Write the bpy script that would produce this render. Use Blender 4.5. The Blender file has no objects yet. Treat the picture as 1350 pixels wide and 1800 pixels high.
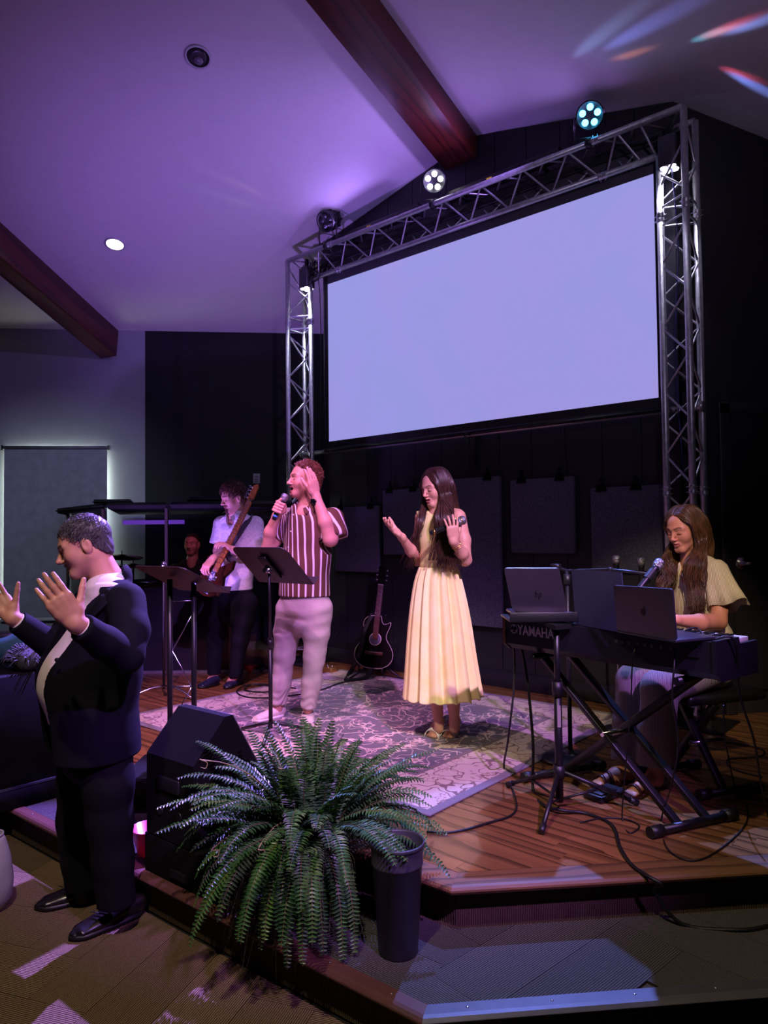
import bpy, bmesh, math, random
import numpy as np
from mathutils import Vector, Matrix, noise
SC = bpy.context.scene
COL = SC.collection
random.seed(7)
PI = math.pi
# ------------------------------------------------------------------ camera
F_PX, W_PX, H_PX = 1250.0, 1350, 1800
CAM_H, YAW, PITCH, ROLL = 1.64, math.radians(5.6), math.atan(40/1250), -0.011
cam = bpy.data.cameras.new('camera'); cam.sensor_fit = 'VERTICAL'; cam.sensor_height = 36.0
cam.lens = F_PX/H_PX*36.0; cam.clip_start = 0.05; cam.clip_end = 200
camo = bpy.data.objects.new('camera', cam); COL.objects.link(camo)
CM = Matrix.Translation((0, 0, CAM_H)) @ Matrix.Rotation(-YAW, 4, 'Z') @ Matrix.Rotation(PI/2+PITCH, 4, 'X') @ Matrix.Rotation(ROLL, 4, 'Z')
camo.matrix_world = CM
SC.camera = camo
CAM = Vector((0, 0, CAM_H)); CR = CM.to_3x3()
V = Vector
def ray(px, py): return CR @ V(((px-675)/F_PX, (900-py)/F_PX, -1.0))
def at(px, py, d): return CAM + ray(px, py)*d
def on_z(px, py, z):
    r = ray(px, py); return CAM + r*((z-CAM_H)/r.z)
def on_plane(px, py, p, nn):
    r = ray(px, py); return CAM + r*((p-CAM).dot(nn)/r.dot(nn))
_r = ray(-765, 956)
U = V((-_r.x, -_r.y, 0)).normalized()          # along the screen wall, to the right
N = V((U.y, -U.x, 0))                          # out of the screen wall, to the audience
X, Y, Z = V((1, 0, 0)), V((0, 1, 0)), V((0, 0, 1))
FW = V((math.sin(YAW), math.cos(YAW), 0)); RT = V((math.cos(YAW), -math.sin(YAW), 0))   # view axes on the ground
def S(s, m, z): return U*s + N*m + Z*z
def su(p): return p.dot(U)
STZ, ST1 = 0.34, 0.17                          # stage top, carpeted step
M_TR, M_WALL = -4.93, -5.23                    # truss front face, back wall
# ------------------------------------------------------------------ world, exposure
SC.view_settings.view_transform = 'Standard'; SC.view_settings.look = 'None'
SC.view_settings.exposure = 0.0; SC.view_settings.gamma = 1.0; SC.view_settings.use_curve_mapping = False
wd = bpy.data.worlds.new('world'); SC.world = wd; wd.use_nodes = True
wd.node_tree.nodes['Background'].inputs[0].default_value = (0.55, 0.62, 0.75, 1)
wd.node_tree.nodes['Background'].inputs[1].default_value = 0.006
# ------------------------------------------------------------------ lamps of the house rig and added fill spots
def aim(o, p, q):
    o.location = p; o.rotation_euler = (q-p).to_track_quat('-Z', 'Y').to_euler()
def spot(name, p, q, power, color, angle, blend=0.5, radius=0.05):
    l = bpy.data.lights.new(name, 'SPOT'); l.energy = power; l.color = color
    l.spot_size = math.radians(angle); l.spot_blend = blend; l.shadow_soft_size = radius
    o = bpy.data.objects.new(name, l); COL.objects.link(o); aim(o, p, q); return o
def area(name, p, q, power, color, sx, sy=None, spread=180):
    l = bpy.data.lights.new(name, 'AREA'); l.energy = power; l.color = color; l.shape = 'RECTANGLE'
    l.size = sx; l.size_y = sy or sx; l.spread = math.radians(spread)
    o = bpy.data.objects.new(name, l); COL.objects.link(o); aim(o, p, q); return o
STAGE_C = V((0.3, 4.7, 1.2))
WARM, COOL, MAG, VIO, BLUE = (1.0, 0.80, 0.58), (0.80, 0.86, 1.0), (0.90, 0.36, 1.0), (0.42, 0.24, 1.0), (0.22, 0.36, 1.0)
TM = M_TR                                                       # plane of the truss, TL/TR its corners along U
# front-of-house wash from the ceiling over the audience
spot('spot_magenta_front', V((-1.0, 1.9, 5.3)), V((-0.35, 5.2, 0.7)), 900, (0.95, 0.40, 0.92), 30, 0.5, 0.06)
spot('spot_warm_front', V((1.4, -1.0, 4.8)), V((0.85, 4.6, 1.0)), 1000, (1.0, 0.87, 0.70), 16, 0.5, 0.06)
spot('spot_violet_front', V((1.8, -1.0, 5.0)), V((0.0, 4.9, 0.2)), 2400, (0.56, 0.22, 1.0), 34, 0.6, 0.08)
spot('spot_piano_front', V((0.2, -1.2, 4.6)), V((2.0, 3.65, 1.45)), 900, (1.0, 0.76, 0.52), 15, 0.7, 0.06)
# warm recessed lamp over the aisle
spot('downlight_aisle', V((-0.7, 0.3, 5.4)), V((-0.6, 1.9, 0.0)), 560, (1.0, 0.80, 0.60), 70, 0.7, 0.06)
# lamp bars on the truss wash the ceiling
for s, e in ((-4.7, 2.5), (-3.4, 2.5), (-2.4, 1.5)):
    p = S(s, TM-0.02, 4.72); area('bar_wash', p, p+N*1.5+Z*0.55, e, (0.42, 0.24, 1.0), 0.7, 0.06)
spot('ceiling_fill', S(-2.5, TM+0.16, 4.62), V((-1.6, 7.6, 4.55)), 130, (0.40, 0.22, 1.0), 80, 1.0, 0.06)  # not a lamp bar: spot added to spread the violet evenly over the ceiling
spot('ceiling_low_fill', V((-1.75, 5.3, 0.55)), V((-0.5, 7.5, 4.6)), 330, (0.38, 0.18, 1.0), 84, 1.0, 0.06)  # added low spot without a fixture, lifts the violet on the ceiling
# round lamps throw beams out into the room
spot('par_beam_violet', S(-4.2, TM+0.12, 4.75), V((-1.7, 2.5, 0.0)), 8000, (0.30, 0.17, 1.0), 27, 0.25, 0.03)
spot('par_beam_blue', S(-2.35, TM+0.12, 4.75), V((0.9, 2.35, 0.0)), 1700, (0.18, 0.26, 1.0), 26, 0.25, 0.03)
# square lamps in the truss corners shine down the legs
spot('corner_beam', S(-5.43, TM-0.115, 4.20), S(-5.43, TM-0.10, 0.4), 100, (0.75, 0.78, 1.0), 50, 0.6, 0.03)
spot('corner_beam', S(-1.71, TM-0.115, 4.17), S(-1.71, TM-0.10, 0.4), 60, (0.75, 0.72, 1.0), 50, 0.6, 0.03)
# added spots stand in for reflections off the truss tubes: coloured ceiling streaks (cB: a point of the right-hand ceiling slope)
def cB(px, py):
    r = ray(px, py); t = (5.162+0.342*1.456-CAM_H)/(r.z+0.342*r.x); return CAM+r*t
for (a, b, c, e, w) in ((-2.45, cB(1140, 45), (0.2, 0.25, 1.0), 26, 9), (-2.5, cB(1060, 60), (0.25, 0.4, 0.9), 12, 10), (-2.3, cB(1110, 95), (1.0, 0.35, 0.15), 9, 6), (-1.62, cB(1275, 50), (1.0, 0.10, 0.14), 13, 8), (-1.66, cB(1250, 60), (0.1, 0.6, 0.9), 10, 7), (-1.55, cB(1300, 130), (1.0, 0.1, 0.2), 9, 7), (-1.5, cB(1325, 150), (0.2, 0.3, 1.0), 20, 9), (-1.5, cB(1330, 40), (0.25, 0.35, 1.0), 14, 10), (-5.2, V((-0.9, 6.6, 5.1)), (0.6, 0.35, 0.2), 5, 8), (-5.3, V((-0.8, 6.9, 4.9)), (0.3, 0.5, 0.5), 4, 7)):
    o = spot('streak_stand_in', S(a, TM+0.15, 4.45), b, e*0.8, c, w*2.2, 1.0, 0.02); o.scale = (0.42, 2.2, 1.0)
spot('window_wall_fill', V((-1.5, 1.0, 4.7)), V((-3.1, 9.2, 1.7)), 420, (0.70, 0.76, 1.0), 25, 0.9, 0.08)  # fill spot added to brighten the window wall and blind
spot('truss_fill', V((0.9, -1.2, 4.4)), S(-3.5, TM, 3.7), 170, (0.70, 0.60, 1.0), 52, 0.8, 0.1)  # weak wide fill added so the truss reads brighter
spot('drummer_fill', at(345, 905, 7.35), at(338, 985, 7.9), 4, (1.0, 0.25, 0.5), 60, 0.8, 0.03)  # reddish fill added on the drummer's face, no lamp modelled there
spot('rug_pink_fill', V((-1.3, 3.3, 5.5)), V((-0.75, 5.2, 0.34)), 620, (0.85, 0.34, 1.0), 34, 0.7, 0.06)  # extra fill added to brighten the left side of the rug

# ------------------------------------------------------------------ materials
def srgb(r, g, b):
    f = lambda c: (c/255/12.92) if c/255 <= 0.04045 else ((c/255+0.055)/1.055)**2.4
    return (f(r), f(g), f(b), 1.0)
class NT:
    """small wrapper round a material's nodes"""
    def __init__(s, name):
        s.m = bpy.data.materials.new(name); s.m.use_nodes = True
        s.t = s.m.node_tree; s.b = s.t.nodes['Principled BSDF']
    def n(s, typ, **kw):
        nd = s.t.nodes.new(typ)
        for k, v in kw.items(): setattr(nd, k, v)
        return nd
    def put(s, sock, v):
        if hasattr(v, 'is_output') or hasattr(v, 'links'): s.t.links.new(v, sock)
        elif v is not None: sock.default_value = v
    def math(s, op, a, b=None, c=None):
        nd = s.n('ShaderNodeMath', operation=op); s.put(nd.inputs[0], a)
        if b is not None: s.put(nd.inputs[1], b)
        if c is not None: s.put(nd.inputs[2], c)
        return nd.outputs[0]
    def vmath(s, op, a, b=None):
        nd = s.n('ShaderNodeVectorMath', operation=op); s.put(nd.inputs[0], a)
        if b is not None: s.put(nd.inputs[1], b)
        return nd.outputs[0]
    def coord(s, kind='Object', scale=(1, 1, 1), rot=(0, 0, 0), loc=(0, 0, 0)):
        tc = s.n('ShaderNodeTexCoord'); mp = s.n('ShaderNodeMapping')
        s.t.links.new(tc.outputs[kind], mp.inputs[0]); mp.inputs['Scale'].default_value = scale
        mp.inputs['Rotation'].default_value = rot; mp.inputs['Location'].default_value = loc
        return mp.outputs[0]
    def noise(s, vec, scale, detail=3, rough=0.55, dist=0.0):
        nd = s.n('ShaderNodeTexNoise'); s.put(nd.inputs['Vector'], vec); nd.inputs['Scale'].default_value = scale
        nd.inputs['Detail'].default_value = detail; nd.inputs['Roughness'].default_value = rough; nd.inputs['Distortion'].default_value = dist
        return nd.outputs['Fac'], nd.outputs['Color']
    def voro(s, vec, scale, feature='F1', rnd=1.0):
        nd = s.n('ShaderNodeTexVoronoi', feature=feature); s.put(nd.inputs['Vector'], vec); nd.inputs['Scale'].default_value = scale
        nd.inputs['Randomness'].default_value = rnd
        return nd
    def wave(s, vec, scale, dist=0, det=2, dscale=1, axis='X', prof='SIN'):
        nd = s.n('ShaderNodeTexWave', bands_direction=axis, wave_profile=prof); s.put(nd.inputs['Vector'], vec)
        nd.inputs['Scale'].default_value = scale; nd.inputs['Distortion'].default_value = dist
        nd.inputs['Detail'].default_value = det; nd.inputs['Detail Scale'].default_value = dscale
        return nd.outputs['Fac']
    def ramp(s, fac, stops, mode='LINEAR'):
        nd = s.n('ShaderNodeValToRGB'); cr = nd.color_ramp; cr.interpolation = mode; s.put(nd.inputs[0], fac)
        while len(cr.elements) < len(stops): cr.elements.new(0.5)
        for e, (p, c) in zip(cr.elements, stops): e.position = p; e.color = c if len(c) == 4 else (*c, 1)
        return nd.outputs[0]
    def mix(s, f, a, b, mode='MIX'):
        nd = s.n('ShaderNodeMix', data_type='RGBA', blend_type=mode); s.put(nd.inputs[0], f); s.put(nd.inputs[6], a); s.put(nd.inputs[7], b)
        return nd.outputs[2]
    def bump(s, h, strength=0.3, dist=0.005):
        nd = s.n('ShaderNodeBump'); s.put(nd.inputs['Height'], h); nd.inputs['Strength'].default_value = strength
        nd.inputs['Distance'].default_value = dist; s.t.links.new(nd.outputs[0], s.b.inputs['Normal'])
    def set(s, base=None, rough=None, metal=None, spec=None, emit=None, estr=None, alpha=None, trans=None, ior=None, sheen=None, coat=None, sss=None):
        i = s.b.inputs
        for k, v in (('Base Color', base), ('Roughness', rough), ('Metallic', metal), ('Specular IOR Level', spec), ('Emission Color', emit),
                     ('Emission Strength', estr), ('Alpha', alpha), ('Transmission Weight', trans), ('IOR', ior), ('Sheen Weight', sheen),
                     ('Coat Weight', coat), ('Subsurface Weight', sss)):
            if v is not None: s.put(i[k], v)
        return s.m
MATS = {}
def mat(name, rgb, rough=0.5, metal=0.0, spec=0.5, var=0.12, vscale=9.0, bump=0.0, bscale=180.0, bdist=0.002, sheen=None, coat=None):
    """plain surface: colour with mild mottling and an optional fine relief"""
    if name in MATS: return MATS[name]
    k = NT(name); c = k.coord()
    f, _ = k.noise(c, vscale, 4)
    b = srgb(*rgb)
    dk = tuple(x*(1-var) for x in b[:3])+(1,); lt = tuple(min(1, x*(1+var)) for x in b[:3])+(1,)
    base = k.ramp(f, [(0.3, dk), (0.7, lt)])
    if bump:
        g, _ = k.noise(c, bscale, 2); k.bump(g, bump, bdist)
    MATS[name] = k.set(base=base, rough=rough, metal=metal, spec=spec, sheen=sheen, coat=coat); return MATS[name]
def glow(name, rgb, strength):
    if name in MATS: return MATS[name]
    k = NT(name); MATS[name] = k.set(base=(0.02, 0.02, 0.02, 1), emit=srgb(*rgb), estr=strength, rough=0.4); return MATS[name]
# ------------------------------------------------------------------ objects
def tag(o, label=None, cat=None, group=None, kind=None):
    if label: o['label'] = label
    if cat: o['category'] = cat
    if group: o['group'] = group
    if kind: o['kind'] = kind
    return o
def empty(name, loc=(0, 0, 0), rz=0.0):
    o = bpy.data.objects.new(name, None); o.empty_display_size = 0.1; COL.objects.link(o)
    o.location = loc; o.rotation_euler = (0, 0, rz); return o
def link(name, me, parent=None, m=None):
    o = bpy.data.objects.new(name, me); COL.objects.link(o)
    if m is not None and not me.materials: me.materials.append(m)
    if parent is not None: o.parent = parent
    return o
def mworld(o):
    m = o.matrix_basis.copy()
    while o.parent: o = o.parent; m = o.matrix_basis @ m
    return m
class MB:
    """collects shapes in world coordinates, then links them as one mesh object"""
    def __init__(s): s.v = []; s.f = []; s.sm = []; s.mi = []; s.cm = 0
    def add(s, vs, fs, smooth=False):
        o = len(s.v); s.v += [tuple(p) for p in vs]; s.f += [tuple(i+o for i in f) for f in fs]
        s.sm += [smooth]*len(fs); s.mi += [s.cm]*len(fs); return s
    def box(s, c, size, ax=None, bev=0.0):
        ax = ax or (X, Y, Z); c = V(c); h = [a*(d/2) for a, d in zip(ax, size)]
        if bev <= 0:
            vs = [c+h[0]*i+h[1]*j+h[2]*k for i in (-1, 1) for j in (-1, 1) for k in (-1, 1)]
            return s.add(vs, [(0, 1, 3, 2), (4, 6, 7, 5), (0, 4, 5, 1), (2, 3, 7, 6), (0, 2, 6, 4), (1, 5, 7, 3)])
        bm = bmesh.new(); bmesh.ops.create_cube(bm, size=1.0)
        for v in bm.verts: v.co = V((v.co.x*size[0], v.co.y*size[1], v.co.z*size[2]))
        bmesh.ops.bevel(bm, geom=bm.edges[:], offset=min(bev, 0.49*min(size)), segments=2, affect='EDGES', profile=0.5)
        R = Matrix((ax[0], ax[1], ax[2])).transposed()
        s.add([c+R @ v.co for v in bm.verts], [[v.index for v in f.verts] for f in bm.faces], True); bm.free(); return s
    def tube(s, pts, r, n=8, cap=True, smooth=True, flat=1.0, fdir=None):
        pts = [V(p) for p in pts]; rs = r if isinstance(r, (list, tuple)) else [r]*len(pts)
        vs = []; fs = []; prev = None
        for i, p in enumerate(pts):
            t = (pts[min(i+1, len(pts)-1)]-pts[max(i-1, 0)])
            t = t.normalized() if t.length > 1e-9 else Z
            if fdir is not None: a = V(fdir)
            elif prev is None: a = (Z if abs(t.z) < 0.9 else X)
            else: a = prev
            a = (a-t*a.dot(t))
            if a.length < 1e-6: a = (X if abs(t.x) < 0.9 else Y); a = a-t*a.dot(t)
            a.normalize(); b = t.cross(a); prev = a
            for k in range(n):
                th = 2*PI*(k+0.5)/n; vs.append(p+a*(math.cos(th)*rs[i]*flat)+b*(math.sin(th)*rs[i]))
        for i in range(len(pts)-1):
            for k in range(n):
                fs.append((i*n+k, i*n+(k+1) % n, (i+1)*n+(k+1) % n, (i+1)*n+k))
        s.add(vs, fs, smooth)
        if cap:
            o = len(s.v)-len(vs)
            s.f += [tuple(o+k for k in range(n-1, -1, -1)), tuple(o+(len(pts)-1)*n+k for k in range(n))]; s.sm += [False]*2; s.mi += [s.cm]*2
        return s
    def lathe(s, prof, c=(0, 0, 0), n=24, ax=None, smooth=True, closed=False, sx=1.0, sy=1.0):
        ax = ax or (X, Y, Z); c = V(c); vs = []; fs = []
        for (r, h) in prof:
            for k in range(n):
                th = 2*PI*k/n; vs.append(c+ax[0]*(r*sx*math.cos(th))+ax[1]*(r*sy*math.sin(th))+ax[2]*h)
        m = len(prof)
        for i in range(m-1 if not closed else m):
            j = (i+1) % m
            for k in range(n): fs.append((i*n+k, i*n+(k+1) % n, j*n+(k+1) % n, j*n+k))
        s.add(vs, fs, smooth)
        if not closed:
            o = len(s.v)-len(vs)
            for i, rev in ((0, True), (m-1, False)):
                if prof[i][0] > 1e-6:
                    loop = [o+i*n+k for k in range(n)]; s.f.append(tuple(loop[::-1] if rev else loop)); s.sm.append(False); s.mi.append(s.cm)
        return s
    def prism(s, poly, ext, smooth=False):
        """poly: 3D points; extruded by the vector ext"""
        poly = [V(p) for p in poly]; n = len(poly); ext = V(ext)
        vs = poly+[p+ext for p in poly]
        fs = [tuple(range(n-1, -1, -1)), tuple(range(n, 2*n))]+[(i, (i+1) % n, n+(i+1) % n, n+i) for i in range(n)]
        return s.add(vs, fs, smooth)
    def ball(s, c, r, n=12, ax=None, scale=(1, 1, 1)):
        ax = ax or (X, Y, Z); m = max(5, n//2); ps = []
        for i in range(m+1):
            th = PI*i/m; ps.append((max(1e-5, math.sin(th)*r), -math.cos(th)*r))
        return s.lathe(ps, c, n, (ax[0]*scale[0], ax[1]*scale[1], ax[2]*scale[2]))
    def quad(s, a, b, c, d): return s.add([a, b, c, d], [(0, 1, 2, 3)])
    def build(s, name, m=None, parent=None, fix=True):
        me = bpy.data.meshes.new(name); inv = mworld(parent).inverted() if parent is not None else Matrix()
        me.from_pydata([tuple(inv @ V(p)) for p in s.v], [], s.f)
        me.polygons.foreach_set('use_smooth', s.sm)
        for x in (m if isinstance(m, (list, tuple)) else [m]):
            if x is not None: me.materials.append(x)
        if any(s.mi): me.polygons.foreach_set('material_index', s.mi)
        if fix:
            bm = bmesh.new(); bm.from_mesh(me); bmesh.ops.recalc_face_normals(bm, faces=bm.faces); bm.to_mesh(me); bm.free()
        me.update(); return link(name, me, parent)
def copy_tree(o, parent=None):
    c = o.copy(); COL.objects.link(c); c.parent = parent
    for ch in list(o.children): copy_tree(ch, c)
    return c
def bez(p0, p1, p2, p3, n=12):
    return [((1-t)**3)*V(p0)+3*((1-t)**2)*t*V(p1)+3*(1-t)*t*t*V(p2)+(t**3)*V(p3) for t in [i/n for i in range(n+1)]]
def smooth_path(pts, n=6):
    pts = [V(p) for p in pts]; out = []
    for i in range(len(pts)-1):
        a, b = pts[max(i-1, 0)], pts[i]; c, d = pts[i+1], pts[min(i+2, len(pts)-1)]
        for k in range(n):
            t = k/n; out.append(0.5*((2*b)+(c-a)*t+(2*a-5*b+4*c-d)*t*t+(3*b-a-3*c+d)*t**3))
    return out+[pts[-1]]
# ------------------------------------------------------------------ the room shell
M = {}
def wood_mat(name, dark, light, grain, rough=0.35, rnd=True, sc=(1, 1, 1), coat=0.0, axis='Y', wsc=5.0):
    k = NT(name); tc = k.n('ShaderNodeTexCoord'); oi = k.n('ShaderNodeObjectInfo')
    off = k.vmath('SCALE', oi.outputs['Random']); off.node.inputs[3].default_value = 37.0
    cb = k.n('ShaderNodeCombineXYZ'); r37 = k.math('MULTIPLY', oi.outputs['Random'], 37.0)
    for i in range(3): k.put(cb.inputs[i], r37 if rnd else 0.0)
    p = k.vmath('ADD', tc.outputs['Object'], cb.outputs[0])
    mp = k.n('ShaderNodeMapping'); k.put(mp.inputs[0], p); mp.inputs['Scale'].default_value = sc
    big, _ = k.noise(mp.outputs[0], 1.6, 3, 0.5)
    w = k.wave(mp.outputs[0], wsc, 9.0, 3, 1.4, axis, 'SAW')
    fine, _ = k.noise(mp.outputs[0], 28.0, 5, 0.7)
    base = k.ramp(k.math('ADD', k.math('MULTIPLY', big, 0.6), k.math('MULTIPLY', fine, 0.4)), [(0.3, srgb(*dark)), (0.7, srgb(*light))])
    base = k.mix(k.ramp(w, [(0.55, (0, 0, 0)), (0.97, (0.8, 0.8, 0.8))]), base, srgb(*grain))
    if rnd: base = k.mix(k.math('MULTIPLY', oi.outputs['Random'], 0.45), base, srgb(*[c*0.55 for c in light]))
    k.bump(k.math('ADD', k.math('MULTIPLY', w, 0.6), fine), 0.12, 0.002)
    MATS[name] = k.set(base=base, rough=rough, coat=coat); return MATS[name]
def carpet_mat(name, a, b, stripe=80.0):
    k = NT(name); c = k.coord(); f, _ = k.noise(c, 3.0, 3); g, _ = k.noise(c, 260.0, 2)
    w = k.wave(c, stripe, 1.2, 2, 3.0, 'X')
    base = k.ramp(k.math('ADD', k.math('MULTIPLY', w, 0.55), k.math('MULTIPLY', g, 0.45)), [(0.25, srgb(*a)), (0.75, srgb(*b))])
    oi = k.n('ShaderNodeObjectInfo')
    base = k.mix(k.math('MULTIPLY', oi.outputs['Random'], 0.35), base, srgb(*[x*0.6 for x in a]))
    k.bump(k.math('ADD', w, k.math('MULTIPLY', g, 0.8)), 0.7, 0.004)
    MATS[name] = k.set(base=base, rough=0.95, spec=0.1); return MATS[name]
M['ceil'] = mat('ceiling_paint', (226, 222, 220), 0.75, var=0.02, bump=0.08, bscale=300)
M['wallg'] = mat('grey_wall_paint', (168, 172, 180), 0.8, var=0.02, bump=0.05, bscale=300)
M['navy'] = mat('navy_wall_paint', (13, 14, 28), 0.6, var=0.06, bump=0.06, bscale=250)
M['black_wall'] = mat('black_panel_paint', (29, 26, 32), 0.55, var=0.08, bump=0.06, bscale=250)
M['dark'] = mat('dark_filler', (12, 11, 12), 0.9)
M['beam'] = wood_mat('beam_wood', (74, 28, 20), (104, 42, 28), (50, 20, 14), 0.36, False, (0.35, 3, 3), axis='Y', wsc=1.1)
M['oak'] = wood_mat('oak_plank', (116, 78, 44), (150, 106, 62), (40, 24, 14), 0.22, True, (1.2, 9, 9), axis='Y', wsc=0.42)
M['nosing'] = wood_mat('oak_nosing', (108, 72, 42), (142, 100, 58), (40, 24, 14), 0.55, True, (1.2, 9, 9), axis='Y', wsc=0.45)
M['carpet'] = carpet_mat('carpet_plank', (62, 50, 36), (150, 128, 98), 38.0)
M['carpet_step'] = carpet_mat('carpet_step', (52, 50, 50), (104, 100, 98), 38.0)
M['carpet_riser'] = carpet_mat('carpet_riser', (58, 48, 36), (112, 96, 74), 45.0)
P2 = V((1.456, 6.069, 5.162)); SA, SB = 0.30, 0.342
def zA(y): return P2.z-SA*(y-P2.y)
def zB(x): return P2.z-SB*(x-P2.x)
def zC(p): return min(zA(p.y), zB(p.x))
# far wall with the window: where the ceiling plane meets the sight line of its top edge
_r = ray(400, 584); _t = (zA(0)-CAM_H)/(_r.z+SA*_r.y); YW = (CAM+_r*_t).y
XR, XL, YB, YD = 5.6, -6.4, -3.2, 4.84
def hip(y): return V((P2.x+(y-P2.y)*SA/SB, y, zA(y)))
hN = hip(YB); hF = hip(YW)
XL = min(XL, hN.x)
cl = MB()
pA = [hN, hF, V((XL, YW, zA(YW))), V((XL, YB, zA(YB)))]
pB = [hN, hF, V((XR, YW, zB(XR))), V((XR, YB, zB(XR)))]
cl.prism(pA, Z*0.12); cl.prism(pB, Z*0.12)
tag(cl.build('ceiling', M['ceil']), kind='structure')
tag(MB().box((0.0, 3, -0.06), (13.2, 13.4, 0.10)).build('floor', M['dark']), kind='structure')
floor_o = bpy.data.objects['floor']
# window wall, with an opening behind the roller blind
w0 = on_plane(14, 800, V((0, YW, 0)), Y); w1 = on_plane(186, 1082, V((0, YW, 0)), Y)
dk = on_plane(255, 700, V((0, YW, 0)), Y).x
mb = MB(); T = 0.16
def wbox(m, x0, x1, z0, z1, y=YW): m.box(((x0+x1)/2, y+T/2, (z0+z1)/2), (x1-x0, T, z1-z0))
zt = zA(YW)+0.1
wbox(mb, XL, w0.x, 0, zt); wbox(mb, w1.x, dk, 0, zt); wbox(mb, w0.x, w1.x, w0.z, zt); wbox(mb, w0.x, w1.x, 0, w1.z)
tag(mb.build('wall_far', M['wallg']), kind='structure')
mb = MB(); wbox(mb, dk, XR, 0, zt); tag(mb.build('wall_far_dark', M['navy']), kind='structure')
win = tag(MB().box(((w0.x+w1.x)/2, YW+0.13, (w0.z+w1.z)/2), (w1.x-w0.x, 0.012, w0.z-w1.z)).build('window_1', glow('daylit_pane', (232, 242, 212), 34.0)), kind='structure')
mb = MB(); fr = 0.05
for (x0, x1, z0, z1) in ((w0.x, w0.x+fr, w1.z, w0.z), (w1.x-fr, w1.x, w1.z, w0.z), (w0.x, w1.x, w0.z-fr, w0.z), (w0.x, w1.x, w1.z, w1.z+fr)):
    mb.box(((x0+x1)/2, YW+0.09, (z0+z1)/2), (x1-x0, 0.05, z1-z0))
mb.build('window_frame', mat('white_frame', (220, 222, 220), 0.5), win)
mb = MB().box(((w0.x+w1.x)/2, YW-0.03, w1.z-0.02), (w1.x-w0.x+0.1, 0.1, 0.035), bev=0.006)
mb.build('window_sill', mat('white_frame', (220, 222, 220), 0.5), win)
# black angled wall behind the stage
sL = su(on_plane(571, 700, S(0, M_WALL, 0), N)); pL = S(sL, M_WALL, 0)
sR = (YD-N.y*M_WALL)/U.y; pR = S(sR, M_WALL, 0); sM = su(V((P2.x, P2.y, 0)))
def up(p): return V((p.x, p.y, zC(p)+0.04))
mb = MB(); pm = S(sM, M_WALL, 0)
poly = [pL, pR, up(pR), up(pm), up(pL)]
mb.prism(poly, -N*0.1)
mb.prism([pL-N*0.10, pL-N*2.6, up(pL-N*2.6), up(pL-N*0.1)], U*0.1)
wall_b = tag(mb.build('wall_stage', M['black_wall']), kind='structure')
# the wall is faced with vertical boards: raised, with recessed joints
bw = 0.305; nb = int((sR-sL)/bw)
for i in range(nb+1):
    s0 = sL+i*bw; s1 = min(s0+bw-0.007, sR-0.004)
    if s1-s0 < 0.03: continue
    a, b = S(s0, M_WALL, STZ), S(s1, M_WALL, STZ)
    zt0, zt1 = zC(a)-0.004, zC(b)-0.004
    top = [V((b.x, b.y, zt1)), V((a.x, a.y, zt0))]
    MB().prism([a, b]+top, N*0.010).build('panel', M['black_wall'], wall_b)
mb = MB().box(S((sL+sR)/2, M_WALL+0.018, STZ+0.07), (sR-sL, 0.016, 0.14), (U, N, Z), bev=0.004)
tag(mb.build('baseboard_stage', mat('dark_baseboard', (32, 29, 38), 0.35)), kind='structure')
# door wall, facing the room, with a flush door
mb = MB(); pd = [V((pR.x, YD, 0)), V((XR, YD, 0)), V((XR, YD, zB(XR)+0.04)), V((pR.x, YD, zB(pR.x)+0.04))]
mb.prism(pd, Y*0.1); tag(mb.build('wall_door', M['black_wall']), kind='structure')
d0 = on_plane(1262, 900, V((0, YD, 0)), Y).x; dt = on_plane(1300, 709, V((0, YD, 0)), Y).z
doorm = mat('dark_door_paint', (32, 29, 36), 0.45, var=0.06)
dr = tag(MB().box((d0+0.57, YD-0.02, (STZ+dt-0.06)/2+0.17), (0.96, 0.035, dt-0.07-STZ)).build('door_1', doorm), kind='structure')
fm = MB()
fm.box((d0+0.045, YD-0.02, (STZ+dt)/2), (0.085, 0.05, dt-STZ), bev=0.008); fm.box((d0+1.10, YD-0.02, (STZ+dt)/2), (0.085, 0.05, dt-STZ), bev=0.008)
fm.box((d0+0.57, YD-0.02, dt-0.04), (1.14, 0.05, 0.085), bev=0.008); fm.build('door_frame', doorm, dr)
hk = on_plane(1303, 990, V((0, YD-0.04, 0)), Y); chrome = mat('brushed_chrome', (205, 205, 210), 0.22, 1.0, var=0.04)
hb = MB().lathe([(0.045, 0), (0.045, 0.006), (0.036, 0.012), (0.016, 0.016), (0.014, 0.05)], hk, 24, (X, Z, -Y)).build('door_handle', chrome, dr)
MB().tube([hk-Y*0.05, hk-Y*0.055+X*0.03, hk-Y*0.05+X*0.12], [0.011, 0.012, 0.008], 10).build('lever', chrome, hb)
mb = MB().box(((d0+1.2+XR)/2, YD-0.012, STZ+0.05), (XR-d0-1.2, 0.016, 0.1)); mb.box(((pR.x+d0)/2, YD-0.012, STZ+0.05), (d0-pR.x, 0.016, 0.1))
tag(mb.build('baseboard_door', mat('dark_baseboard', (32, 29, 38), 0.35)), kind='structure')
# walls out of the frame close the room
mb = MB().box((XR+0.08, 3, 2.2), (0.16, 13, 4.6)); tag(mb.build('wall_right', M['navy']), kind='structure')
mb = MB().box((XL-0.08, 3, 4.0), (0.16, 13, 8.6)); tag(mb.build('wall_left', M['navy']), kind='structure')
mb = MB().box((-0.4, YB-0.08, 4.2), (12.6, 0.16, 9.0)); tag(mb.build('wall_back', M['navy']), kind='structure')
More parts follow.
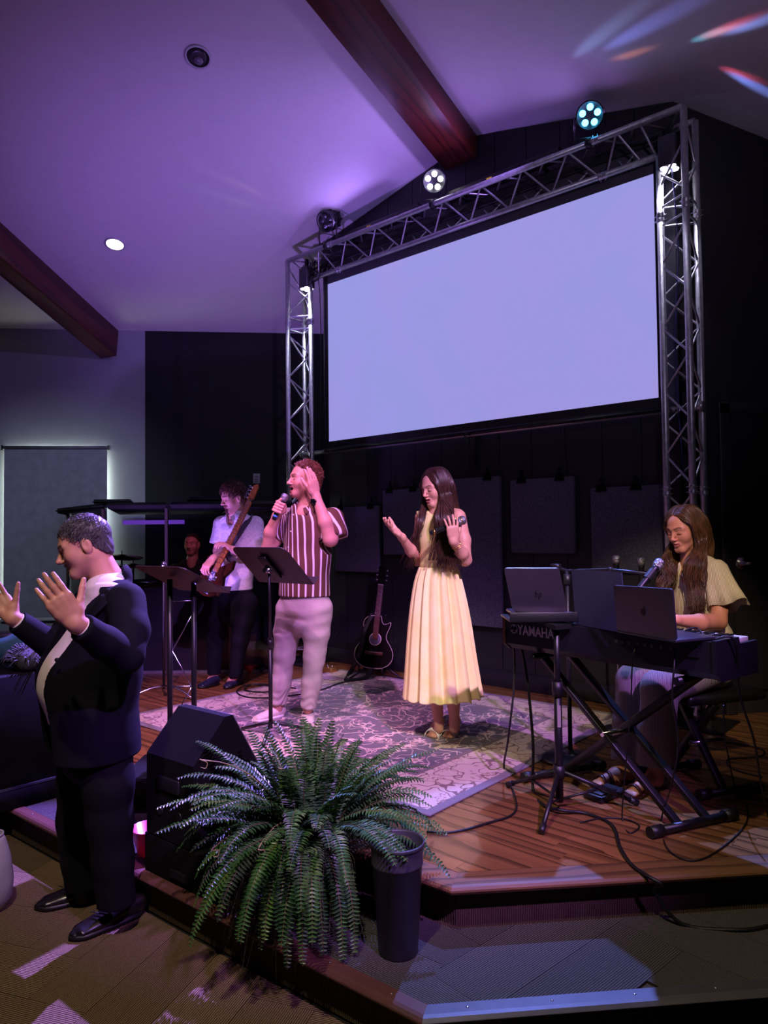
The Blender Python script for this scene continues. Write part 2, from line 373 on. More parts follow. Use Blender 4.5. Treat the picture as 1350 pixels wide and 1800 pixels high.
# ------------------------------------------------------------------ clip helper (2D convex)
def clip(poly, a, b):
    """keep the part of poly left of a->b"""
    out = []; e = V((b.x-a.x, b.y-a.y))
    sd = lambda p: e.x*(p.y-a.y)-e.y*(p.x-a.x)
    for i in range(len(poly)):
        p, q = poly[i], poly[(i+1) % len(poly)]; sp, sq = sd(p), sd(q)
        if sp >= 0: out.append(p)
        if (sp >= 0) != (sq >= 0): out.append(p+(q-p)*(sp/(sp-sq)))
    return out
def clip_poly(poly, conv):
    for i in range(len(conv)):
        if len(poly) < 3: return []
        poly = clip(poly, conv[i], conv[(i+1) % len(conv)])
    return poly
def parea(p): return abs(sum(p[i].x*p[(i+1) % len(p)].y-p[(i+1) % len(p)].x*p[i].y for i in range(len(p)))/2) if len(p) > 2 else 0
# ------------------------------------------------------------------ stage and step
SA0 = on_z(795, 1556, STZ); SA0.z = 0
DG = V((-0.7171, 0.6970, 0)); DN = V((-0.6970, -0.7171, 0))        # diagonal edge direction, its outward normal
SAl = SA0+DG*6.0; SAr = V((XR, SA0.y, 0))
st = MB(); stp = [SA0-DN*0.03+Y*0.03, V((XR, SA0.y+0.03, 0)), V((XR, YW, 0)), V((SAl.x, YW, 0)), SAl-DN*0.03]
st.prism(stp, Z*(STZ-0.022))
stage = tag(st.build('stage_platform', M['carpet_riser']), kind='structure')
BO = 0.10                                                           # border board along the edge
inner = [SA0-DN*BO-DG*0+Y*0, V((XR, SA0.y+BO, 0)), V((XR, YD-0.002, 0)), V((pR.x, YD-0.002, 0)), pL+N*0.002, V((pL.x-3.5, pL.y+1.2, 0)), SAl-DN*BO]
a0 = SA0-DN*BO; b0 = V((SA0.x, SA0.y+BO, 0)); cc = a0+DG*(-((a0.y-b0.y)/DG.y))
inner = [cc, V((XR, SA0.y+BO, 0)), V((XR, YW, 0)), V((SAl.x, YW, 0)), SAl-DN*BO]
def nose(p, q, z, out, w, th, name, m, parent, cut0=None, cut1=None):
    """a board with a rounded nose: profile swept from p to q"""
    prof = [(-w, 0), (0.0, 0), (0.012, -0.004), (0.02, -0.012), (0.022, -th*0.55), (0.016, -th+0.004), (0.006, -th), (-w, -th)]
    vs = []; n = len(prof)
    for (e, cut) in ((p, cut0), (q, cut1)):
        for (o, h) in prof:
            v = e+out*o+Z*(z+h)
            if cut is not None: v = v+cut*o
            vs.append(v)
    fs = [tuple(range(n-1, -1, -1)), tuple(range(n, 2*n))]+[(i, (i+1) % n, n+(i+1) % n, n+i) for i in range(n)]
    return MB().add(vs, fs).build(name, m, parent)
ang = (DG.dot(X)*-1)                                                # mitre so the two borders meet at the corner
k1 = (1-DN.dot(-Y))/max(1e-6, (-DG).dot(-Y))                        # offset along -DG per unit outward
mit = -DG*k1
for i in range(3):
    p = SA0+DG*(2.0*i); q = SA0+DG*(2.0*(i+1)-0.003)
    nose(p, q, STZ, DN, BO-0.004, 0.034, 'nosing', M['nosing'], stage, mit if i == 0 else None)
k2 = (1-DN.dot(-Y))/max(1e-6, X.dot(DN)*-1)
for i in range(3):
    p = SA0+X*(1.75*i); q = SA0+X*min(1.75*(i+1)-0.003, XR-SA0.x)
    nose(p, q, STZ, -Y, BO-0.004, 0.034, 'nosing', M['nosing'], stage, X*(-k1) if i == 0 else None)
# rug outline, so boards hidden under it can be left out
RA = on_z(755, 1437, STZ); RA.z = 0
RD = (V((-1.341, 5.46, 0))-V((0.027, 6.611, 0))).normalized()*-1    # towards the wall
RD = -N; RL, RW = 2.30, 2.82
rug_in = [RA-U*0.25+RD*0.25, RA+RD*(RL-0.25)-U*0.25, RA+RD*(RL-0.25)-U*(RW-0.25), RA-U*(RW-0.25)+RD*0.25]
def inside(p, conv): return all((b.x-a.x)*(p.y-a.y)-(b.y-a.y)*(p.x-a.x) >= 0 for a, b in zip(conv, conv[1:]+conv[:1]))
vis_l = on_z(180, 1300, STZ)
rnd = random.Random(3); PW = 0.083; m0 = max(p.dot(N) for p in inner); row = 0; npl = 0
m = m0
while m > -7.3:
    s = -8.2+rnd.uniform(0, 1.0)
    while s < 3.2:
        L = rnd.uniform(0.7, 1.5)
        q = [S(s, m-PW+0.0005, 0), S(s+L-0.001, m-PW+0.0005, 0), S(s+L-0.001, m-0.0005, 0), S(s, m-0.0005, 0)]
        c = clip_poly(q, inner)
        ctr = S(s+L/2, m-PW/2, 0); dd = ctr.dot(FW); xx = ctr.dot(RT)
        seen = dd > 2 and -0.58 < xx/dd < 0.70 and dd < 8.2
        hid = (m < M_WALL and s > sL-0.1 and ctr.x < pR.x) or (ctr.y > YD+0.05 and ctr.x > pR.x-0.3) or ctr.y > YW-0.1 or (ctr.y > 7.0 and ctr.x < -3.2)
        if parea(c) > 0.004 and seen and not hid and not all(inside(p, rug_in) for p in c):
            o = MB().prism([p+Z*(STZ-0.022) for p in c], Z*(0.022-rnd.uniform(0, 0.0006)))
            ob = o.build('plank', None, None)
            # local frame along the board, so the grain runs with it
            R = Matrix(((U.x, -N.x, 0, ctr.x), (U.y, -N.y, 0, ctr.y), (0, 0, 1, 0), (0, 0, 0, 1)))
            ob.data.transform(R.inverted()); ob.matrix_world = R; ob.data.materials.append(M['oak']); ob.parent = stage; npl += 1
        s += L
    m -= PW
print('planks', npl)
SB0 = on_z(745, 1786, ST1); SB0.z = 0
sp = [SB0, V((XR, SB0.y, 0)), V((XR, SA0.y+0.3, 0)), SA0-DN*0.3, SA0+DG*6-DN*0.3, SB0+DG*6.2]
step = tag(MB().prism([p+V((0, 0, 0)) for p in [SB0-DN*0.02+Y*0.02, V((XR, SB0.y+0.02, 0)), V((XR, SA0.y+0.05, 0)), SA0-DN*0.05, SA0+DG*6-DN*0.05, SB0+DG*6.2-DN*0.02]], Z*(ST1-0.008)).build('carpet_step_platform', M['carpet_riser']), kind='structure')
rub = mat('brown_rubber_nosing', (92, 60, 52), 0.4, var=0.1)
for i in range(4):
    p = SB0+DG*(1.5*i); q = SB0+DG*(1.5*(i+1)-0.002)
    nose(p, q, ST1+0.004, DN, 0.045, 0.03, 'nosing', rub, step, mit if i == 0 else None)
alu = mat('ribbed_aluminium', (96, 94, 98), 0.5, 0.7)
for i in range(3):
    p = SB0+X*(1.7*i); q = SB0+X*min(1.7*(i+1)-0.002, XR-SB0.x)
    nose(p, q, ST1+0.004, -Y, 0.045, 0.026, 'nosing', alu, step, X*(-k1) if i == 0 else None)
scm = mat('steel_screw', (230, 230, 230), 0.3, 1.0)
for i in range(13):
    for (b, e, o) in ((SB0, X, Y), (SB0, DG, -DN)):
        c = b+e*(0.14+0.27*i)+o*0.02+Z*(ST1+0.0045)
        if c.dot(FW) > 1.9: MB().lathe([(0.005, 0), (0.004, 0.0015), (0.0005, 0.002)], c, 8).build('screw', scm, step)
# carpet planks on the step: laid in turned pairs
def carpet_plank(parent, m, ctr, e, L, Wd, z, conv, th):
    f = V((-e.y, e.x, 0)); q = [ctr-e*(L/2)-f*(Wd/2), ctr+e*(L/2)-f*(Wd/2), ctr+e*(L/2)+f*(Wd/2), ctr-e*(L/2)+f*(Wd/2)]
    c = clip_poly(q, conv)
    dd = ctr.dot(FW); xx = ctr.dot(RT)
    if parea(c) < 0.003 or dd < 1.2 or not (-0.9 < xx/dd < 0.85): return
    ob = MB().prism([p+Z*(z-th) for p in c], Z*th).build('carpet_tile', None, None)
    R = Matrix(((-f.x, e.x, 0, ctr.x), (-f.y, e.y, 0, ctr.y), (0, 0, 1, 0), (0, 0, 0, 1)))
    ob.data.transform(R.inverted()); ob.matrix_world = R; ob.data.materials.append(m); ob.parent = parent
def herring(parent, m, org, e1, n1, n2, z, conv, th, L=1.0, Wd=0.25):
    e2 = V((-e1.y, e1.x, 0)); g = 0.0012; k = int(L/Wd)
    for i in range(-n1, n1):
        for j in range(-n2, n2):
            b = org+e1*(Wd*i)+e2*(Wd*i)+(e1-e2)*(L*j)
            carpet_plank(parent, m, b+e1*(L/2)+e2*(Wd/2), e1, L-g, Wd-g, z, conv, th)
            carpet_plank(parent, m, b-e2*(L/2-Wd)+e1*(L+Wd/2)-e2*0, e2, L-g, Wd-g, z, conv, th)
step_conv = [SB0-DN*0.047+Y*0.0, V((XR, SB0.y+0.047, 0)), V((XR, SA0.y+0.02, 0)), V((SA0.x, SA0.y+0.02, 0))]
c2 = SB0-DN*0.047; c2 = c2-DG*((c2.y-SB0.y-0.047)/DG.y); step_conv[0] = c2
step_conv2 = [c2, SA0-DN*0.0-DG*0.0+Y*0.02, SA0+DG*5.5, SB0-DN*0.047+DG*5.5]
E45 = V((math.cos(0.62), math.sin(0.62), 0))
# the two straight runs of the step are covered separately
herring(step, M['carpet_step'], SB0+X*0.2, E45, 12, 4, ST1, step_conv, 0.007)
herring(step, M['carpet_step'], SB0+DG*2, DG, 14, 5, ST1, step_conv2, 0.007)
fl_conv = [V((-3.6, 0.6, 0)), V((1.6, 0.6, 0)), SB0-DN*0.015-DG*2.0, SB0+DG*5-DN*0.015, V((-3.6, 5.8, 0))]
herring(floor_o, M['carpet'], V((-0.8, 2.6, 0)), V((math.cos(1.15), math.sin(1.15), 0)), 16, 5, 0.0, fl_conv, 0.008)
# ------------------------------------------------------------------ beams
def beam(a, b, dx, dz, w, name, label):
    """a, b: 3D points of the top edge that meets the ceiling; dx: horizontal direction of the width"""
    ax = (b-a).normalized(); wd = (dx-ax*dx.dot(ax)).normalized(); h = ax.cross(wd); h = -h if h.z > 0 else h
    c = (a+b)/2+wd*(w/2)+h*(dz/2-0.03)
    o = MB().box((0, 0, 0), ((b-a).length, w, dz+0.06), bev=0.008).build(name, M['beam'])
    R = Matrix((ax, wd, h)).transposed().to_4x4(); R.translation = c; o.matrix_world = R
    return tag(o, kind='structure')
b1a = CAM+ray(209, 581)*1.0
def on_A(px, py):
    r = ray(px, py); return CAM+r*((zA(0)-CAM_H)/(r.z+SA*r.y))
e1 = on_A(209, 582); e0 = on_A(0, 390); e0 = e1+(e0-e1)*2.2
LAT = V((-0.72, 0, 0.0))
beam(e0, e1+(e1-e0).normalized()*0.0, -X, 0.36, 0.22, 'trim_1', '')
h1 = hip(P2.y)-Z*0.0; h0 = hip(0.5)
beam(h0, h1+(h1-h0).normalized()*0.25, -U, 0.20, 0.34, 'trim_2', '')
# ------------------------------------------------------------------ aluminium goalpost truss
alum = NT('truss_aluminium'); _c = alum.coord(); _f, _ = alum.noise(_c, 30, 4)
alum = alum.set(base=alum.ramp(_f, [(0.3, srgb(168, 168, 172)), (0.7, srgb(200, 200, 204))]), rough=alum.ramp(_f, [(0.3, (0.34,)*3), (0.7, (0.46,)*3)]), metal=0.72)
blackm = mat('black_metal', (20, 20, 22), 0.4, var=0.1)
blackp = mat('black_plastic', (24, 24, 26), 0.45, var=0.1)
chrome = MATS['brushed_chrome']
TA = su(on_plane(507, 700, S(0, M_TR, 0), N)); TB = su(on_plane(1214, 700, S(0, M_TR, 0), N)); TZ = 4.525
IO, IN_, TO, TN = 0.214, -0.125, 0.0, -0.235     # inner and rear chord: offset to the middle / off the front face
truss = tag(empty('truss_frame', S((TA+TB)/2, M_TR-0.12, STZ)), 'large aluminium triangular truss goalpost around the screen', 'truss')
CRAD = 0.0245
def chordt(pts, name='chord'):
    MB().tube(pts, CRAD, 14).build(name, alum, truss)
zb = STZ+0.012
chordt([S(TA, M_TR, zb), S(TA, M_TR, TZ)]); chordt([S(TB, M_TR, zb), S(TB, M_TR, TZ)])
chordt([S(TA, M_TR, TZ), S(TB, M_TR, TZ)])
zi = TZ-IO
chordt([S(TA+IO, M_TR+IN_, zb), S(TA+IO, M_TR+IN_, zi)]); chordt([S(TB-IO, M_TR+IN_, zb), S(TB-IO, M_TR+IN_, zi)])
chordt([S(TA+IO, M_TR+IN_, zi), S(TB-IO, M_TR+IN_, zi)])
chordt([S(TA+TO, M_TR+TN, zb), S(TA, M_TR+TN, TZ)]); chordt([S(TB, M_TR+TN, zb), S(TB, M_TR+TN, TZ)])
chordt([S(TA, M_TR+TN, TZ), S(TB, M_TR+TN, TZ)])
def lace(fa, fb, t0, t1, pitch, flip=False):
    n = max(2, int(round((t1-t0)/pitch))); n += n % 2
    for i in range(n):
        a, b = t0+(t1-t0)*i/n, t0+(t1-t0)*(i+1)/n
        p, q = (fa(a), fb(b)) if (i % 2 == 0) != flip else (fb(a), fa(b))
        e = (q-p).normalized()
        MB().tube([p+e*CRAD*0.5, q-e*CRAD*0.5], 0.0085, 6, cap=False).build('brace', alum, truss)
for (s0, sg) in ((TA, 1), (TB, -1)):
    o = lambda z, s0=s0: S(s0, M_TR, z); i_ = lambda z, s0=s0, sg=sg: S(s0+sg*IO, M_TR+IN_, z); r = lambda z, s0=s0: S(s0, M_TR+TN, z)
    for (z0, z1) in ((STZ+0.15, 1.90), (1.95, 3.74),):
        lace(o, i_, z0, z1, 0.225); lace(r, i_, z0, z1, 0.225, True); lace(o, r, z0, z1, 0.225)
    lace(o, r, 3.95, TZ-0.05, 0.25)
    for z in (STZ+0.13, 3.80, 3.93):
        for (p, q) in ((o(z), i_(z)), (i_(z), r(z)), (r(z), o(z))): MB().tube([p, q], 0.0085, 6, cap=False).build('brace', alum, truss)
    for (p, q) in ((o(3.97), i_(4.18)), (i_(3.97), r(4.2)), (o(4.30), i_(4.08))): MB().tube([p, q], 0.0085, 6, cap=False).build('brace', alum, truss)
tf = lambda s: S(s, M_TR, TZ); bf = lambda s: S(s, M_TR+IN_, zi); rf = lambda s: S(s, M_TR+TN, TZ)
segs = [(TA+0.34, TA+0.60), (TA+0.66, TB-0.66), (TB-0.60, TB-0.34)]
for (a, b) in segs:
    p = 0.21 if b-a > 1 else 0.13
    lace(bf, tf, a, b, p); lace(bf, rf, a, b, p, True); lace(tf, rf, a, b, p)
for (a, b) in ((TA+0.03, TA+0.30), (TB-0.30, TB-0.03)):
    lace(tf, rf, a, b, 0.14)
MB().tube([tf(TA+0.05), bf(TA+0.24)], 0.0085, 6).build('brace', alum, truss); MB().tube([tf(TB-0.3), bf(TB-0.23)], 0.0085, 6).build('brace', alum, truss)
# bolted joints, their collars and pins
def collar(c, e):
    MB().lathe([(0.0262, -0.035), (0.0272, -0.03), (0.0272, -0.002), (0.0255, 0), (0.0272, 0.002), (0.0272, 0.03), (0.0262, 0.035)], c, 14, e).build('collar', alum, truss)
    m = MB()
    for d in (-0.018, 0.018):
        m.tube([c+e[2]*d-e[0]*0.042, c+e[2]*d+e[0]*0.045], 0.005, 6)
    m.build('pin', chrome, truss)
for (s0, sg) in ((TA, 1), (TB, -1)):
    for z in (1.92, 3.86):
        collar(S(s0, M_TR, z), (U, N, Z)); collar(S(s0+sg*IO, M_TR+IN_, z), (U, N, Z)); collar(S(s0, M_TR+TN, z), (U, N, Z))
    collar(S(s0+sg*0.63, M_TR, TZ), (Z, N, U)); collar(S(s0+sg*0.63, M_TR+IN_, zi), (Z, N, U)); collar(S(s0+sg*0.63, M_TR+TN, TZ), (Z, N, U))
    # base spigots and plate
    pl = MB().box(S(s0+sg*0.08, M_TR-0.115, STZ+0.006), (0.5, 0.48 if sg > 0 else 0.42, 0.012), (U, N, Z), bev=0.003)
    pl.build('base_plate', blackm, truss)
    for (a, b) in ((0, 0), (sg*IO, IN_), (0, TN)):
        MB().lathe([(0.034, 0), (0.034, 0.10), (0.028, 0.11), (0.026, 0.16)], S(s0+a, M_TR+b, STZ+0.012), 16).build('spigot', chrome, truss)
# ------------------------------------------------------------------ projection screen
scn = tag(empty('projection_screen', S((TA+TB)/2, M_TR-0.13, 2.0)), 'wide lit projection screen glowing pale lavender inside the truss', 'screen')
MS = M_TR-0.165
c00 = on_plane(577.5, 778, S(0, MS, 0), N); c10 = on_plane(1157, 697, S(0, MS, 0), N); c01 = on_plane(577.5, 499, S(0, MS, 0), N); c11 = on_plane(1149.5, 306, S(0, MS, 0), N)
s0, s1 = (su(c00)+su(c01))/2, (su(c10)+su(c11))/2; z0, z1 = (c00.z+c10.z)/2, (c01.z+c11.z)/2
print('screen', s1-s0, z1-z0, c00.z, c10.z, c01.z, c11.z)
k = NT('projected_light'); c = k.coord(); f, _ = k.noise(c, 0.55, 3, 0.5, 0.6); g, _ = k.noise(c, 1.4, 4, 0.55, 1.2)
sx = k.n('ShaderNodeSeparateXYZ'); k.put(sx.inputs[0], c)
e = k.ramp(k.math('ADD', k.math('MULTIPLY', f, 0.75), k.math('MULTIPLY', g, 0.25)), [(0.36, srgb(156, 162, 236)), (0.5, srgb(164, 160, 238)), (0.66, srgb(178, 156, 236))])
sheet = k.set(base=(0.04, 0.04, 0.045, 1), emit=e, estr=0.86, rough=0.9)
MB().box(S((s0+s1)/2, MS, (z0+z1)/2), (s1-s0, 0.004, z1-z0), (U, N, Z)).build('screen_sheet', sheet, scn)
drop = mat('black_screen_masking', (26, 25, 30), 0.7)
MB().box(S((s0+s1)/2, MS, z1+0.11), (s1-s0+0.10, 0.004, 0.22), (U, N, Z)).build('top_drop', mat('grey_screen_drop', (70, 68, 76), 0.8), scn)
MB().box(S(s0-0.028, MS, (z0+z1)/2+0.1), (0.055, 0.008, z1-z0+0.24), (U, N, Z)).build('side_mask', drop, scn)
MB().box(S(s1+0.028, MS, (z0+z1)/2+0.1), (0.055, 0.008, z1-z0+0.24), (U, N, Z)).build('side_mask', drop, scn)
MB().box(S((s0+s1)/2, MS, z0-0.03), (s1-s0+0.11, 0.012, 0.06), (U, N, Z)).build('bottom_mask', drop, scn)
MB().tube([S(s0-0.06, MS, z0-0.085), S(s1+0.06, MS, z0-0.085)], 0.02, 12).build('weight_bar', blackm, scn)
hs = MB().box(S((s0+s1)/2, MS-0.01, z1+0.25), (s1-s0+0.16, 0.07, 0.09), (U, N, Z), bev=0.012); hs.build('housing', blackp, scn)
# pipe that ties the two posts under the screen
pz = on_plane(556, 796, S(0, M_TR-0.20, 0), N); 
pipe = tag(MB().tube([S(TA+0.0, M_TR-0.20, 1.885+0.18), S(TB, M_TR-0.20, 1.885+0.18)], 0.0225, 14).build('steel_pipe', alum), 'grey steel pipe clamped across the truss legs under the screen', 'pipe')
pipe.location.z += (pz.z-(1.885+0.18)) if abs(pz.z-2.06) < 0.5 else 0
mb = MB()
for s in (TA, TB): mb.lathe([(0.036, -0.025), (0.036, 0.025)], S(s, M_TR-0.205, pz.z), 12, (N, Z, U))
mb.build('pipe_clamp', alum, pipe)
# ------------------------------------------------------------------ stage lamps
lens_w = glow('lamp_white', (236, 232, 255), 14.0); lens_b = glow('lamp_blue', (70, 190, 255), 12.0); lens_v = glow('lamp_violet', (140, 110, 255), 9.0)
lens_off = mat('lamp_lens_off', (70, 66, 80), 0.15, 0.0, 0.6)
def par_can(px, py, tgt, lens, label):
    p = on_plane(px, py, S(0, M_TR-0.02, 0), N); s = su(p)
    root = tag(empty('round_stage_lamp', S(s, M_TR, TZ+CRAD)), label, 'stage lamp', 'round lamps on top of the truss')
    d = (tgt-p).normalized(); a = d.cross(Z).normalized(); b = a.cross(d)
    ax = (a, b, d)
    MB().lathe([(0.045, -0.16), (0.085, -0.12), (0.098, -0.05), (0.102, 0.05), (0.098, 0.055), (0.090, 0.050), (0.088, 0.02), (0.001, 0.02)], p, 24, ax).build('housing', blackp, root)
    for i in range(9):
        th = 2*PI*i/9; MB().box(p+a*(0.095*math.cos(th))+b*(0.095*math.sin(th))-d*0.06, (0.012, 0.02, 0.11), (a*math.sin(th)-b*math.cos(th), a*math.cos(th)+b*math.sin(th), d)).build('fin', blackp, root)
    for i in range(5):
        th = 2*PI*(i+0.3)/5; c = p+a*(0.056*math.cos(th))+b*(0.056*math.sin(th))+d*0.021
        MB().lathe([(0.024, 0), (0.023, 0.006), (0.014, 0.012), (0.0005, 0.014)], c, 14, ax).build('lens', lens, root)
    m = MB()
    h = V((d.x, d.y, 0)).normalized(); side = a
    yb = S(s, M_TR, TZ+CRAD+0.012)
    m.tube([p+side*0.112, V((p.x, p.y, yb.z))+side*0.112-Z*0.0, yb+side*0.06, yb-side*0.06, V((p.x, p.y, yb.z))-side*0.112, p-side*0.112], 0.009, 6, flat=0.6)
    m.build('yoke', blackm, root)
    MB().lathe([(0.038, -0.02), (0.038, 0.02)], S(s, M_TR, TZ), 12, (N, Z, U)).build('clamp', blackm, root)
    return p, d
front = V((0.5, 0.0, 1.0))
pc = [par_can(576, 388, V((-3.5, 3.0, 1.2)), lens_off, 'round black stage lamp unlit on the truss near its left corner'),
      par_can(763, 318, CAM+V((0.1, 0, -0.1)), lens_w, 'round stage lamp lit white on top of the truss under the beam'),
      par_can(1037, 203, CAM+V((-0.1, 0, 0.0)), lens_b, 'round stage lamp glowing blue on top of the truss right half')]
def block_lamp(s, z, label):
    root = tag(empty('square_stage_lamp', S(s, M_TR-0.10, z-0.12)), label, 'stage lamp', 'square lamps in the truss corners')
    c = S(s, M_TR-0.115, z)
    MB().box(c, (0.12, 0.12, 0.22), (U, N, Z), bev=0.01).build('housing', mat('grey_lamp_body', (60, 58, 64), 0.4), root)
    for i in (-1, 1):
        for j in (-1, 1): MB().lathe([(0.025, 0), (0.022, -0.008), (0.0005, -0.012)], c+U*(0.029*i)+N*(0.029*j)-Z*0.11, 12).build('lens', lens_w, root)
    MB().box(c+Z*0.15, (0.03, 0.03, 0.1), (U, N, Z)).build('bracket', blackm, root)
block_lamp(TA+0.17, 4.33, 'square stage lamp shining down inside the left truss corner')
block_lamp(TB-0.14, 4.30, 'square stage lamp shining down inside the right truss corner')
def led_bar(pa, pb, label):
    a = su(on_plane(pa[0], pa[1], S(0, M_TR-0.12, 0), N)); b = su(on_plane(pb[0], pb[1], S(0, M_TR-0.12, 0), N))
    z = TZ+0.07; c = S((a+b)/2, M_TR-0.12, z)
    root = tag(empty('stage_lamp_bar', c), label, 'stage lamp', 'long lamp bars lying on the truss')
    MB().box(c, (b-a, 0.075, 0.085), (U, N, Z), bev=0.008).build('housing', blackp, root)
    n = 18
    for i in range(n):
        s = a+(b-a)*(i+0.5)/n; MB().lathe([(0.013, 0), (0.012, 0.005), (0.0005, 0.008)], S(s, M_TR-0.125, z+0.043), 8).build('lens', lens_v, root)
    for s in (a, b): MB().box(S(s, M_TR-0.12, z-0.005), (0.014, 0.085, 0.11), (U, N, Z), bev=0.003).build('end_cap', blackm, root)
    for s in (a+0.15, b-0.15): MB().box(S(s, M_TR-0.12, z-0.055), (0.03, 0.28, 0.012), (U, N, Z)).build('bracket', blackm, root)
    MB().box(S((a+b)/2-0.1, M_TR-0.081, z+0.01), (0.05, 0.002, 0.018), (U, N, Z)).build('sticker', mat('yellow_sticker', (220, 200, 40), 0.5), root)
    return a, b, z
bars = [led_bar((600, 400), (738, 362), 'long black lamp bar on the truss between left and middle round lamps'),
        led_bar((790, 330), (985, 266), 'long black lamp bar on the truss between the middle and blue lamps')]
# cables strapped along the truss
rnd = random.Random(5); cabm = mat('black_cable', (14, 14, 15), 0.5)
def cable(name, pts, label, r=0.006, m=None, n=6, grp='cables'):
    return tag(MB().tube(smooth_path(pts, n), r, 6).build(name, m or cabm), label, 'cable', grp)
pts = [S(TA+0.1+(TB-TA-0.3)*i/24, M_TR-0.10-rnd.uniform(0, 0.08), TZ-0.03-rnd.uniform(0.0, 0.07)) for i in range(25)]
cable('power_cable', pts, 'black power cable threaded through the top truss', 0.008)
cable('power_cable', [S(TA+0.16, M_TR-0.1, 4.45), S(TA+0.26, M_TR-0.2, 4.3), S(TA+0.27, M_TR-0.21, 3.2), S(TA+0.24, M_TR-0.2, 2.2), S(TA+0.26, M_TR-0.22, STZ+0.05)], 'thin cable hanging down beside the left truss leg', 0.005)
cable('power_cable', [S(TB-0.12, M_TR-0.10, 4.2), S(TB-0.10, M_TR-0.13, 3.6), S(TB-0.13, M_TR-0.11, 2.9), S(TB-0.1, M_TR-0.14, 2.0)], 'thin cable hanging inside the right truss leg', 0.005, mat('blue_cable', (40, 40, 110), 0.5))
for kq in range(3):
    b0 = TA+0.14; pts = [S(b0+rnd.uniform(0, 0.38), M_TR-0.06-rnd.uniform(0, 0.14), TZ-0.06-rnd.uniform(0, 0.2)) for i in range(9)]
    cable('cable_tangle', pts, ('tangled black cable looped in the left truss corner beside the square lamp', 'loose black cable bunched above the square lamp in the left truss corner', 'black cable snarl where the left truss leg meets the top')[kq], 0.005)
# ------------------------------------------------------------------ roller blind, recessed ceiling lamps, wall plate
fab = mat('roller_blind_fabric', (158, 160, 172), 0.85, bump=0.1, bscale=600)
yb = YW-0.07
bl0 = on_plane(7.5, 787, V((0, yb, 0)), Y); bl1 = on_plane(188, 1087, V((0, yb, 0)), Y)
blind = tag(empty('roller_blind', ((bl0.x+bl1.x)/2, yb, bl0.z)), 'grey roller blind pulled down over the window, light leaking round it', 'blind')
MB().box(((bl0.x+bl1.x)/2, yb, (bl0.z+bl1.z)/2), (bl1.x-bl0.x, 0.004, bl0.z-bl1.z)).build('fabric', fab, blind)
MB().tube([V((bl0.x-0.01, yb, bl0.z)), V((bl1.x+0.01, yb, bl0.z))], 0.022, 14).build('roller', mat('blind_roller', (110, 110, 120), 0.5), blind)
MB().box(((bl0.x+bl1.x)/2, yb, bl1.z), (bl1.x-bl0.x, 0.014, 0.03), bev=0.004).build('hem_bar', fab, blind)
for x in (bl0.x-0.02, bl1.x+0.02): MB().box((x, yb+0.02, bl0.z), (0.02, 0.08, 0.06)).build('bracket', chrome, blind)
nA = V((0, SA, 1)).normalized()
def downlight(px, py, r, lit, label):
    p = on_A(px, py); t = V((0, 1, -SA)).normalized(); ax = (X, t, -nA)
    root = tag(empty('recessed_lamp', p), label, 'ceiling lamp', 'recessed ceiling lamps')
    MB().lathe([(r*1.0, -0.002), (r*1.22, -0.002), (r*1.25, 0.004), (r*1.02, 0.010), (r*1.0, 0.004)], p, 32, ax, closed=True).build('trim_ring', mat('lamp_trim', (200, 198, 200), 0.5), root)
    MB().lathe([(r*0.999, 0.003), (r*0.5, 0.0045), (0.0005, 0.005)], p, 32, ax).build('lens', glow('downlight_on', (255, 250, 244), 6.0) if lit else mat('lamp_inside_off', (60, 52, 58), 0.3), root)
    if not lit: MB().lathe([(r*0.45, 0.004), (r*0.40, 0.014), (0.0005, 0.02)], p+t*r*0.3, 20, ax).build('bulb', mat('lamp_bulb_off', (120, 110, 120), 0.3), root)
downlight(202, 429, 0.085, True, 'recessed ceiling lamp switched on, above the window')
downlight(348, 100, 0.085, False, 'recessed ceiling lamp switched off, high on the ceiling')
wp = on_plane(451, 841, V((0, YW-0.004, 0)), Y)
pl = tag(MB().box(wp, (0.085, 0.008, 0.125), bev=0.003).build('wall_plate', mat('white_plate', (190, 190, 196), 0.5)), 'small white switch plate on the navy wall', 'switch')
for dz in (-0.038, -0.012, 0.02): MB().box(wp-Y*0.006+Z*dz, (0.05, 0.006, 0.016), bev=0.002).build('button', mat('grey_button', (130, 130, 140), 0.5), pl)
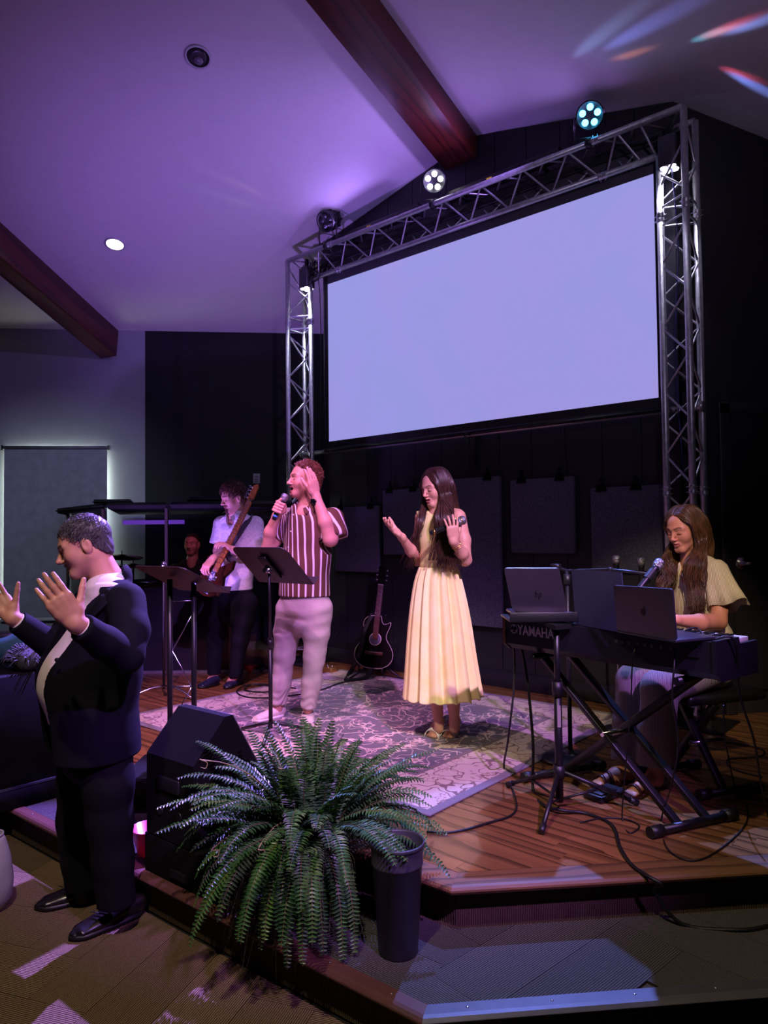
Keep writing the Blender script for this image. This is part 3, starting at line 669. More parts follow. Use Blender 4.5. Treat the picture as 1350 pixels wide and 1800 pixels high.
# ------------------------------------------------------------------ acoustic panels hung from clips
k = NT('acoustic_felt'); c = k.coord(); f, _ = k.noise(c, 90, 4, 0.8); g, _ = k.noise(c, 500, 2)
k.bump(k.math('ADD', f, g), 0.8, 0.004)
felt = k.set(base=k.ramp(f, [(0.3, srgb(56, 54, 66)), (0.7, srgb(106, 104, 120))]), rough=0.95, spec=0.1)
MP = M_WALL+0.075
def panel(x0, y0, x1, y1, clips, label):
    """image corners of the front face: top-left x, y at its left edge; right x, bottom y at its left edge"""
    a = on_plane(x0, y0, S(0, MP, 0), N); b = on_plane(x1, y0, S(0, MP, 0), N); c = on_plane(x0, y1, S(0, MP, 0), N)
    sa, sb, zt, zb = su(a), su(b), a.z, c.z
    root = tag(empty('felt_absorber', S((sa+sb)/2, MP, zb)), label, 'acoustic panel', 'acoustic panels on the stage wall')
    MB().box(S((sa+sb)/2, MP-0.02, (zt+zb)/2), (sb-sa, 0.045, zt-zb), (U, N, Z), bev=0.012).build('felt_board', felt, root)
    for q in clips:
        s = sa+(sb-sa)*q; p = S(s, MP, zt)
        m = MB().prism([p+U*0.045+N*0.008-Z*0.03, p-U*0.045+N*0.008-Z*0.03, p-U*0.03+N*0.004+Z*0.02, p+U*0.03+N*0.004+Z*0.02], N*0.008)
        m.box(p+Z*0.045-N*0.005, (0.03, 0.012, 0.07), (U, N, Z), bev=0.004)
        m.build('clip', mat('clip_black', (14, 14, 16), 0.25, 0.4), root)
        top = on_plane(838, 790, S(0, MP, 0), N).z+0.1
        m = MB()
        for d in (-0.012, 0.012): m.tube([p+U*d+Z*0.07-N*0.01, S(s+d, MP-0.03, top)], 0.0016, 4)
        m.build('wire', blackm, root)
panel(588, 892, 664, 1004, (0.15, 0.85), 'dark felt acoustic panel behind the man in the striped shirt')
panel(672, 862, 741, 975, (0.2, 0.8), 'dark felt acoustic panel behind the woman\'s raised palm')
panel(742, 846, 878, 1092, (0.14, 0.86), 'tall dark felt acoustic panel behind the woman in yellow')
panel(896, 844, 1008, 972, (0.2, 0.8), 'dark felt acoustic panel above the open silver-edged laptop')
panel(1037, 858, 1172, 1002, (0.16, 0.62), 'dark felt acoustic panel behind the seated woman and truss leg')
# wall bracket above the panels
bp = on_plane(838, 790, S(0, M_WALL+0.02, 0), N); br = MB()
br.box(bp-Z*0.02, (0.03, 0.015, 0.34), (U, N, Z)); br.tube([bp+Z*0.12, bp+N*0.20+Z*0.12], 0.01, 6); br.tube([bp-Z*0.16+N*0.01, bp+N*0.19+Z*0.115], 0.008, 6)
tag(br.build('wall_bracket', blackm), 'black triangular steel bracket on the wall under the screen', 'bracket')
# ------------------------------------------------------------------ continuous surfaces from blended fields
def A3(p): return np.array(tuple(p), dtype=np.float64)
class Field:
    """smooth union of tapered limbs, ellipsoids and elliptical lofts, meshed by surface nets"""
    def __init__(s, h=0.006): s.h = h; s.pr = []; s.cut = []
    def limb(s, a, b, ra, rb, k=0.02, flat=None):
        s.pr.append(('limb', A3(a), A3(b), ra, rb, k, flat, +1)); return s
    def chain(s, pts, rs, k=0.02, flat=None):
        for i in range(len(pts)-1): s.limb(pts[i], pts[i+1], rs[i], rs[i+1], k, flat)
        return s
    def ell(s, c, r, k=0.02, R=None, sub=False):
        s.pr.append(('ell', A3(c), np.array(r, float), None if R is None else np.array(R, float), 0, k, None, -1 if sub else +1)); return s
    def carve(s, a, b, ra, rb, k=0.01):
        s.pr.append(('limb', A3(a), A3(b), ra, rb, k, None, -1)); return s
    def loft(s, rings, side, k=0.02):
        """rings: (centre, half width along side, half depth)"""
        s.pr.append(('loft', [A3(r[0]) for r in rings], [(r[1], r[2]) for r in rings], A3(side), 0, k, None, +1)); return s
    def plane(s, p, n):
        """cut away everything on the side n points to"""
        s.cut.append((A3(p), A3(n)/np.linalg.norm(A3(n)))); return s
    def lplane(s, p, n, R):
        """the same, but only within R of p"""
        s.cut.append((A3(p), A3(n)/np.linalg.norm(A3(n)), R)); return s
    def bounds(s):
        lo = np.full(3, 1e9); hi = -lo
        for q in s.pr:
            if q[7] < 0: continue
            if q[0] == 'limb':
                for c, r in ((q[1], q[3]), (q[2], q[4])): lo = np.minimum(lo, c-r); hi = np.maximum(hi, c+r)
            elif q[0] == 'ell': r = q[2].max(); lo = np.minimum(lo, q[1]-r); hi = np.maximum(hi, q[1]+r)
            else:
                for c, (a, b) in zip(q[1], q[2]): r = max(a, b); lo = np.minimum(lo, c-r); hi = np.maximum(hi, c+r)
        return lo-3*s.h-0.01, hi+3*s.h+0.01
    def mesh(s):
        h = s.h; lo, hi = s.bounds(); n = np.ceil((hi-lo)/h).astype(int)+1
        F = np.full(n, 1.0, dtype=np.float32)
        ax = [lo[i]+h*np.arange(n[i]) for i in range(3)]
        for q in s.pr:
            k = q[5]; mg = 0.04+k
            if q[0] == 'limb': bl = np.minimum(q[1]-q[3], q[2]-q[4]); bh = np.maximum(q[1]+q[3], q[2]+q[4])
            elif q[0] == 'ell': r = q[2].max(); bl, bh = q[1]-r, q[1]+r
            else:
                rr = [max(t) for t in q[2]]; bl = np.min([c-r for c, r in zip(q[1], rr)], 0); bh = np.max([c+r for c, r in zip(q[1], rr)], 0)
            i0 = np.clip(((bl-mg-lo)/h).astype(int), 0, n-1); i1 = np.clip(((bh+mg-lo)/h).astype(int)+2, 1, n)
            sl = tuple(slice(a, b) for a, b in zip(i0, i1))
            P = np.stack(np.meshgrid(*[ax[i][sl[i]] for i in range(3)], indexing='ij'), -1)
            if q[0] == 'limb':
                a, b = q[1], q[2]; ba = b-a; l2 = max(1e-12, ba @ ba)
                t = np.clip(((P-a) @ ba)/l2, 0, 1); D = P-a-t[..., None]*ba
                if q[6] is not None:
                    fv, fs = A3(q[6][0]), q[6][1]; fv = fv/np.linalg.norm(fv); D = D+(D @ fv)[..., None]*fv*(1/fs-1)
                d = np.sqrt((D*D).sum(-1))-(q[3]+t*(q[4]-q[3]))
            elif q[0] == 'ell':
                D = P-q[1]
                if q[3] is not None: D = D @ q[3]
                e = D/q[2]; m = np.sqrt((e*e).sum(-1)); g = np.sqrt(((D/(q[2]**2))**2).sum(-1))
                d = m*(m-1)/np.maximum(g, 1e-9)
            else:
                d = None; sd = q[3]
                for (c0, c1, (a0, b0), (a1, b1)) in zip(q[1][:-1], q[1][1:], q[2][:-1], q[2][1:]):
                    ba = c1-c0; L = np.linalg.norm(ba); e = ba/L; si = sd-e*(sd @ e); si = si/np.linalg.norm(si); fr = np.cross(e, si)
                    Q = P-c0; w = (Q @ e)/L; t = np.clip(w, 0, 1); t2 = t*t*(3-2*t); aa = a0+t2*(a1-a0); bb = b0+t2*(b1-b0)
                    D = Q-t[..., None]*ba; x, y, zz = D @ si, D @ fr, (D @ e)
                    mn = np.minimum(aa, bb); dd = (np.sqrt((x/aa)**2+(y/bb)**2+(zz/mn)**2)-1)*mn
                    d = dd if d is None else np.minimum(d, dd)
            f = F[sl]
            if q[7] > 0:
                hh = np.maximum(k-np.abs(f-d), 0)/max(k, 1e-6); F[sl] = np.minimum(f, d)-hh*hh*k*0.25
            else:
                d = -d; hh = np.maximum(k-np.abs(f-d), 0)/max(k, 1e-6); F[sl] = np.maximum(f, d)+hh*hh*k*0.25
        if s.cut:
            P = np.stack(np.meshgrid(*ax, indexing='ij'), -1).astype(np.float32)
            for q in s.cut:
                D = P-q[0].astype(np.float32); v = D @ q[1].astype(np.float32)
                if len(q) > 2: v = -np.maximum(-v, np.sqrt((D*D).sum(-1))-q[2])
                F = np.maximum(F, v)
        return nets(F, lo, h)
def nets(F, lo, h):
    n = F.shape; sg = F < 0
    cnt = np.zeros(tuple(i-1 for i in n), np.int8)
    off = [(i, j, k) for i in (0, 1) for j in (0, 1) for k in (0, 1)]
    vw = lambda A, o: A[o[0]:A.shape[0]-1+o[0], o[1]:A.shape[1]-1+o[1], o[2]:A.shape[2]-1+o[2]]
    for o in off: cnt += vw(sg, o)
    mk = (cnt > 0) & (cnt < 8); I = np.argwhere(mk); idx = np.full(mk.shape, -1, np.int64); idx[mk] = np.arange(len(I))
    pos = np.zeros((len(I), 3)); c = np.zeros(len(I))
    for a in off:
        for d in range(3):
            if a[d]: continue
            b = list(a); b[d] = 1
            fa = F[I[:, 0]+a[0], I[:, 1]+a[1], I[:, 2]+a[2]]; fb = F[I[:, 0]+b[0], I[:, 1]+b[1], I[:, 2]+b[2]]
            x = (fa < 0) != (fb < 0); t = np.where(x, fa/np.where(x, fa-fb, 1), 0)
            p = np.array(a, float)[None, :].repeat(len(I), 0); p[:, d] = t; pos += p*x[:, None]; c += x
    pos = (pos/c[:, None]+I)*h+lo
    Q = []
    for d in range(3):
        u, v = (d+1) % 3, (d+2) % 3
        a = [slice(None)]*3; b = [slice(None)]*3; a[d] = slice(0, -1); b[d] = slice(1, None)
        s0, s1 = sg[tuple(a)], sg[tuple(b)]; E = np.argwhere(s0 != s1)
        ok = (E[:, u] > 0) & (E[:, v] > 0) & (E[:, u] < n[u]-1) & (E[:, v] < n[v]-1); E = E[ok]
        fl = s0[E[:, 0], E[:, 1], E[:, 2]]
        def cell(du, dv):
            G = E.copy(); G[:, u] -= du; G[:, v] -= dv; return idx[G[:, 0], G[:, 1], G[:, 2]]
        q = np.stack([cell(1, 1), cell(0, 1), cell(0, 0), cell(1, 0)], 1); q[~fl] = q[~fl][:, ::-1]; Q.append(q)
    return pos, np.concatenate(Q)
def relax(P, Q, it=2, lam=0.5):
    for _ in range(it):
        S_ = np.zeros_like(P); C_ = np.zeros(len(P))
        for i in range(4):
            for j in (1, 3):
                np.add.at(S_, Q[:, i], P[Q[:, (i+j) % 4]]); np.add.at(C_, Q[:, i], 1)
        P = P*(1-lam)+lam*S_/np.maximum(C_, 1)[:, None]
    return P
def normals(P, Q):
    n = np.cross(P[Q[:, 2]]-P[Q[:, 0]], P[Q[:, 3]]-P[Q[:, 1]]); S_ = np.zeros_like(P)
    for i in range(4): np.add.at(S_, Q[:, i], n)
    return S_/np.maximum(np.linalg.norm(S_, axis=1), 1e-12)[:, None]
def sdf_obj(name, parts, m, parent, color=None, disp=None, it=1):
    """parts: fields in world coordinates joined to ONE mesh; color(P, N) -> per-vertex rgb in linear"""
    Ps, Qs, o = [], [], 0
    for f in parts:
        P, Q = f.mesh() if isinstance(f, Field) else f
        P = relax(P, Q, it)
        if disp is not None: P = P+normals(P, Q)*disp(P)[:, None]
        Ps.append(P); Qs.append(Q+o); o += len(P)
    P = np.concatenate(Ps); Q = np.concatenate(Qs)
    me = bpy.data.meshes.new(name)
    Lp = P
    if parent is not None:
        iv = np.array(mworld(parent).inverted()); Lp = P @ iv[:3, :3].T+iv[:3, 3]
    me.vertices.add(len(P)); me.vertices.foreach_set('co', Lp.astype(np.float32).ravel())
    me.loops.add(len(Q)*4); me.loops.foreach_set('vertex_index', Q.astype(np.int32).ravel())
    me.polygons.add(len(Q)); me.polygons.foreach_set('loop_start', np.arange(0, len(Q)*4, 4, dtype=np.int32))
    me.update(calc_edges=True); me.polygons.foreach_set('use_smooth', np.ones(len(Q), bool))
    if color is not None:
        ca = me.color_attributes.new('col', 'FLOAT_COLOR', 'POINT')
        C = np.ones((len(P), 4), np.float32); C[:, :3] = color(P, normals(P, Q)); ca.data.foreach_set('color', C.ravel())
    me.validate(); return link(name, me, parent, m)
def vcol_mat(name, rough=0.5, sss=0.0, bump=0.0, bs=900, spec=0.4):
    if name in MATS: return MATS[name]
    k = NT(name); a = k.n('ShaderNodeAttribute', attribute_name='col')
    f, _ = k.noise(k.coord(), 55, 3); base = k.mix(0.16, a.outputs['Color'], k.mix(f, (0.45, 0.42, 0.42, 1), (1, 1, 1, 1)), 'MULTIPLY')
    if bump: g, _ = k.noise(k.coord(), bs, 2); k.bump(g, bump, 0.001)
    MATS[name] = k.set(base=base, rough=rough, spec=spec, sss=sss)
    if sss: k.b.inputs['Subsurface Radius'].default_value = (0.012, 0.005, 0.003)
    return MATS[name]
# ------------------------------------------------------------------ people
SKIN = vcol_mat('skin', 0.48, 0.0, 0.15)
class Head:
    """head frame: o between the ears, f towards the face, t to the crown, r to the person's right"""
    def __init__(s, o, f, t, size=1.0, mouth=0.0, wide=1.0, jaw=1.0, hgt=0.0034, nose=1.0, fem=0.0):
        s.o = V(o); s.f = V(f).normalized(); t = V(t); s.t = (t-s.f*t.dot(s.f)).normalized(); s.r = s.f.cross(s.t); s.k = size
        s.mouth = mouth; s.wide = wide; s.jaw = jaw; s.h = hgt; s.nose = nose; s.fem = fem
        s.R = np.array([A3(s.r), A3(s.f), A3(s.t)]).T
    def p(s, x, y, z): return s.o+(s.r*x*s.wide+s.f*y+s.t*z)*s.k
    def loc(s, P): return ((P-A3(s.o)) @ s.R)/s.k
    def field(s, neck_to=None, nr=0.056):
        f = Field(s.h); k = s.k; p = s.p
        E = lambda c, r, kk=0.02, sub=False: f.ell(p(*c), [r[0]*k*s.wide, r[1]*k, r[2]*k], kk*k, s.R, sub)
        E((0, -0.012, 0.040), (0.074, 0.094, 0.084)); E((0, 0.030, 0.030), (0.063, 0.062, 0.062), 0.03)
        fe = s.fem
        E((0, 0.030, -0.040), ((0.055-0.004*fe)*s.jaw, 0.058-0.002*fe, 0.072-0.004*fe), 0.03)
        f.limb(p(-(0.018-0.009*fe)*s.jaw, 0.070-0.002*fe, -0.098+0.004*fe), p((0.018-0.009*fe)*s.jaw, 0.070-0.002*fe, -0.098+0.004*fe), (0.017-0.002*fe)*k, (0.017-0.002*fe)*k, 0.03*k)          # chin
        for g in (-1, 1):
            f.limb(p(g*0.052*s.jaw, -0.005, -0.045), p(g*0.020*s.jaw, 0.066, -0.094), (0.017-0.004*fe)*k, (0.014-0.003*fe)*k, 0.025*k)  # jaw line
            E((g*0.041, 0.058, -0.024), (0.021, 0.021, 0.024), 0.040)                                             # cheek bone
            f.limb(p(g*0.012, 0.090, 0.024), p(g*0.048, 0.072, 0.022), (0.011-0.003*s.fem)*k, (0.009-0.002*s.fem)*k, 0.018*k)                 # brow
        for g in (-1, 1): E((g*0.031, 0.0985+0.001*s.fem, 0.004), (0.018, 0.015, 0.012), 0.014, True)                         # sockets
        for g in (-1, 1): E((g*0.0315, 0.0735+0.0015*s.fem, 0.002), (0.0165, 0.0150, 0.0130), 0.005)                            # closed lids
        n = s.nose
        f.limb(p(0, 0.088, 0.018), p(0, 0.088+0.022*n, -0.026), (0.0085-0.0012*s.fem)*k, (0.0105-0.002*s.fem)*k, 0.010*k)
        E((0, 0.092+0.020*n, -0.029), (0.0115-0.002*s.fem, 0.012-0.002*s.fem, 0.010-0.0015*s.fem), 0.006)
        for g in (-1, 1): E((g*(0.0125-0.002*s.fem), 0.094+0.006*n, -0.033), (0.009-0.0018*s.fem, 0.011, 0.008-0.001*s.fem), 0.006)
        for g in (-1, 1): E((g*0.007, 0.102+0.012*n, -0.043), (0.0035, 0.005, 0.003), 0.003, True)
        mo = s.mouth
        f.limb(p(-0.020, 0.082, -0.057+mo*0.2), p(0, 0.0935, -0.053+mo*0.2), 0.005*k, 0.0075*k, 0.008*k)
        f.limb(p(0.020, 0.082, -0.057+mo*0.2), p(0, 0.0935, -0.053+mo*0.2), 0.005*k, 0.0075*k, 0.008*k)
        f.limb(p(-0.017, 0.082, -0.064-mo*0.8), p(0.017, 0.082, -0.064-mo*0.8), 0.0065*k, 0.0065*k, 0.008*k)
        f.limb(p(-0.008, 0.0895, -0.067-mo*0.8), p(0.008, 0.0895, -0.067-mo*0.8), 0.0075*k, 0.0075*k, 0.006*k)
        E((0, 0.090, -0.0605-mo*0.35), (0.021, 0.020+mo, 0.0016+mo*0.62), 0.003, True)
        for g in (-1, 1):
            f.ell(p(g*0.077, -0.010, -0.004), [0.010*k, 0.020*k, 0.032*k], 0.008*k, s.R)
            f.ell(p(g*0.089, -0.006, 0.000), [0.007*k, 0.011*k, 0.019*k], 0.005*k, s.R, True)
        f.limb(p(0, -0.022, -0.05), neck_to if neck_to is not None else p(0, -0.035, -0.17), nr*k, nr*1.08*k, 0.03*k)
        return f
    def paint(s, P, base, lip, brow, stubble=None, st_amt=0.0, lash=(0.02, 0.012, 0.01), blush=0.25, beard=None):
        """rgb for head vertices: lips, brows, lash line, beard shade"""
        L = s.loc(P); x, y, z = L[:, 0]/s.wide, L[:, 1], L[:, 2]
        C = np.tile(np.array(base), (len(P), 1)); ax = np.abs(x); front = y > 0.045
        mixc = lambda w, c: C*(1-w[:, None])+np.array(c)[None, :]*w[:, None]
        sm = lambda d, w: np.clip(1-d/w, 0, 1)
        C = mixc(sm(np.sqrt((ax-0.042)**2+(z+0.022)**2), 0.03)*blush*front, np.array(base)*np.array([1.1, 0.72, 0.68]))
        C = mixc(sm(np.sqrt(x**2+(z+0.03)**2), 0.02)*blush*(y > 0.09), np.array(base)*np.array([1.1, 0.72, 0.68]))
        if stubble is not None:
            w = np.clip((-0.030-z)/0.03, 0, 1)*np.clip((y+0.01)/0.02, 0, 1)*np.clip((z+0.135)/0.03, 0, 1)
            C = mixc(w*st_amt, stubble)
        if beard is not None:
            w = np.clip(1.35-np.sqrt((ax/0.029)**2+((z+0.094)/0.028)**2), 0, 1)*(y > 0.05)
            mus = sm(np.abs(z+0.046+ax*0.15), 0.0085)*(ax < 0.033)*(y > 0.06)
            w = np.clip(np.maximum(w*3, mus*2.2), 0, 1); C = mixc(w, beard)
        lm = s.mouth
        dl = np.maximum(np.abs(z+0.0605+lm*0.3)-(0.006+lm*0.55), 0); wl = np.clip(1-dl/0.0045, 0, 1)*np.clip((0.0245-ax)/0.004, 0, 1)*(y > 0.066)*np.clip((0.0125+lm-np.abs(z+0.0605+lm*0.3))/0.004, 0, 1)
        C = mixc(wl*0.85, lip)
        inn = (y < 0.084)*(np.abs(z+0.0605+lm*0.35) < 0.002+lm*0.5)*(ax < 0.021)*(y > 0.04) if lm > 0.004 else sm(np.abs(z+0.0607), 0.0022)*(ax < 0.022)*(y > 0.07)*0.8
        C = mixc(np.asarray(inn, float), (0.03, 0.008, 0.008))
        zb = 0.0245+0.006*np.clip(1-np.abs(ax-0.036)/0.02, 0, 1)
        C = mixc(np.clip(1.6*sm(np.abs(z-zb), 0.0062-0.0012*s.fem), 0, 1)*np.clip((ax-0.010)/0.006, 0, 1)*np.clip((0.056-ax)/0.008, 0, 1)*(y > 0.04)*0.92, brow)
        zl = -0.0040-0.0035*np.clip(1-((ax-0.031)/0.017)**2, 0, 1)
        C = mixc(np.clip(1.5*sm(np.abs(z-zl), 0.0040), 0, 1)*np.clip((0.0165-np.abs(ax-0.031))/0.003, 0, 1)*(y > 0.055)*0.92, lash)
        C = mixc(sm(np.abs(z-0.010), 0.006)*np.clip((0.020-np.abs(ax-0.031))/0.006, 0, 1)*(y > 0.055)*0.28, np.array(base)*0.5)
        return C
def hand_field(w, d, n, th, curl=(0.3,)*4, size=1.0, spread=0.16, thumb=0.6, tcurl=0.3, h=0.0030, fore=None, fr=(0.030, 0.026)):
    """w wrist, d towards the fingers, n out of the palm, th unit vector to the thumb side"""
    f = Field(h); d = V(d).normalized(); n = V(n); n = (n-d*n.dot(d)).normalized(); th = V(th); th = (th-d*th.dot(d)-n*th.dot(n)).normalized(); k = size; w = V(w)
    pc = w+d*0.052*k
    f.loft([(w-d*0.006*k, 0.026*k, 0.020*k), (w+d*0.03*k, 0.034*k, 0.0165*k), (w+d*0.075*k, 0.041*k, 0.0135*k), (w+d*0.092*k, 0.038*k, 0.011*k)], th, 0.012*k)
    f.ell(w+d*0.034*k+th*0.022*k+n*0.008*k, [0.017*k]*3, 0.015*k)
    f.ell(w+d*0.045*k-th*0.022*k+n*0.006*k, [0.013*k]*3, 0.015*k)
    names = [(0.029, 0.078, 0.0093, 1.0), (0.0095, 0.085, 0.0095, 0.33), (-0.0105, 0.080, 0.0090, -0.33), (-0.029, 0.068, 0.0080, -1.0)]
    for (o, L, r, sp), c in zip(names, curl):
        b = w+d*(0.088 if abs(o) < 0.02 else 0.083)*k+th*o*k; dr = (d+th*sp*spread).normalized(); side = th
        a = 0.0; p = b; seg = [0.46, 0.31, 0.25]; rr = [r, r*0.94, r*0.86, r*0.72]
        f.limb(w+d*0.05*k+th*o*0.8*k, b, r*1.05*k, r*1.05*k, 0.008*k)
        for i in range(3):
            a += c*(0.8 if i == 0 else 1.15); e = dr*math.cos(a)+n*math.sin(a); q = p+e*(L*seg[i]*k)
            f.limb(p, q, rr[i]*k, rr[i+1]*k, 0.0025*k); p = q
    b = w+d*0.024*k+th*0.024*k+n*0.006*k; e = (d*(1-thumb*0.55)+th*thumb+n*0.25).normalized(); q = b+e*0.042*k; f.limb(b, q, 0.0145*k, 0.0112*k, 0.010*k)
    e2 = (e+d*tcurl*0.6+n*tcurl*0.5).normalized(); q2 = q+e2*0.034*k; f.limb(q, q2, 0.0108*k, 0.0100*k, 0.003*k)
    e3 = (e2+d*tcurl*0.4).normalized(); f.limb(q2, q2+e3*0.024*k, 0.0100*k, 0.0078*k, 0.003*k)
    if fore is not None:
        fo = V(fore); mid = fo.lerp(w, 0.35); f.chain([fo, mid, w], [fr[0]*1.22, fr[0]*1.28, fr[1]], 0.015)
    return f
def folds(seed, amp=0.004, sc=(9, 9, 14), sharp=1.0):
    """cloth creases: summed waves bent by noise-like phases"""
    r = np.random.RandomState(seed); K = r.normal(size=(7, 3))*np.array(sc); ph = r.uniform(0, 6.28, 7); K2 = r.normal(size=(7, 3))*6
    def d(P):
        v = 0
        for i in range(7):
            w = np.sin(P @ K[i]+ph[i]+1.8*np.sin(P @ K2[i]+i)); v = v+np.sign(w)*np.abs(w)**sharp*(1 if i < 4 else 0.6)
        return v*amp/4
    return d
def strands(name, paths, m, parent, r0=0.005, taper=0.25, n=5, flat=0.6):
    mb = MB()
    for pts in paths:
        pts = smooth_path(pts, 4); N_ = len(pts)
        rs = [r0*(0.75+0.25*math.sin(i*0.9))*(1-(1-taper)*max(0, (i/(N_-1)-0.55)/0.45)) for i in range(N_)]
        mb.tube(pts, rs, n, True, True)
    return mb.build(name, m, parent, fix=False)
def hair_mat(name, dark, light, rough=0.5):
    k = NT(name); f, _ = k.noise(k.coord(scale=(1, 1, 0.15)), 160, 3); g, _ = k.noise(k.coord(), 20, 3)
    k.bump(f, 0.35, 0.0015)
    MATS[name] = k.set(base=k.ramp(k.math('ADD', k.math('MULTIPLY', f, 0.6), k.math('MULTIPLY', g, 0.4)), [(0.35, srgb(*dark)), (0.68, srgb(*light))]), rough=rough, spec=0.35); return MATS[name]
def shoe(name, heel, toe, zf, m, sole, parent, w=0.046, hgt=0.075, strap=None, solez=0.018):
    """a low shoe on the floor from heel to toe"""
    h, t = V((heel[0], heel[1], zf)), V((toe[0], toe[1], zf)); e = (t-h).normalized(); sd = V((-e.y, e.x, 0)); L = (t-h).length
    f = Field(0.004)
    f.loft([(h+e*0.03+Z*(hgt*0.55), w*0.72, hgt*0.5), (h+e*L*0.35+Z*(hgt*0.50), w*0.78, hgt*0.5), (h+e*L*0.62+Z*(hgt*0.36), w*0.95, hgt*0.36), (h+e*L*0.86+Z*(hgt*0.27), w*0.86, hgt*0.27), (h+e*(L-0.02)+Z*(hgt*0.2), w*0.5, hgt*0.18)], sd, 0.02)
    f.plane(h+Z*solez*0.6, -Z)
    o = sdf_obj(name, [f], m, parent)
    mb = MB(); prof = []
    for i in range(24):
        a = 2*PI*i/24; u = 0.5-0.5*math.cos(a); ww = w*(0.74+0.28*math.sin(PI*min(1, u*1.0))**0.8*(0.6+0.55*u) if 0 < u < 1 else 0.0); ww = w*min(1.0, 0.25+1.9*math.sqrt(max(0, u*(1-u))))*(0.82+0.2*u)
        prof.append(h+e*(L*u)+sd*(ww*(1 if math.sin(a) >= 0 else -1)*min(1, abs(math.sin(a))*1.6))+Z*0.001)
    mb.prism(prof, Z*solez, True); s_ = mb.build('sole', sole, o)
    return o
LIN = lambda *c: np.array(srgb(*c)[:3])
def person(name, px, py, z, f2, label, grp=None, dz=0.0):
    p = on_z(px, py, z); f = (RT*f2[0]+FW*f2[1]).normalized()
    e = empty(name, (p.x, p.y, z+dz), math.atan2(-f.x, f.y)); tag(e, label, 'person', grp)
    bpy.context.view_layer.update(); return e, f, f.cross(Z).normalized()
def cap_hair(h, name, m, parent, p0=(0, 0.070, 0.088), nn=(0, 0.75, -0.66), grow=0.007, disp=None, tufts=None, hs=0.0035, top=0.0):
    k = h.k; f = Field(hs)
    f.ell(h.p(0, -0.013, 0.042+top), [(0.074+grow)*k*h.wide, (0.094+grow)*k, (0.084+grow)*k], 0.01, h.R)
    f.ell(h.p(0, 0.022, 0.035+top), [(0.063+grow)*k*h.wide, (0.062+grow)*k, (0.064+grow)*k], 0.02, h.R)
    f.ell(h.p(0, -0.055, -0.02), [(0.057+grow)*k*h.wide, (0.044+grow)*k, (0.055+grow)*k], 0.02, h.R)
    f.plane(h.p(*p0), h.r*nn[0]+h.f*nn[1]+h.t*nn[2])
    o = sdf_obj(name, [f], m, parent, disp=disp)
    if tufts:
        n, L, r0, curl, seed = tufts; R_ = random.Random(seed); paths = []
        n0 = h.r*nn[0]+h.f*nn[1]+h.t*nn[2]
        while len(paths) < n:
            d = V((R_.gauss(0, 1), R_.gauss(0, 1), R_.gauss(0, 1))).normalized()
            if d.z < -0.35: continue
            b = h.p(d.x*(0.074+grow), -0.008+d.y*(0.093+grow), 0.042+top+d.z*(0.083+grow))
            if (b-h.p(*p0)).dot(n0) > -0.002: continue
            out = (h.r*d.x+h.f*d.y+h.t*d.z); fl = (h.f*0.5-h.t*0.4+h.r*R_.uniform(-0.6, 0.6)); fl = (fl-out*fl.dot(out)).normalized()
            w = V((R_.gauss(0, 1), R_.gauss(0, 1), R_.gauss(0, 1)))*curl
            paths.append([b-out*0.004, b+out*0.004+fl*L*0.35+w*0.3, b+out*0.003+fl*L*0.7-w*0.4, b+fl*L+w-out*0.002])
        strands('strand_tufts', paths, m, o, r0, 0.3, 4)
    return o
def add_color(h, base, **kw): return lambda P, N_: h.paint(P, base, **kw)
EYE = LIN(40, 24, 18)
def hz(x, y):
    """height of the scalp over a point of the head frame"""
    return 0.040+0.090*math.sqrt(max(0.03, 1-((y+0.012)/0.100)**2-(x/0.080)**2))
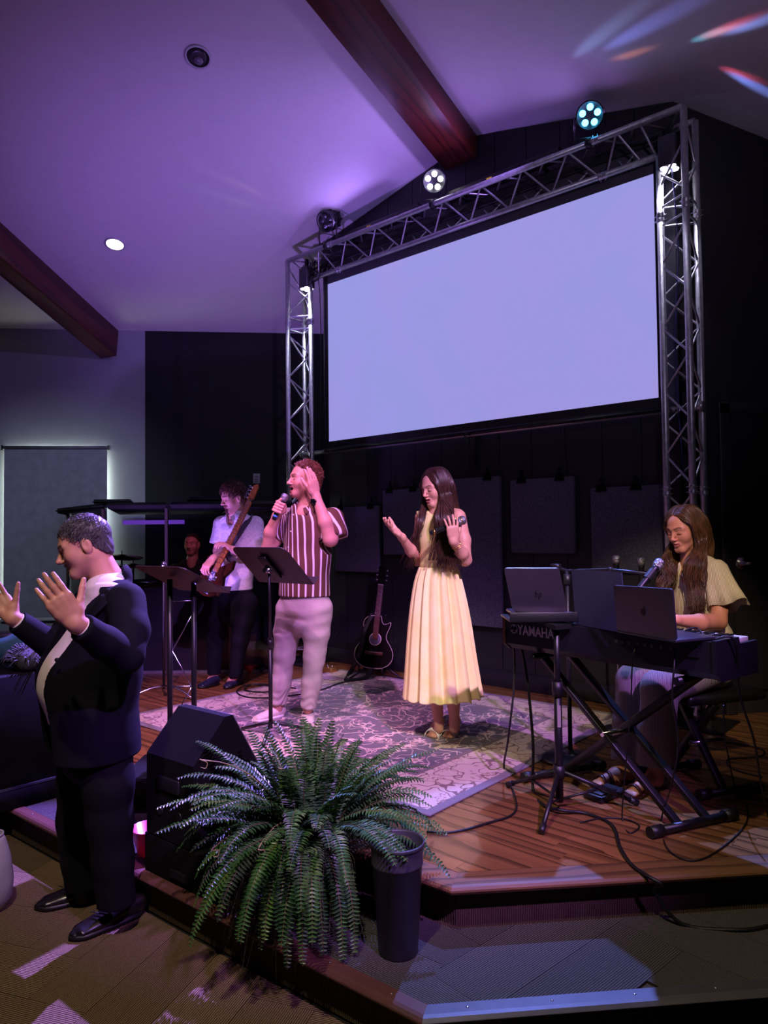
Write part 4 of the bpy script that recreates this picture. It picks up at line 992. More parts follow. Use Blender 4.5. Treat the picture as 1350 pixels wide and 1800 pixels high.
# ================================================================== the singer in the striped shirt
def singer():
    D = 5.02; J = lambda x, y, d=0.0: at(x, y, D+d)
    root, f, r = person('person', 515, 1262, STZ, (-0.62, -0.78), 'man in a brown striped shirt singing into a microphone, hand raised to his ear')
    skin = LIN(222, 160, 136)
    hf = (-RT*0.93-FW*0.40+Z*0.10)
    h = Head(J(537, 845), hf, Z+RT*0.0, 1.08, 0.014, 1.03, 1.08)
    hd = h.field(J(541, 899, 0.02), 0.062); hd.limb(J(541, 893, 0.02), J(541, 915, 0.03), 0.065, 0.09, 0.03)
    # image-left arm holds the microphone, the other is lifted to the ear
    mt, mb_ = J(503, 868, -0.10), J(481, 914, -0.12); ma = (mb_-mt).normalized()
    w1 = J(486, 907, -0.05)
    a1 = Field(0.0032)
    a1.chain([J(505, 915, 0.10), J(474, 965, 0.06), J(470, 968, 0.05)], [0.056, 0.047, 0.046], 0.02)
    a1.chain([J(470, 968, 0.05), J(475, 935, 0.0), w1], [0.046, 0.042, 0.029], 0.02)
    # fist wrapped round the handle
    g = mt.lerp(mb_, 0.52); out = (-FW*0.75-RT*0.2).normalized()
    a1.ell(g+FW*0.030+RT*0.012, [0.034, 0.026, 0.044], 0.012, np.array([A3(RT), A3(FW), A3(Z)]).T); a1.limb(w1, g+FW*0.03-Z*0.02, 0.028, 0.03, 0.02)
    for i in range(4):
        c = g-ma*(0.031-0.0205*i); sd = ma.cross(out).normalized()
        pts = [c+sd*0.030+FW*0.026, c+sd*0.028+out*0.016, c+out*0.027, c-sd*0.026+out*0.014, c-sd*0.022-out*0.008]
        a1.chain(pts, [0.0105, 0.0108, 0.0104, 0.0098, 0.0085], 0.003)
    a1.chain([g-ma*0.005+FW*0.03-RT*0.0, g-ma*0.045+out*0.012-RT*0.02, g-ma*0.062+out*0.024-RT*0.008], [0.014, 0.012, 0.010], 0.004)
    w2 = J(556, 874, -0.15)
    dd = (J(543, 812, -0.13)-w2).normalized()
    a2 = hand_field(w2, dd, -RT*0.75+FW*0.55, -FW*0.4-RT*0.2+Z*0.1, (0.10, 0.08, 0.10, 0.14), 1.22, 0.06, 0.25, 0.5, fore=None)
    a2.chain([J(590, 914, -0.06), J(581, 948, -0.17)], [0.058, 0.048], 0.02); a2.chain([J(581, 948, -0.17), J(572, 918, -0.18), w2], [0.050, 0.046, 0.031], 0.02)
    lg = Field(0.006)
    for (hx, kx, ax, dd_) in ((516, 501, 488, 0.06), (556, 554, 541, -0.05)):
        lg.chain([J(hx, 1070, dd_), J(kx, 1150, dd_), J(ax, 1246, dd_)], [0.07, 0.05, 0.035], 0.02)
    lg.chain([J(535, 1060), J(538, 980), J(541, 905)], [0.12, 0.12, 0.09], 0.03)
    body = sdf_obj('body', [hd, a1, a2, lg], SKIN, root, color=lambda P, N_: h.paint(P, skin, LIN(150, 70, 72), LIN(120, 70, 50), LIN(140, 86, 66), 0.45, EYE))
    hm = hair_mat('auburn_hair', (70, 36, 28), (150, 84, 58))
    cap_hair(h, 'hair', hm, root, (0, 0.052, 0.100), (0, 0.80, -0.60), 0.009, lambda P: 0.0045*np.sin(P[:, 0]*230+2*np.sin(P[:, 2]*140))*np.sin(P[:, 1]*210+P[:, 2]*190), (620, 0.03, 0.0036, 0.009, 4))
    # shirt
    k = NT('striped_shirt'); c = k.coord(); sx = k.n('ShaderNodeSeparateXYZ'); k.put(sx.inputs[0], c)
    an = k.math('ARCTAN2', sx.outputs[0], k.math('ADD', sx.outputs[1], 0.0)); ph = k.math('FRACT', k.math('MULTIPLY', an, 1/0.150))
    st = k.ramp(ph, [(0.0, (0, 0, 0)), (0.37, (0, 0, 0)), (0.41, (1, 1, 1)), (0.62, (1, 1, 1)), (0.66, (0, 0, 0))])
    g2, _ = k.noise(c, 400, 2); k.bump(g2, 0.15, 0.001)
    sm_ = k.set(base=k.mix(st, srgb(98, 62, 50), srgb(226, 214, 212)), rough=0.8, spec=0.2)
    t = Field(0.006)
    t.loft([(J(541, 893), 0.085, 0.075), (J(541, 903), 0.16, 0.10), (J(541, 921), 0.205, 0.125), (J(540, 955), 0.205, 0.140), (J(537, 1000), 0.200, 0.155), (J(535, 1036), 0.203, 0.152), (J(535, 1075), 0.205, 0.150)], r, 0.03)
    t.chain([J(504, 911, 0.10), J(484, 941, 0.08)], [0.078, 0.082], 0.03)
    t.chain([J(586, 911, -0.06), J(591, 938, -0.12)], [0.076, 0.078], 0.03)
    t.carve(J(541, 880, 0.02), J(536, 897, -0.05), 0.066, 0.06); t.carve(J(533, 893, -0.10), J(524, 912, -0.17), 0.045, 0.008, 0.006)
    t.plane(J(535, 1047), -Z)
    t.lplane(J(482, 944, 0.08), (J(480, 944, 0.08)-J(504, 911, 0.1)), 0.11); t.lplane(J(593, 946, -0.12), (J(592, 950, -0.12)-J(587, 911, -0.06)), 0.13)
    sh = sdf_obj('shirt', [t], sm_, root, disp=folds(3, 0.007, (8, 8, 16)))
    btn = MB()
    for y in (905, 934, 962, 992, 1020):
        q = J(516-(y-905)*0.16, y, -0.118-0.02*math.sin((y-905)/90)); btn.lathe([(0.006, 0), (0.006, 0.003), (0.001, 0.004)], q, 10, (f.cross(Z), Z, f))
    btn.build('buttons', mat('shell_button', (230, 225, 220), 0.3), sh)
    co = MB()
    for sgn in (1, -1):
        s_ = r*sgn; nb = J(541, 892, 0.02)
        pts = [nb-f*0.05+s_*0.062+Z*0.030, nb+f*0.03+s_*0.078+Z*0.018, nb+f*0.098+s_*0.052-Z*0.016, nb+f*0.118+s_*0.10-Z*0.055, nb+f*0.04+s_*0.118-Z*0.012, nb-f*0.06+s_*0.098+Z*0.006]
        co.prism(pts, f*0.004+Z*0.006)
    co.build('collar', sm_, sh)
    # trousers
    tm = mat('stone_chinos', (176, 160, 152), 0.8, var=0.08, bump=0.1, bscale=500)
    q = Field(0.006)
    q.loft([(J(535, 1030), 0.185, 0.135), (J(535, 1068), 0.195, 0.140), (J(534, 1090), 0.17, 0.12)], r, 0.03)
    for (hx, kx, ax, ay, dd_) in ((510, 500, 489, 1243, 0.06), (559, 553, 542, 1243, -0.06)):
        q.chain([J(hx, 1072, dd_), J((hx+kx)/2, 1112, dd_), J(kx, 1152, dd_), J((kx+ax)/2, 1200, dd_), J(ax, ay, dd_)], [0.105, 0.092, 0.074, 0.067, 0.054], 0.03)
    q.plane(J(535, 1241, 0), -Z)
    sdf_obj('trousers', [q], tm, root, disp=lambda P: folds(8, 0.0035, (14, 14, 30), 1.4)(P)+0.0035*np.sin(P[:, 2]*110+9*np.sin(P[:, 0]*22+P[:, 1]*15))*np.exp(-((P[:, 2]-STZ-0.12)/0.08)**2))
    sm2 = mat('pale_suede', (214, 196, 184), 0.85, bump=0.1, bscale=700); so = mat('white_sole', (225, 218, 212), 0.5)
    shoe('shoe', on_z(500, 1259, STZ), on_z(443, 1272, STZ), STZ+0.006, sm2, so, root, 0.050)
    shoe('shoe', on_z(543, 1252, STZ), on_z(540, 1277, STZ), STZ+0.006, sm2, so, root, 0.050)
    MB().tube([J(555, 876, -0.15)+Z*0.0, J(560, 887, -0.155)], [0.036, 0.037], 16).build('watch_strap', mat('black_rubber', (14, 14, 15), 0.5), root)
    MB().box(J(550, 881, -0.19), (0.03, 0.012, 0.034), (RT, FW, Z), bev=0.004).build('watch_face', mat('watch_glass', (10, 10, 12), 0.1), root)
    return mt, mb_
MIC_BODY = mat('mic_body_black', (18, 18, 20), 0.35)
MIC_GRILLE = None
def grille_mat():
    k = NT('mic_grille'); c = k.coord(); v = k.voro(c, 420); k.bump(v.outputs['Distance'], 0.8, 0.002)
    return k.set(base=srgb(150, 150, 158), rough=0.35, metal=0.85)
MIC_GRILLE = grille_mat()
def microphone(top, bot, label, body=None, ring=None, grp='microphones', L0=None):
    """hand microphone: top is the grille end"""
    a = (top-bot); L = a.length; a.normalize(); s_ = a.cross(V((0.3, 0.9, 0.1))).normalized(); ax = (s_, a.cross(s_), a)
    root = tag(empty('microphone', bot), label, 'microphone', grp); bpy.context.view_layer.update()
    MB().lathe([(0.013, 0.0), (0.0145, 0.004), (0.0155, 0.02), (0.018, L-0.075), (0.0205, L-0.062), (0.0205, L-0.055)], bot, 20, ax).build('handle', body or MIC_BODY, root)
    MB().lathe([(0.0205, L-0.055), (0.0255, L-0.042), (0.0275, L-0.026), (0.0255, L-0.012), (0.017, L-0.003), (0.0008, L)], bot, 20, ax).build('grille', MIC_GRILLE, root)
    MB().lathe([(0.0276, L-0.029), (0.0285, L-0.028), (0.0285, L-0.024), (0.0276, L-0.023)], bot, 20, ax).build('grille_ring', ring or chrome, root)
    MB().lathe([(0.0162, 0.022), (0.0166, 0.022), (0.0169, 0.034), (0.0165, 0.034)], bot, 16, ax).build('colour_band', ring or mat('blue_band', (60, 130, 230), 0.4), root)
    return root
_mt, _mb = singer()
microphone(_mt, _mb, 'black microphone with a silver grille held at the singing man\'s mouth')
# ================================================================== the woman in the yellow dress
def woman():
    D = 4.50; J = lambda x, y, d=0.0: at(x, y, D+d)
    root, f, r = person('person', 780, 1293, STZ, (-0.60, -0.80), 'woman with long straight dark hair in a pale yellow dress, palms lifted')
    skin = LIN(218, 158, 136)
    hf = (-RT*0.80-FW*0.58-Z*0.22)
    h = Head(J(767, 858), hf, Z, 0.98, 0.0035, 0.97, 0.90, nose=0.85, fem=1.0)
    hd = h.field(J(769, 897, 0.02), 0.047); hd.limb(J(769, 893, 0.02), J(770, 915, 0.03), 0.05, 0.075, 0.03)
    # her right arm, image left: palm up
    w1 = J(706, 944, -0.14)
    d1 = (J(672, 918, -0.24)-w1).normalized()
    a1 = hand_field(w1, d1, Z*0.8+RT*0.40-FW*0.25, FW*0.55+Z*0.35+RT*0.1, (0.14, 0.20, 0.24, 0.26), 1.04, 0.10, 0.60, 0.3)
    a1.chain([J(742, 912, 0.09), J(737, 958, 0.10), J(733, 984, 0.06)], [0.046, 0.040, 0.036], 0.02); a1.chain([J(733, 984, 0.06), J(722, 967, -0.03), w1], [0.037, 0.034, 0.0225], 0.02)
    # her left arm, image right: the microphone lies in the hand
    w2 = J(797, 951, -0.285); mt, mb_ = J(819, 912, -0.285), J(756, 938, -0.27)
    d2 = (J(794, 905, -0.325)-w2).normalized()
    a2 = hand_field(w2, d2, FW*0.90-RT*0.15, RT*0.9+FW*0.2, (0.30, 0.26, 0.26, 0.18), 0.92, 0.26, 0.5, 0.6)
    a2.chain([J(806, 908, -0.08), J(815, 950, -0.10), J(818, 984, -0.13)], [0.045, 0.043, 0.037], 0.02); a2.chain([J(818, 984, -0.13), J(812, 972, -0.19), w2], [0.038, 0.036, 0.0225], 0.02)
    sh = Field(0.006)
    sh.chain([J(770, 905, 0.02), J(742, 910, 0.08)], [0.055, 0.047], 0.03); sh.chain([J(770, 905, 0.02), J(804, 907, -0.06)], [0.055, 0.047], 0.03)
    lg = Field(0.005)
    for (x0, x1, x2, y2, dz) in ((764, 766, 771, 1284, 0.03), (790, 796, 799, 1284, -0.02)):
        lg.chain([J(x0, 1180, dz), J(x1, 1225, dz), J(x2, y2-16, dz), J(x2, y2-4, dz)], [0.052, 0.046, 0.030, 0.033], 0.02)
    for (hx, hy, tx, ty) in ((775, 1283, 757, 1299), (803, 1282, 785, 1300)):
        a_, b_ = on_z(hx, hy+6, STZ), on_z(tx, ty, STZ); e = (b_-a_).normalized(); sd = V((-e.y, e.x, 0))
        lg.chain([a_+Z*0.082, a_.lerp(b_, 0.45)+Z*0.062, a_.lerp(b_, 0.78)+Z*0.028], [0.028, 0.030, 0.026], 0.02)
        for i in range(5): lg.limb(a_.lerp(b_, 0.78)+sd*(0.028-0.013*i)+Z*0.020, a_.lerp(b_, 1.0-0.025*abs(i-1))+sd*(0.032-0.0145*i)+Z*0.017, 0.011, 0.009 if i else 0.011, 0.006)
    lg.chain([J(775, 1180), J(772, 1060), J(770, 990), J(770, 925)], [0.08, 0.095, 0.075, 0.075], 0.03)
    sdf_obj('body', [hd, a1, a2, sh, lg], SKIN, root, color=lambda P, N_: h.paint(P, skin, LIN(176, 84, 92), LIN(80, 48, 40), None, 0, EYE))
    # dress: bodice and pleated skirt
    dm = mat('yellow_cotton', (248, 230, 158), 0.8, var=0.05, vscale=4, bump=0.12, bscale=350)
    b = Field(0.005)
    b.loft([(J(771, 899, 0.02), 0.060, 0.058), (J(771, 909, 0.02), 0.125, 0.075), (J(771, 925, 0.01), 0.140, 0.098), (J(771, 950), 0.142, 0.112), (J(770, 975), 0.128, 0.098), (J(769, 992), 0.120, 0.090), (J(769, 1012), 0.130, 0.10)], r, 0.02)
    b.carve(J(769, 885, 0.02), J(768, 897, -0.0), 0.05, 0.05)
    for (x, d_) in ((737, 0.10), (810, -0.09)): b.carve(J(x, 906, d_), J(x, 935, d_), 0.055, 0.050, 0.01)
    b.plane(J(769, 1004), -Z)
    dress = sdf_obj('dress', [b], dm, root, disp=lambda P: folds(21, 0.004, (10, 10, 24))(P)+0.003*np.sin(P[:, 2]*120+2.5*np.sin(P[:, 0]*16))*np.exp(-((P[:, 2]-STZ-1.02)/0.10)**2))
    rows = [(996, 736, 803, 0.6), (1005, 733, 806, 0.8), (1017, 728, 809, 1.0), (1060, 721, 819, 1), (1100, 717, 826, 1), (1147, 713.5, 832, 1), (1190, 711, 839, 1), (1212, 709.5, 842, 1), (1226, 708, 845, 1)]
    vs, fs, n = [], [], 144
    RR = random.Random(11); ph = [RR.uniform(0, 6.28) for _ in range(4)]
    for i, (y, xa, xb, w) in enumerate(rows):
        c = J((xa+xb)/2, y, 0); a = (xb-xa)/2*D/F_PX; t = i/(len(rows)-1)
        for k_ in range(n):
            th = 2*PI*k_/n; dirv = RT*math.cos(th)+FW*math.sin(th)
            am = (0.006+0.020*t)*(0.35+0.65*(0.5+0.5*math.cos(th+0.75))**1.0)
            fo = am*(math.sin(15*th+ph[0]+0.6*math.sin(3*th))+0.35*math.sin(27*th+ph[1]))
            rr = a*(1.0+0.0*t)+fo-(0.006+0.012*t)*0.3
            vs.append(c+RT*(math.cos(th)*rr)+FW*(math.sin(th)*rr*0.86)+Z*(0.008*math.sin(15*th+ph[0]+1.0)*t))
    for i in range(len(rows)-1):
        for k_ in range(n): fs.append((i*n+k_, i*n+(k_+1) % n, (i+1)*n+(k_+1) % n, (i+1)*n+k_))
    k = NT('yellow_skirt'); c = k.coord(); f_, _ = k.noise(c, 5, 4, 0.6, 0.8); g, _ = k.noise(c, 24, 3, 0.6, 1.5); fine, _ = k.noise(c, 350, 2)
    k.bump(k.math('ADD', k.math('MULTIPLY', g, 1.0), k.math('MULTIPLY', fine, 0.15)), 0.22, 0.005)
    skm = k.set(base=k.ramp(f_, [(0.3, srgb(246, 224, 146)), (0.7, srgb(252, 238, 178))]), rough=0.8, spec=0.2)
    sk = MB().add(vs, fs, True); so = sk.build('skirt', skm, dress)
    md = so.modifiers.new('thickness', 'SOLIDIFY'); md.thickness = 0.003
    sub = so.modifiers.new('smooth', 'SUBSURF'); sub.levels = 1; sub.render_levels = 1
    for (xa, ya, da, xb, yb_, db) in ((806, 897, -0.03, 800, 920, -0.15), (742, 900, 0.07, 745, 922, -0.03)):
        MB().tube(smooth_path([J(xa-4, 905, 0.09 if xa > 780 else 0.16), J(xa-3, ya, da), J(xb, yb_, db)], 6), 0.026, 8, flat=0.22).build('shoulder_strap', dm, dress)
    # hair
    hm = hair_mat('dark_brown_hair', (38, 22, 20), (86, 54, 46), 0.33)
    R_ = random.Random(2); paths = []
    for g, n_ in ((1, 230), (-1, 400)):
        for i in range(n_):
            u = R_.random(); u2 = u+R_.gauss(0, 0.04); lay = R_.uniform(-0.004, 0.010)
            p0 = h.p(g*0.003, 0.064-0.15*u, hz(0, 0.064-0.15*u)+lay*0.3)
            p1 = h.p(g*(0.046+lay), 0.066-0.15*u2, hz(0.046, 0.066-0.15*u2)+lay)
            p2 = h.p(g*(0.080+lay), 0.060-0.135*u2, 0.030)
            p3 = h.p(g*(0.087+lay), 0.052-0.130*u2, -0.050)
            if g > 0:   # image left side, falls in front of the right shoulder
                e = J(714+R_.gauss(8, 6)+u*4, 990+R_.gauss(0, 6), -0.02+0.10*u); m1 = J(738+R_.gauss(0, 3)+u*8, 915, -0.07+0.12*u)
            elif u < 0.72:
                e = J(768+R_.uniform(0, 46), 992+R_.gauss(0, 6), -0.20+0.03*R_.random()); m1 = J(764+R_.uniform(0, 34), 908, -0.20+0.06*u)
                if R_.random() < 0.08: e = J(752+R_.uniform(0, 16), 985, -0.17)
            else:
                e = J(812+R_.uniform(-6, 10), 968+R_.uniform(0, 22), -0.02); m1 = J(800+R_.uniform(-4, 10), 905, -0.03+0.1*u)
            m2 = m1.lerp(e, 0.5)+RT*R_.gauss(0, 0.004)
            paths.append([p0, p1, p2, p3, m1, m2, e])
    strands('hair', paths, hm, root, 0.0042, 0.2, 4)
    cap_hair(h, 'hair_crown', hm, root, (0, 0.046, 0.100), (0, 0.80, -0.6), 0.004)
    ho = bpy.data.objects.get('hair_crown')
    # mules
    wm = mat('white_leather', (232, 222, 218), 0.4)
    for (hx, hy, tx, ty) in ((775, 1283, 757, 1299), (803, 1282, 785, 1300)):
        a_, b_ = on_z(hx, hy+6, STZ), on_z(tx, ty, STZ); e = (b_-a_).normalized(); sd = V((-e.y, e.x, 0)); z0 = STZ+0.004
        m = MB(); pr = []
        for t, hh in ((-0.06, 0.055), (0.2, 0.050), (0.5, 0.026), (0.78, 0.004), (1.06, 0.003)):
            w = 0.030+0.012*math.sin(PI*max(0, min(1, t)))**1 if t < 0.9 else 0.026
            c = a_.lerp(b_, t); c.z = z0+hh; pr.append((c, w))
        for (c0, w0), (c1, w1) in zip(pr[:-1], pr[1:]):
            m.add([c0-sd*w0, c0+sd*w0, c1+sd*w1, c1-sd*w1, c0-sd*w0-Z*0.006, c0+sd*w0-Z*0.006, c1+sd*w1-Z*0.006, c1-sd*w1-Z*0.006], [(0, 1, 2, 3), (7, 6, 5, 4), (0, 4, 5, 1), (1, 5, 6, 2), (2, 6, 7, 3), (3, 7, 4, 0)])
        c = a_.lerp(b_, 0.0)
        m.tube([V((c.x, c.y, z0+0.052)), V((c.x, c.y, z0))-e*0.004], [0.014, 0.006], 8)
        st = m.build('mule', wm, root)
        c = a_.lerp(b_, 0.80); vsb = []
        for i in range(9):
            th = PI*i/8
            for o_ in (-0.026, 0.026): vsb.append(V((c.x, c.y, z0))+e*(o_-0.006*math.sin(th))+sd*(0.050*math.cos(th))+Z*(0.006+0.066*math.sin(th)-0.40*(o_+0.026)*math.sin(th)))
        s2 = MB().add(vsb, [(2*i, 2*i+1, 2*i+3, 2*i+2) for i in range(8)], True).build('toe_strap', wm, st)
        md = s2.modifiers.new('thickness', 'SOLIDIFY'); md.thickness = 0.004
    gold = mat('gold_metal', (230, 180, 90), 0.25, 1.0)
    for t in (0.16, 0.24):
        c = w2.lerp(J(818, 984, -0.13), t); ax = (J(818, 984, -0.13)-w2).normalized(); s_ = ax.cross(Z).normalized()
        MB().tube([c+(s_*math.cos(a)+ax.cross(s_)*math.sin(a))*0.031 for a in [2*PI*i/20 for i in range(21)]], 0.0016, 5).build('bracelet', gold, root)
    return mt, mb_
_mt, _mb = woman()
microphone(_mt, _mb, 'black and gold microphone lying across the yellow-dressed woman\'s hand', ring=mat('gold_metal', (230, 180, 90), 0.25, 1.0))

# ================================================================== the bass player
def bassist():
    D = 6.26; J = lambda x, y, d=0.0: at(x, y, D+d)
    root, f, r = person('person', 388, 1203, STZ, (-0.66, -0.75), 'bearded man in a white knit shirt playing an electric guitar')
    skin = LIN(216, 160, 138)
    h = Head(J(411, 876), (-RT*0.80-FW*0.58-Z*0.20), Z, 1.06, 0.0, 1.0, 1.0)
    hd = h.field(J(413, 912, 0.02), 0.056)
    w1 = J(375, 981, -0.30)
    a1 = hand_field(w1, (J(362, 996, -0.36)-w1), FW*0.6+RT*0.3-Z*0.3, Z*0.8-RT*0.2, (0.55, 0.6, 0.6, 0.6), 1.08, 0.08, 0.4, 0.5)
    a1.chain([J(391, 925, 0.06), J(384, 968, 0.02), J(390, 975, -0.06)], [0.054, 0.045, 0.042], 0.02); a1.chain([J(390, 975, -0.06), J(383, 978, -0.18), w1], [0.044, 0.042, 0.029], 0.02)
    w2 = J(410, 966, -0.30)
    a2 = hand_field(w2, (J(394, 956, -0.34)-w2), -FW*0.1-Z*0.1-RT*0.3, Z*0.75-RT*0.3, (0.5, 0.55, 0.6, 0.6), 1.05, 0.08, 0.4, 0.5)
    a2.chain([J(449, 926, -0.02), J(447, 978, -0.08)], [0.054, 0.045], 0.02); a2.chain([J(447, 978, -0.08), J(428, 976, -0.20), w2], [0.045, 0.042, 0.029], 0.02)
    bd = Field(0.007); bd.chain([J(412, 1050), J(415, 980), J(417, 925)], [0.10, 0.10, 0.09], 0.03)
    for x0, x1, x2, dz in ((388, 378, 376, 0.10), (428, 420, 413, -0.08)): bd.chain([J(x0+4, 1066, dz*0.7), J(x1, 1125, dz), J(x2, 1186, dz), J(x2-8, 1200, dz)], [0.06, 0.05, 0.036, 0.035], 0.02)
    sdf_obj('body', [hd, a1, a2, bd], SKIN, root, color=lambda P, N_: h.paint(P, skin, LIN(160, 90, 84), LIN(64, 40, 32), LIN(120, 84, 70), 0.2, EYE, 0.2, LIN(72, 42, 32)))
    cap_hair(h, 'hair', hair_mat('brown_hair', (50, 28, 24), (104, 62, 48)), root, (0, 0.078, 0.076), (0, 0.72, -0.68), 0.013, None, (620, 0.05, 0.0032, 0.005, 9), 0.004, 0.012)
    k = NT('white_knit'); c = k.coord(); v = k.voro(c, 38); k.bump(v.outputs['Distance'], 0.6, 0.004)
    kn = k.set(base=k.ramp(v.outputs['Distance'], [(0.1, srgb(216, 212, 214)), (0.6, srgb(240, 236, 236))]), rough=0.85, spec=0.2)
    t = Field(0.006)
    t.loft([(J(414, 908), 0.08, 0.07), (J(416, 917), 0.16, 0.10), (J(417, 934), 0.205, 0.125), (J(417, 970), 0.19, 0.135), (J(414, 1010), 0.178, 0.135), (J(413, 1060), 0.182, 0.14)], r, 0.03)
    t.chain([J(390, 923, 0.07), J(384, 955, 0.04)], [0.080, 0.078], 0.03); t.chain([J(448, 923, -0.03), J(449, 968, -0.08)], [0.080, 0.078], 0.03)
    t.carve(J(413, 900, 0.02), J(409, 914, -0.05), 0.062, 0.055); t.carve(J(405, 910, -0.09), J(402, 930, -0.14), 0.045, 0.010, 0.006)
    t.plane(J(413, 1036), -Z); t.lplane(J(384, 956, 0.04), J(384, 956, 0.04)-J(390, 923, 0.07), 0.11); t.lplane(J(449, 968, -0.08), J(449, 968, -0.08)-J(448, 923, -0.03), 0.11)
    sh = sdf_obj('shirt', [t], kn, root, disp=folds(5, 0.005, (9, 9, 12)))
    co = MB()
    for sgn in (1, -1):
        s_ = r*sgn; nb = J(414, 906, 0.02)
        co.prism([nb-f*0.05+s_*0.060+Z*0.030, nb+f*0.03+s_*0.075+Z*0.016, nb+f*0.09+s_*0.052-Z*0.02, nb+f*0.105+s_*0.10-Z*0.06, nb+f*0.03+s_*0.118-Z*0.012, nb-f*0.06+s_*0.095+Z*0.004], f*0.004+Z*0.006)
    co.build('collar', kn, sh)
    tm = mat('black_trousers', (18, 18, 25), 0.85, spec=0.15, bump=0.1, bscale=500)
    q = Field(0.0065); q.loft([(J(413, 1010), 0.165, 0.125), (J(413, 1055), 0.175, 0.128), (J(412, 1078), 0.16, 0.12)], r, 0.03)
    for x0, x1, x2, dz in ((392, 379, 376, 0.10), (434, 422, 414, -0.08)): q.chain([J(x0, 1060, dz), J((x0+x1)/2, 1090, dz), J(x1, 1125, dz), J(x2, 1186, dz)], [0.098, 0.088, 0.073, 0.058], 0.03)
    q.plane(J(412, 1188, 0), -Z); sdf_obj('trousers', [q], tm, root, disp=folds(6, 0.003, (14, 14, 28), 1.4))
    lm = mat('navy_leather', (30, 34, 58), 0.35); so = mat('black_sole', (16, 16, 18), 0.5)
    shoe('loafer', on_z(385, 1203, STZ), on_z(348, 1211, STZ), STZ+0.001, lm, so, root, 0.048)
    shoe('loafer', on_z(424, 1199, STZ), on_z(396, 1212, STZ), STZ+0.001, lm, so, root, 0.048)
    # guitar in his hands
    A, B = J(377, 1012, -0.34), J(428, 908, -0.22); e = (B-A).normalized(); fr = -FW*0.85-RT*0.35; fr = (fr-e*fr.dot(e)).normalized(); sd = e.cross(fr)
    g = tag(empty('electric_guitar', A), 'sunburst electric guitar with a maple neck held by the bearded man', 'guitar')
    bpy.context.view_layer.update()
    bo = [(-0.20, 0.06), (-0.21, 0.0), (-0.19, -0.10), (-0.10, -0.165), (0.0, -0.125), (0.07, -0.14), (0.15, -0.165), (0.14, -0.09), (0.09, -0.035), (0.09, 0.03), (0.15, 0.10), (0.20, 0.15), (0.12, 0.165), (0.02, 0.12), (-0.08, 0.16), (-0.16, 0.14)]
    MB().prism([A+e*x*0.88+sd*y*0.80-fr*0.02 for x, y in bo], fr*0.042).build('body', wood_mat('sunburst', (20, 12, 12), (66, 32, 18), (14, 8, 8), 0.2, False, axis='X', wsc=3), g)
    maple = wood_mat('maple', (150, 90, 42), (190, 122, 60), (110, 62, 28), 0.3, False, axis='X', wsc=12)
    nk = MB().box(A+e*0.36+fr*0.018, (0.66, 0.048, 0.026), (e, sd, fr), bev=0.006).build('neck', maple, g)
    fb = MB()
    for i in range(20): fb.box(A+e*(0.06+0.60*(1-0.9439**i)/(1-0.9439**20))+fr*0.0325, (0.0025, 0.048, 0.002), (e, sd, fr))
    fb.build('frets', chrome, nk)
    hp = A+e*0.69
    hs = MB().prism([hp-sd*0.022, hp+e*0.02-sd*0.034, hp+e*0.14-sd*0.034, hp+e*0.165-sd*0.005, hp+e*0.14+sd*0.014, hp+e*0.03+sd*0.020], fr*0.018).build('headstock', maple, g)
    for i in range(4):
        c = hp+e*(0.03+0.032*i)-sd*0.036; MB().tube([c, c-sd*0.03], 0.006, 6).build('tuner', chrome, hs); MB().box(c-sd*0.04, (0.018, 0.024, 0.010), (e, sd, fr), bev=0.003).build('tuner_key', chrome, hs)
    MB().box(A-e*0.02+fr*0.026, (0.035, 0.09, 0.012), (e, sd, fr), bev=0.004).build('pickup', chrome, g); MB().box(A-e*0.13+fr*0.026, (0.06, 0.08, 0.012), (e, sd, fr), bev=0.003).build('bridge', chrome, g)
    m = MB()
    for i in range(4): m.tube([A-e*0.13+sd*(0.015-0.01*i)+fr*0.034, A+e*0.70+sd*(0.013-0.0085*i)+fr*0.034], 0.001, 4)
    m.build('strings', chrome, g)
    stp = [A+e*0.17+sd*0.115+fr*0.0, J(400, 972, -0.20), J(420, 938, -0.19), J(436, 915, -0.12), J(440, 908, -0.02), J(438, 916, 0.10), J(428, 950, 0.16), J(405, 990, 0.10), J(383, 1018, -0.22), A-e*0.175-fr*0.01]
    MB().tube(smooth_path(stp, 5), 0.028, 6, flat=0.10, fdir=fr).build('strap', mat('grey_strap', (66, 62, 70), 0.8), g)
    return A
bassist()
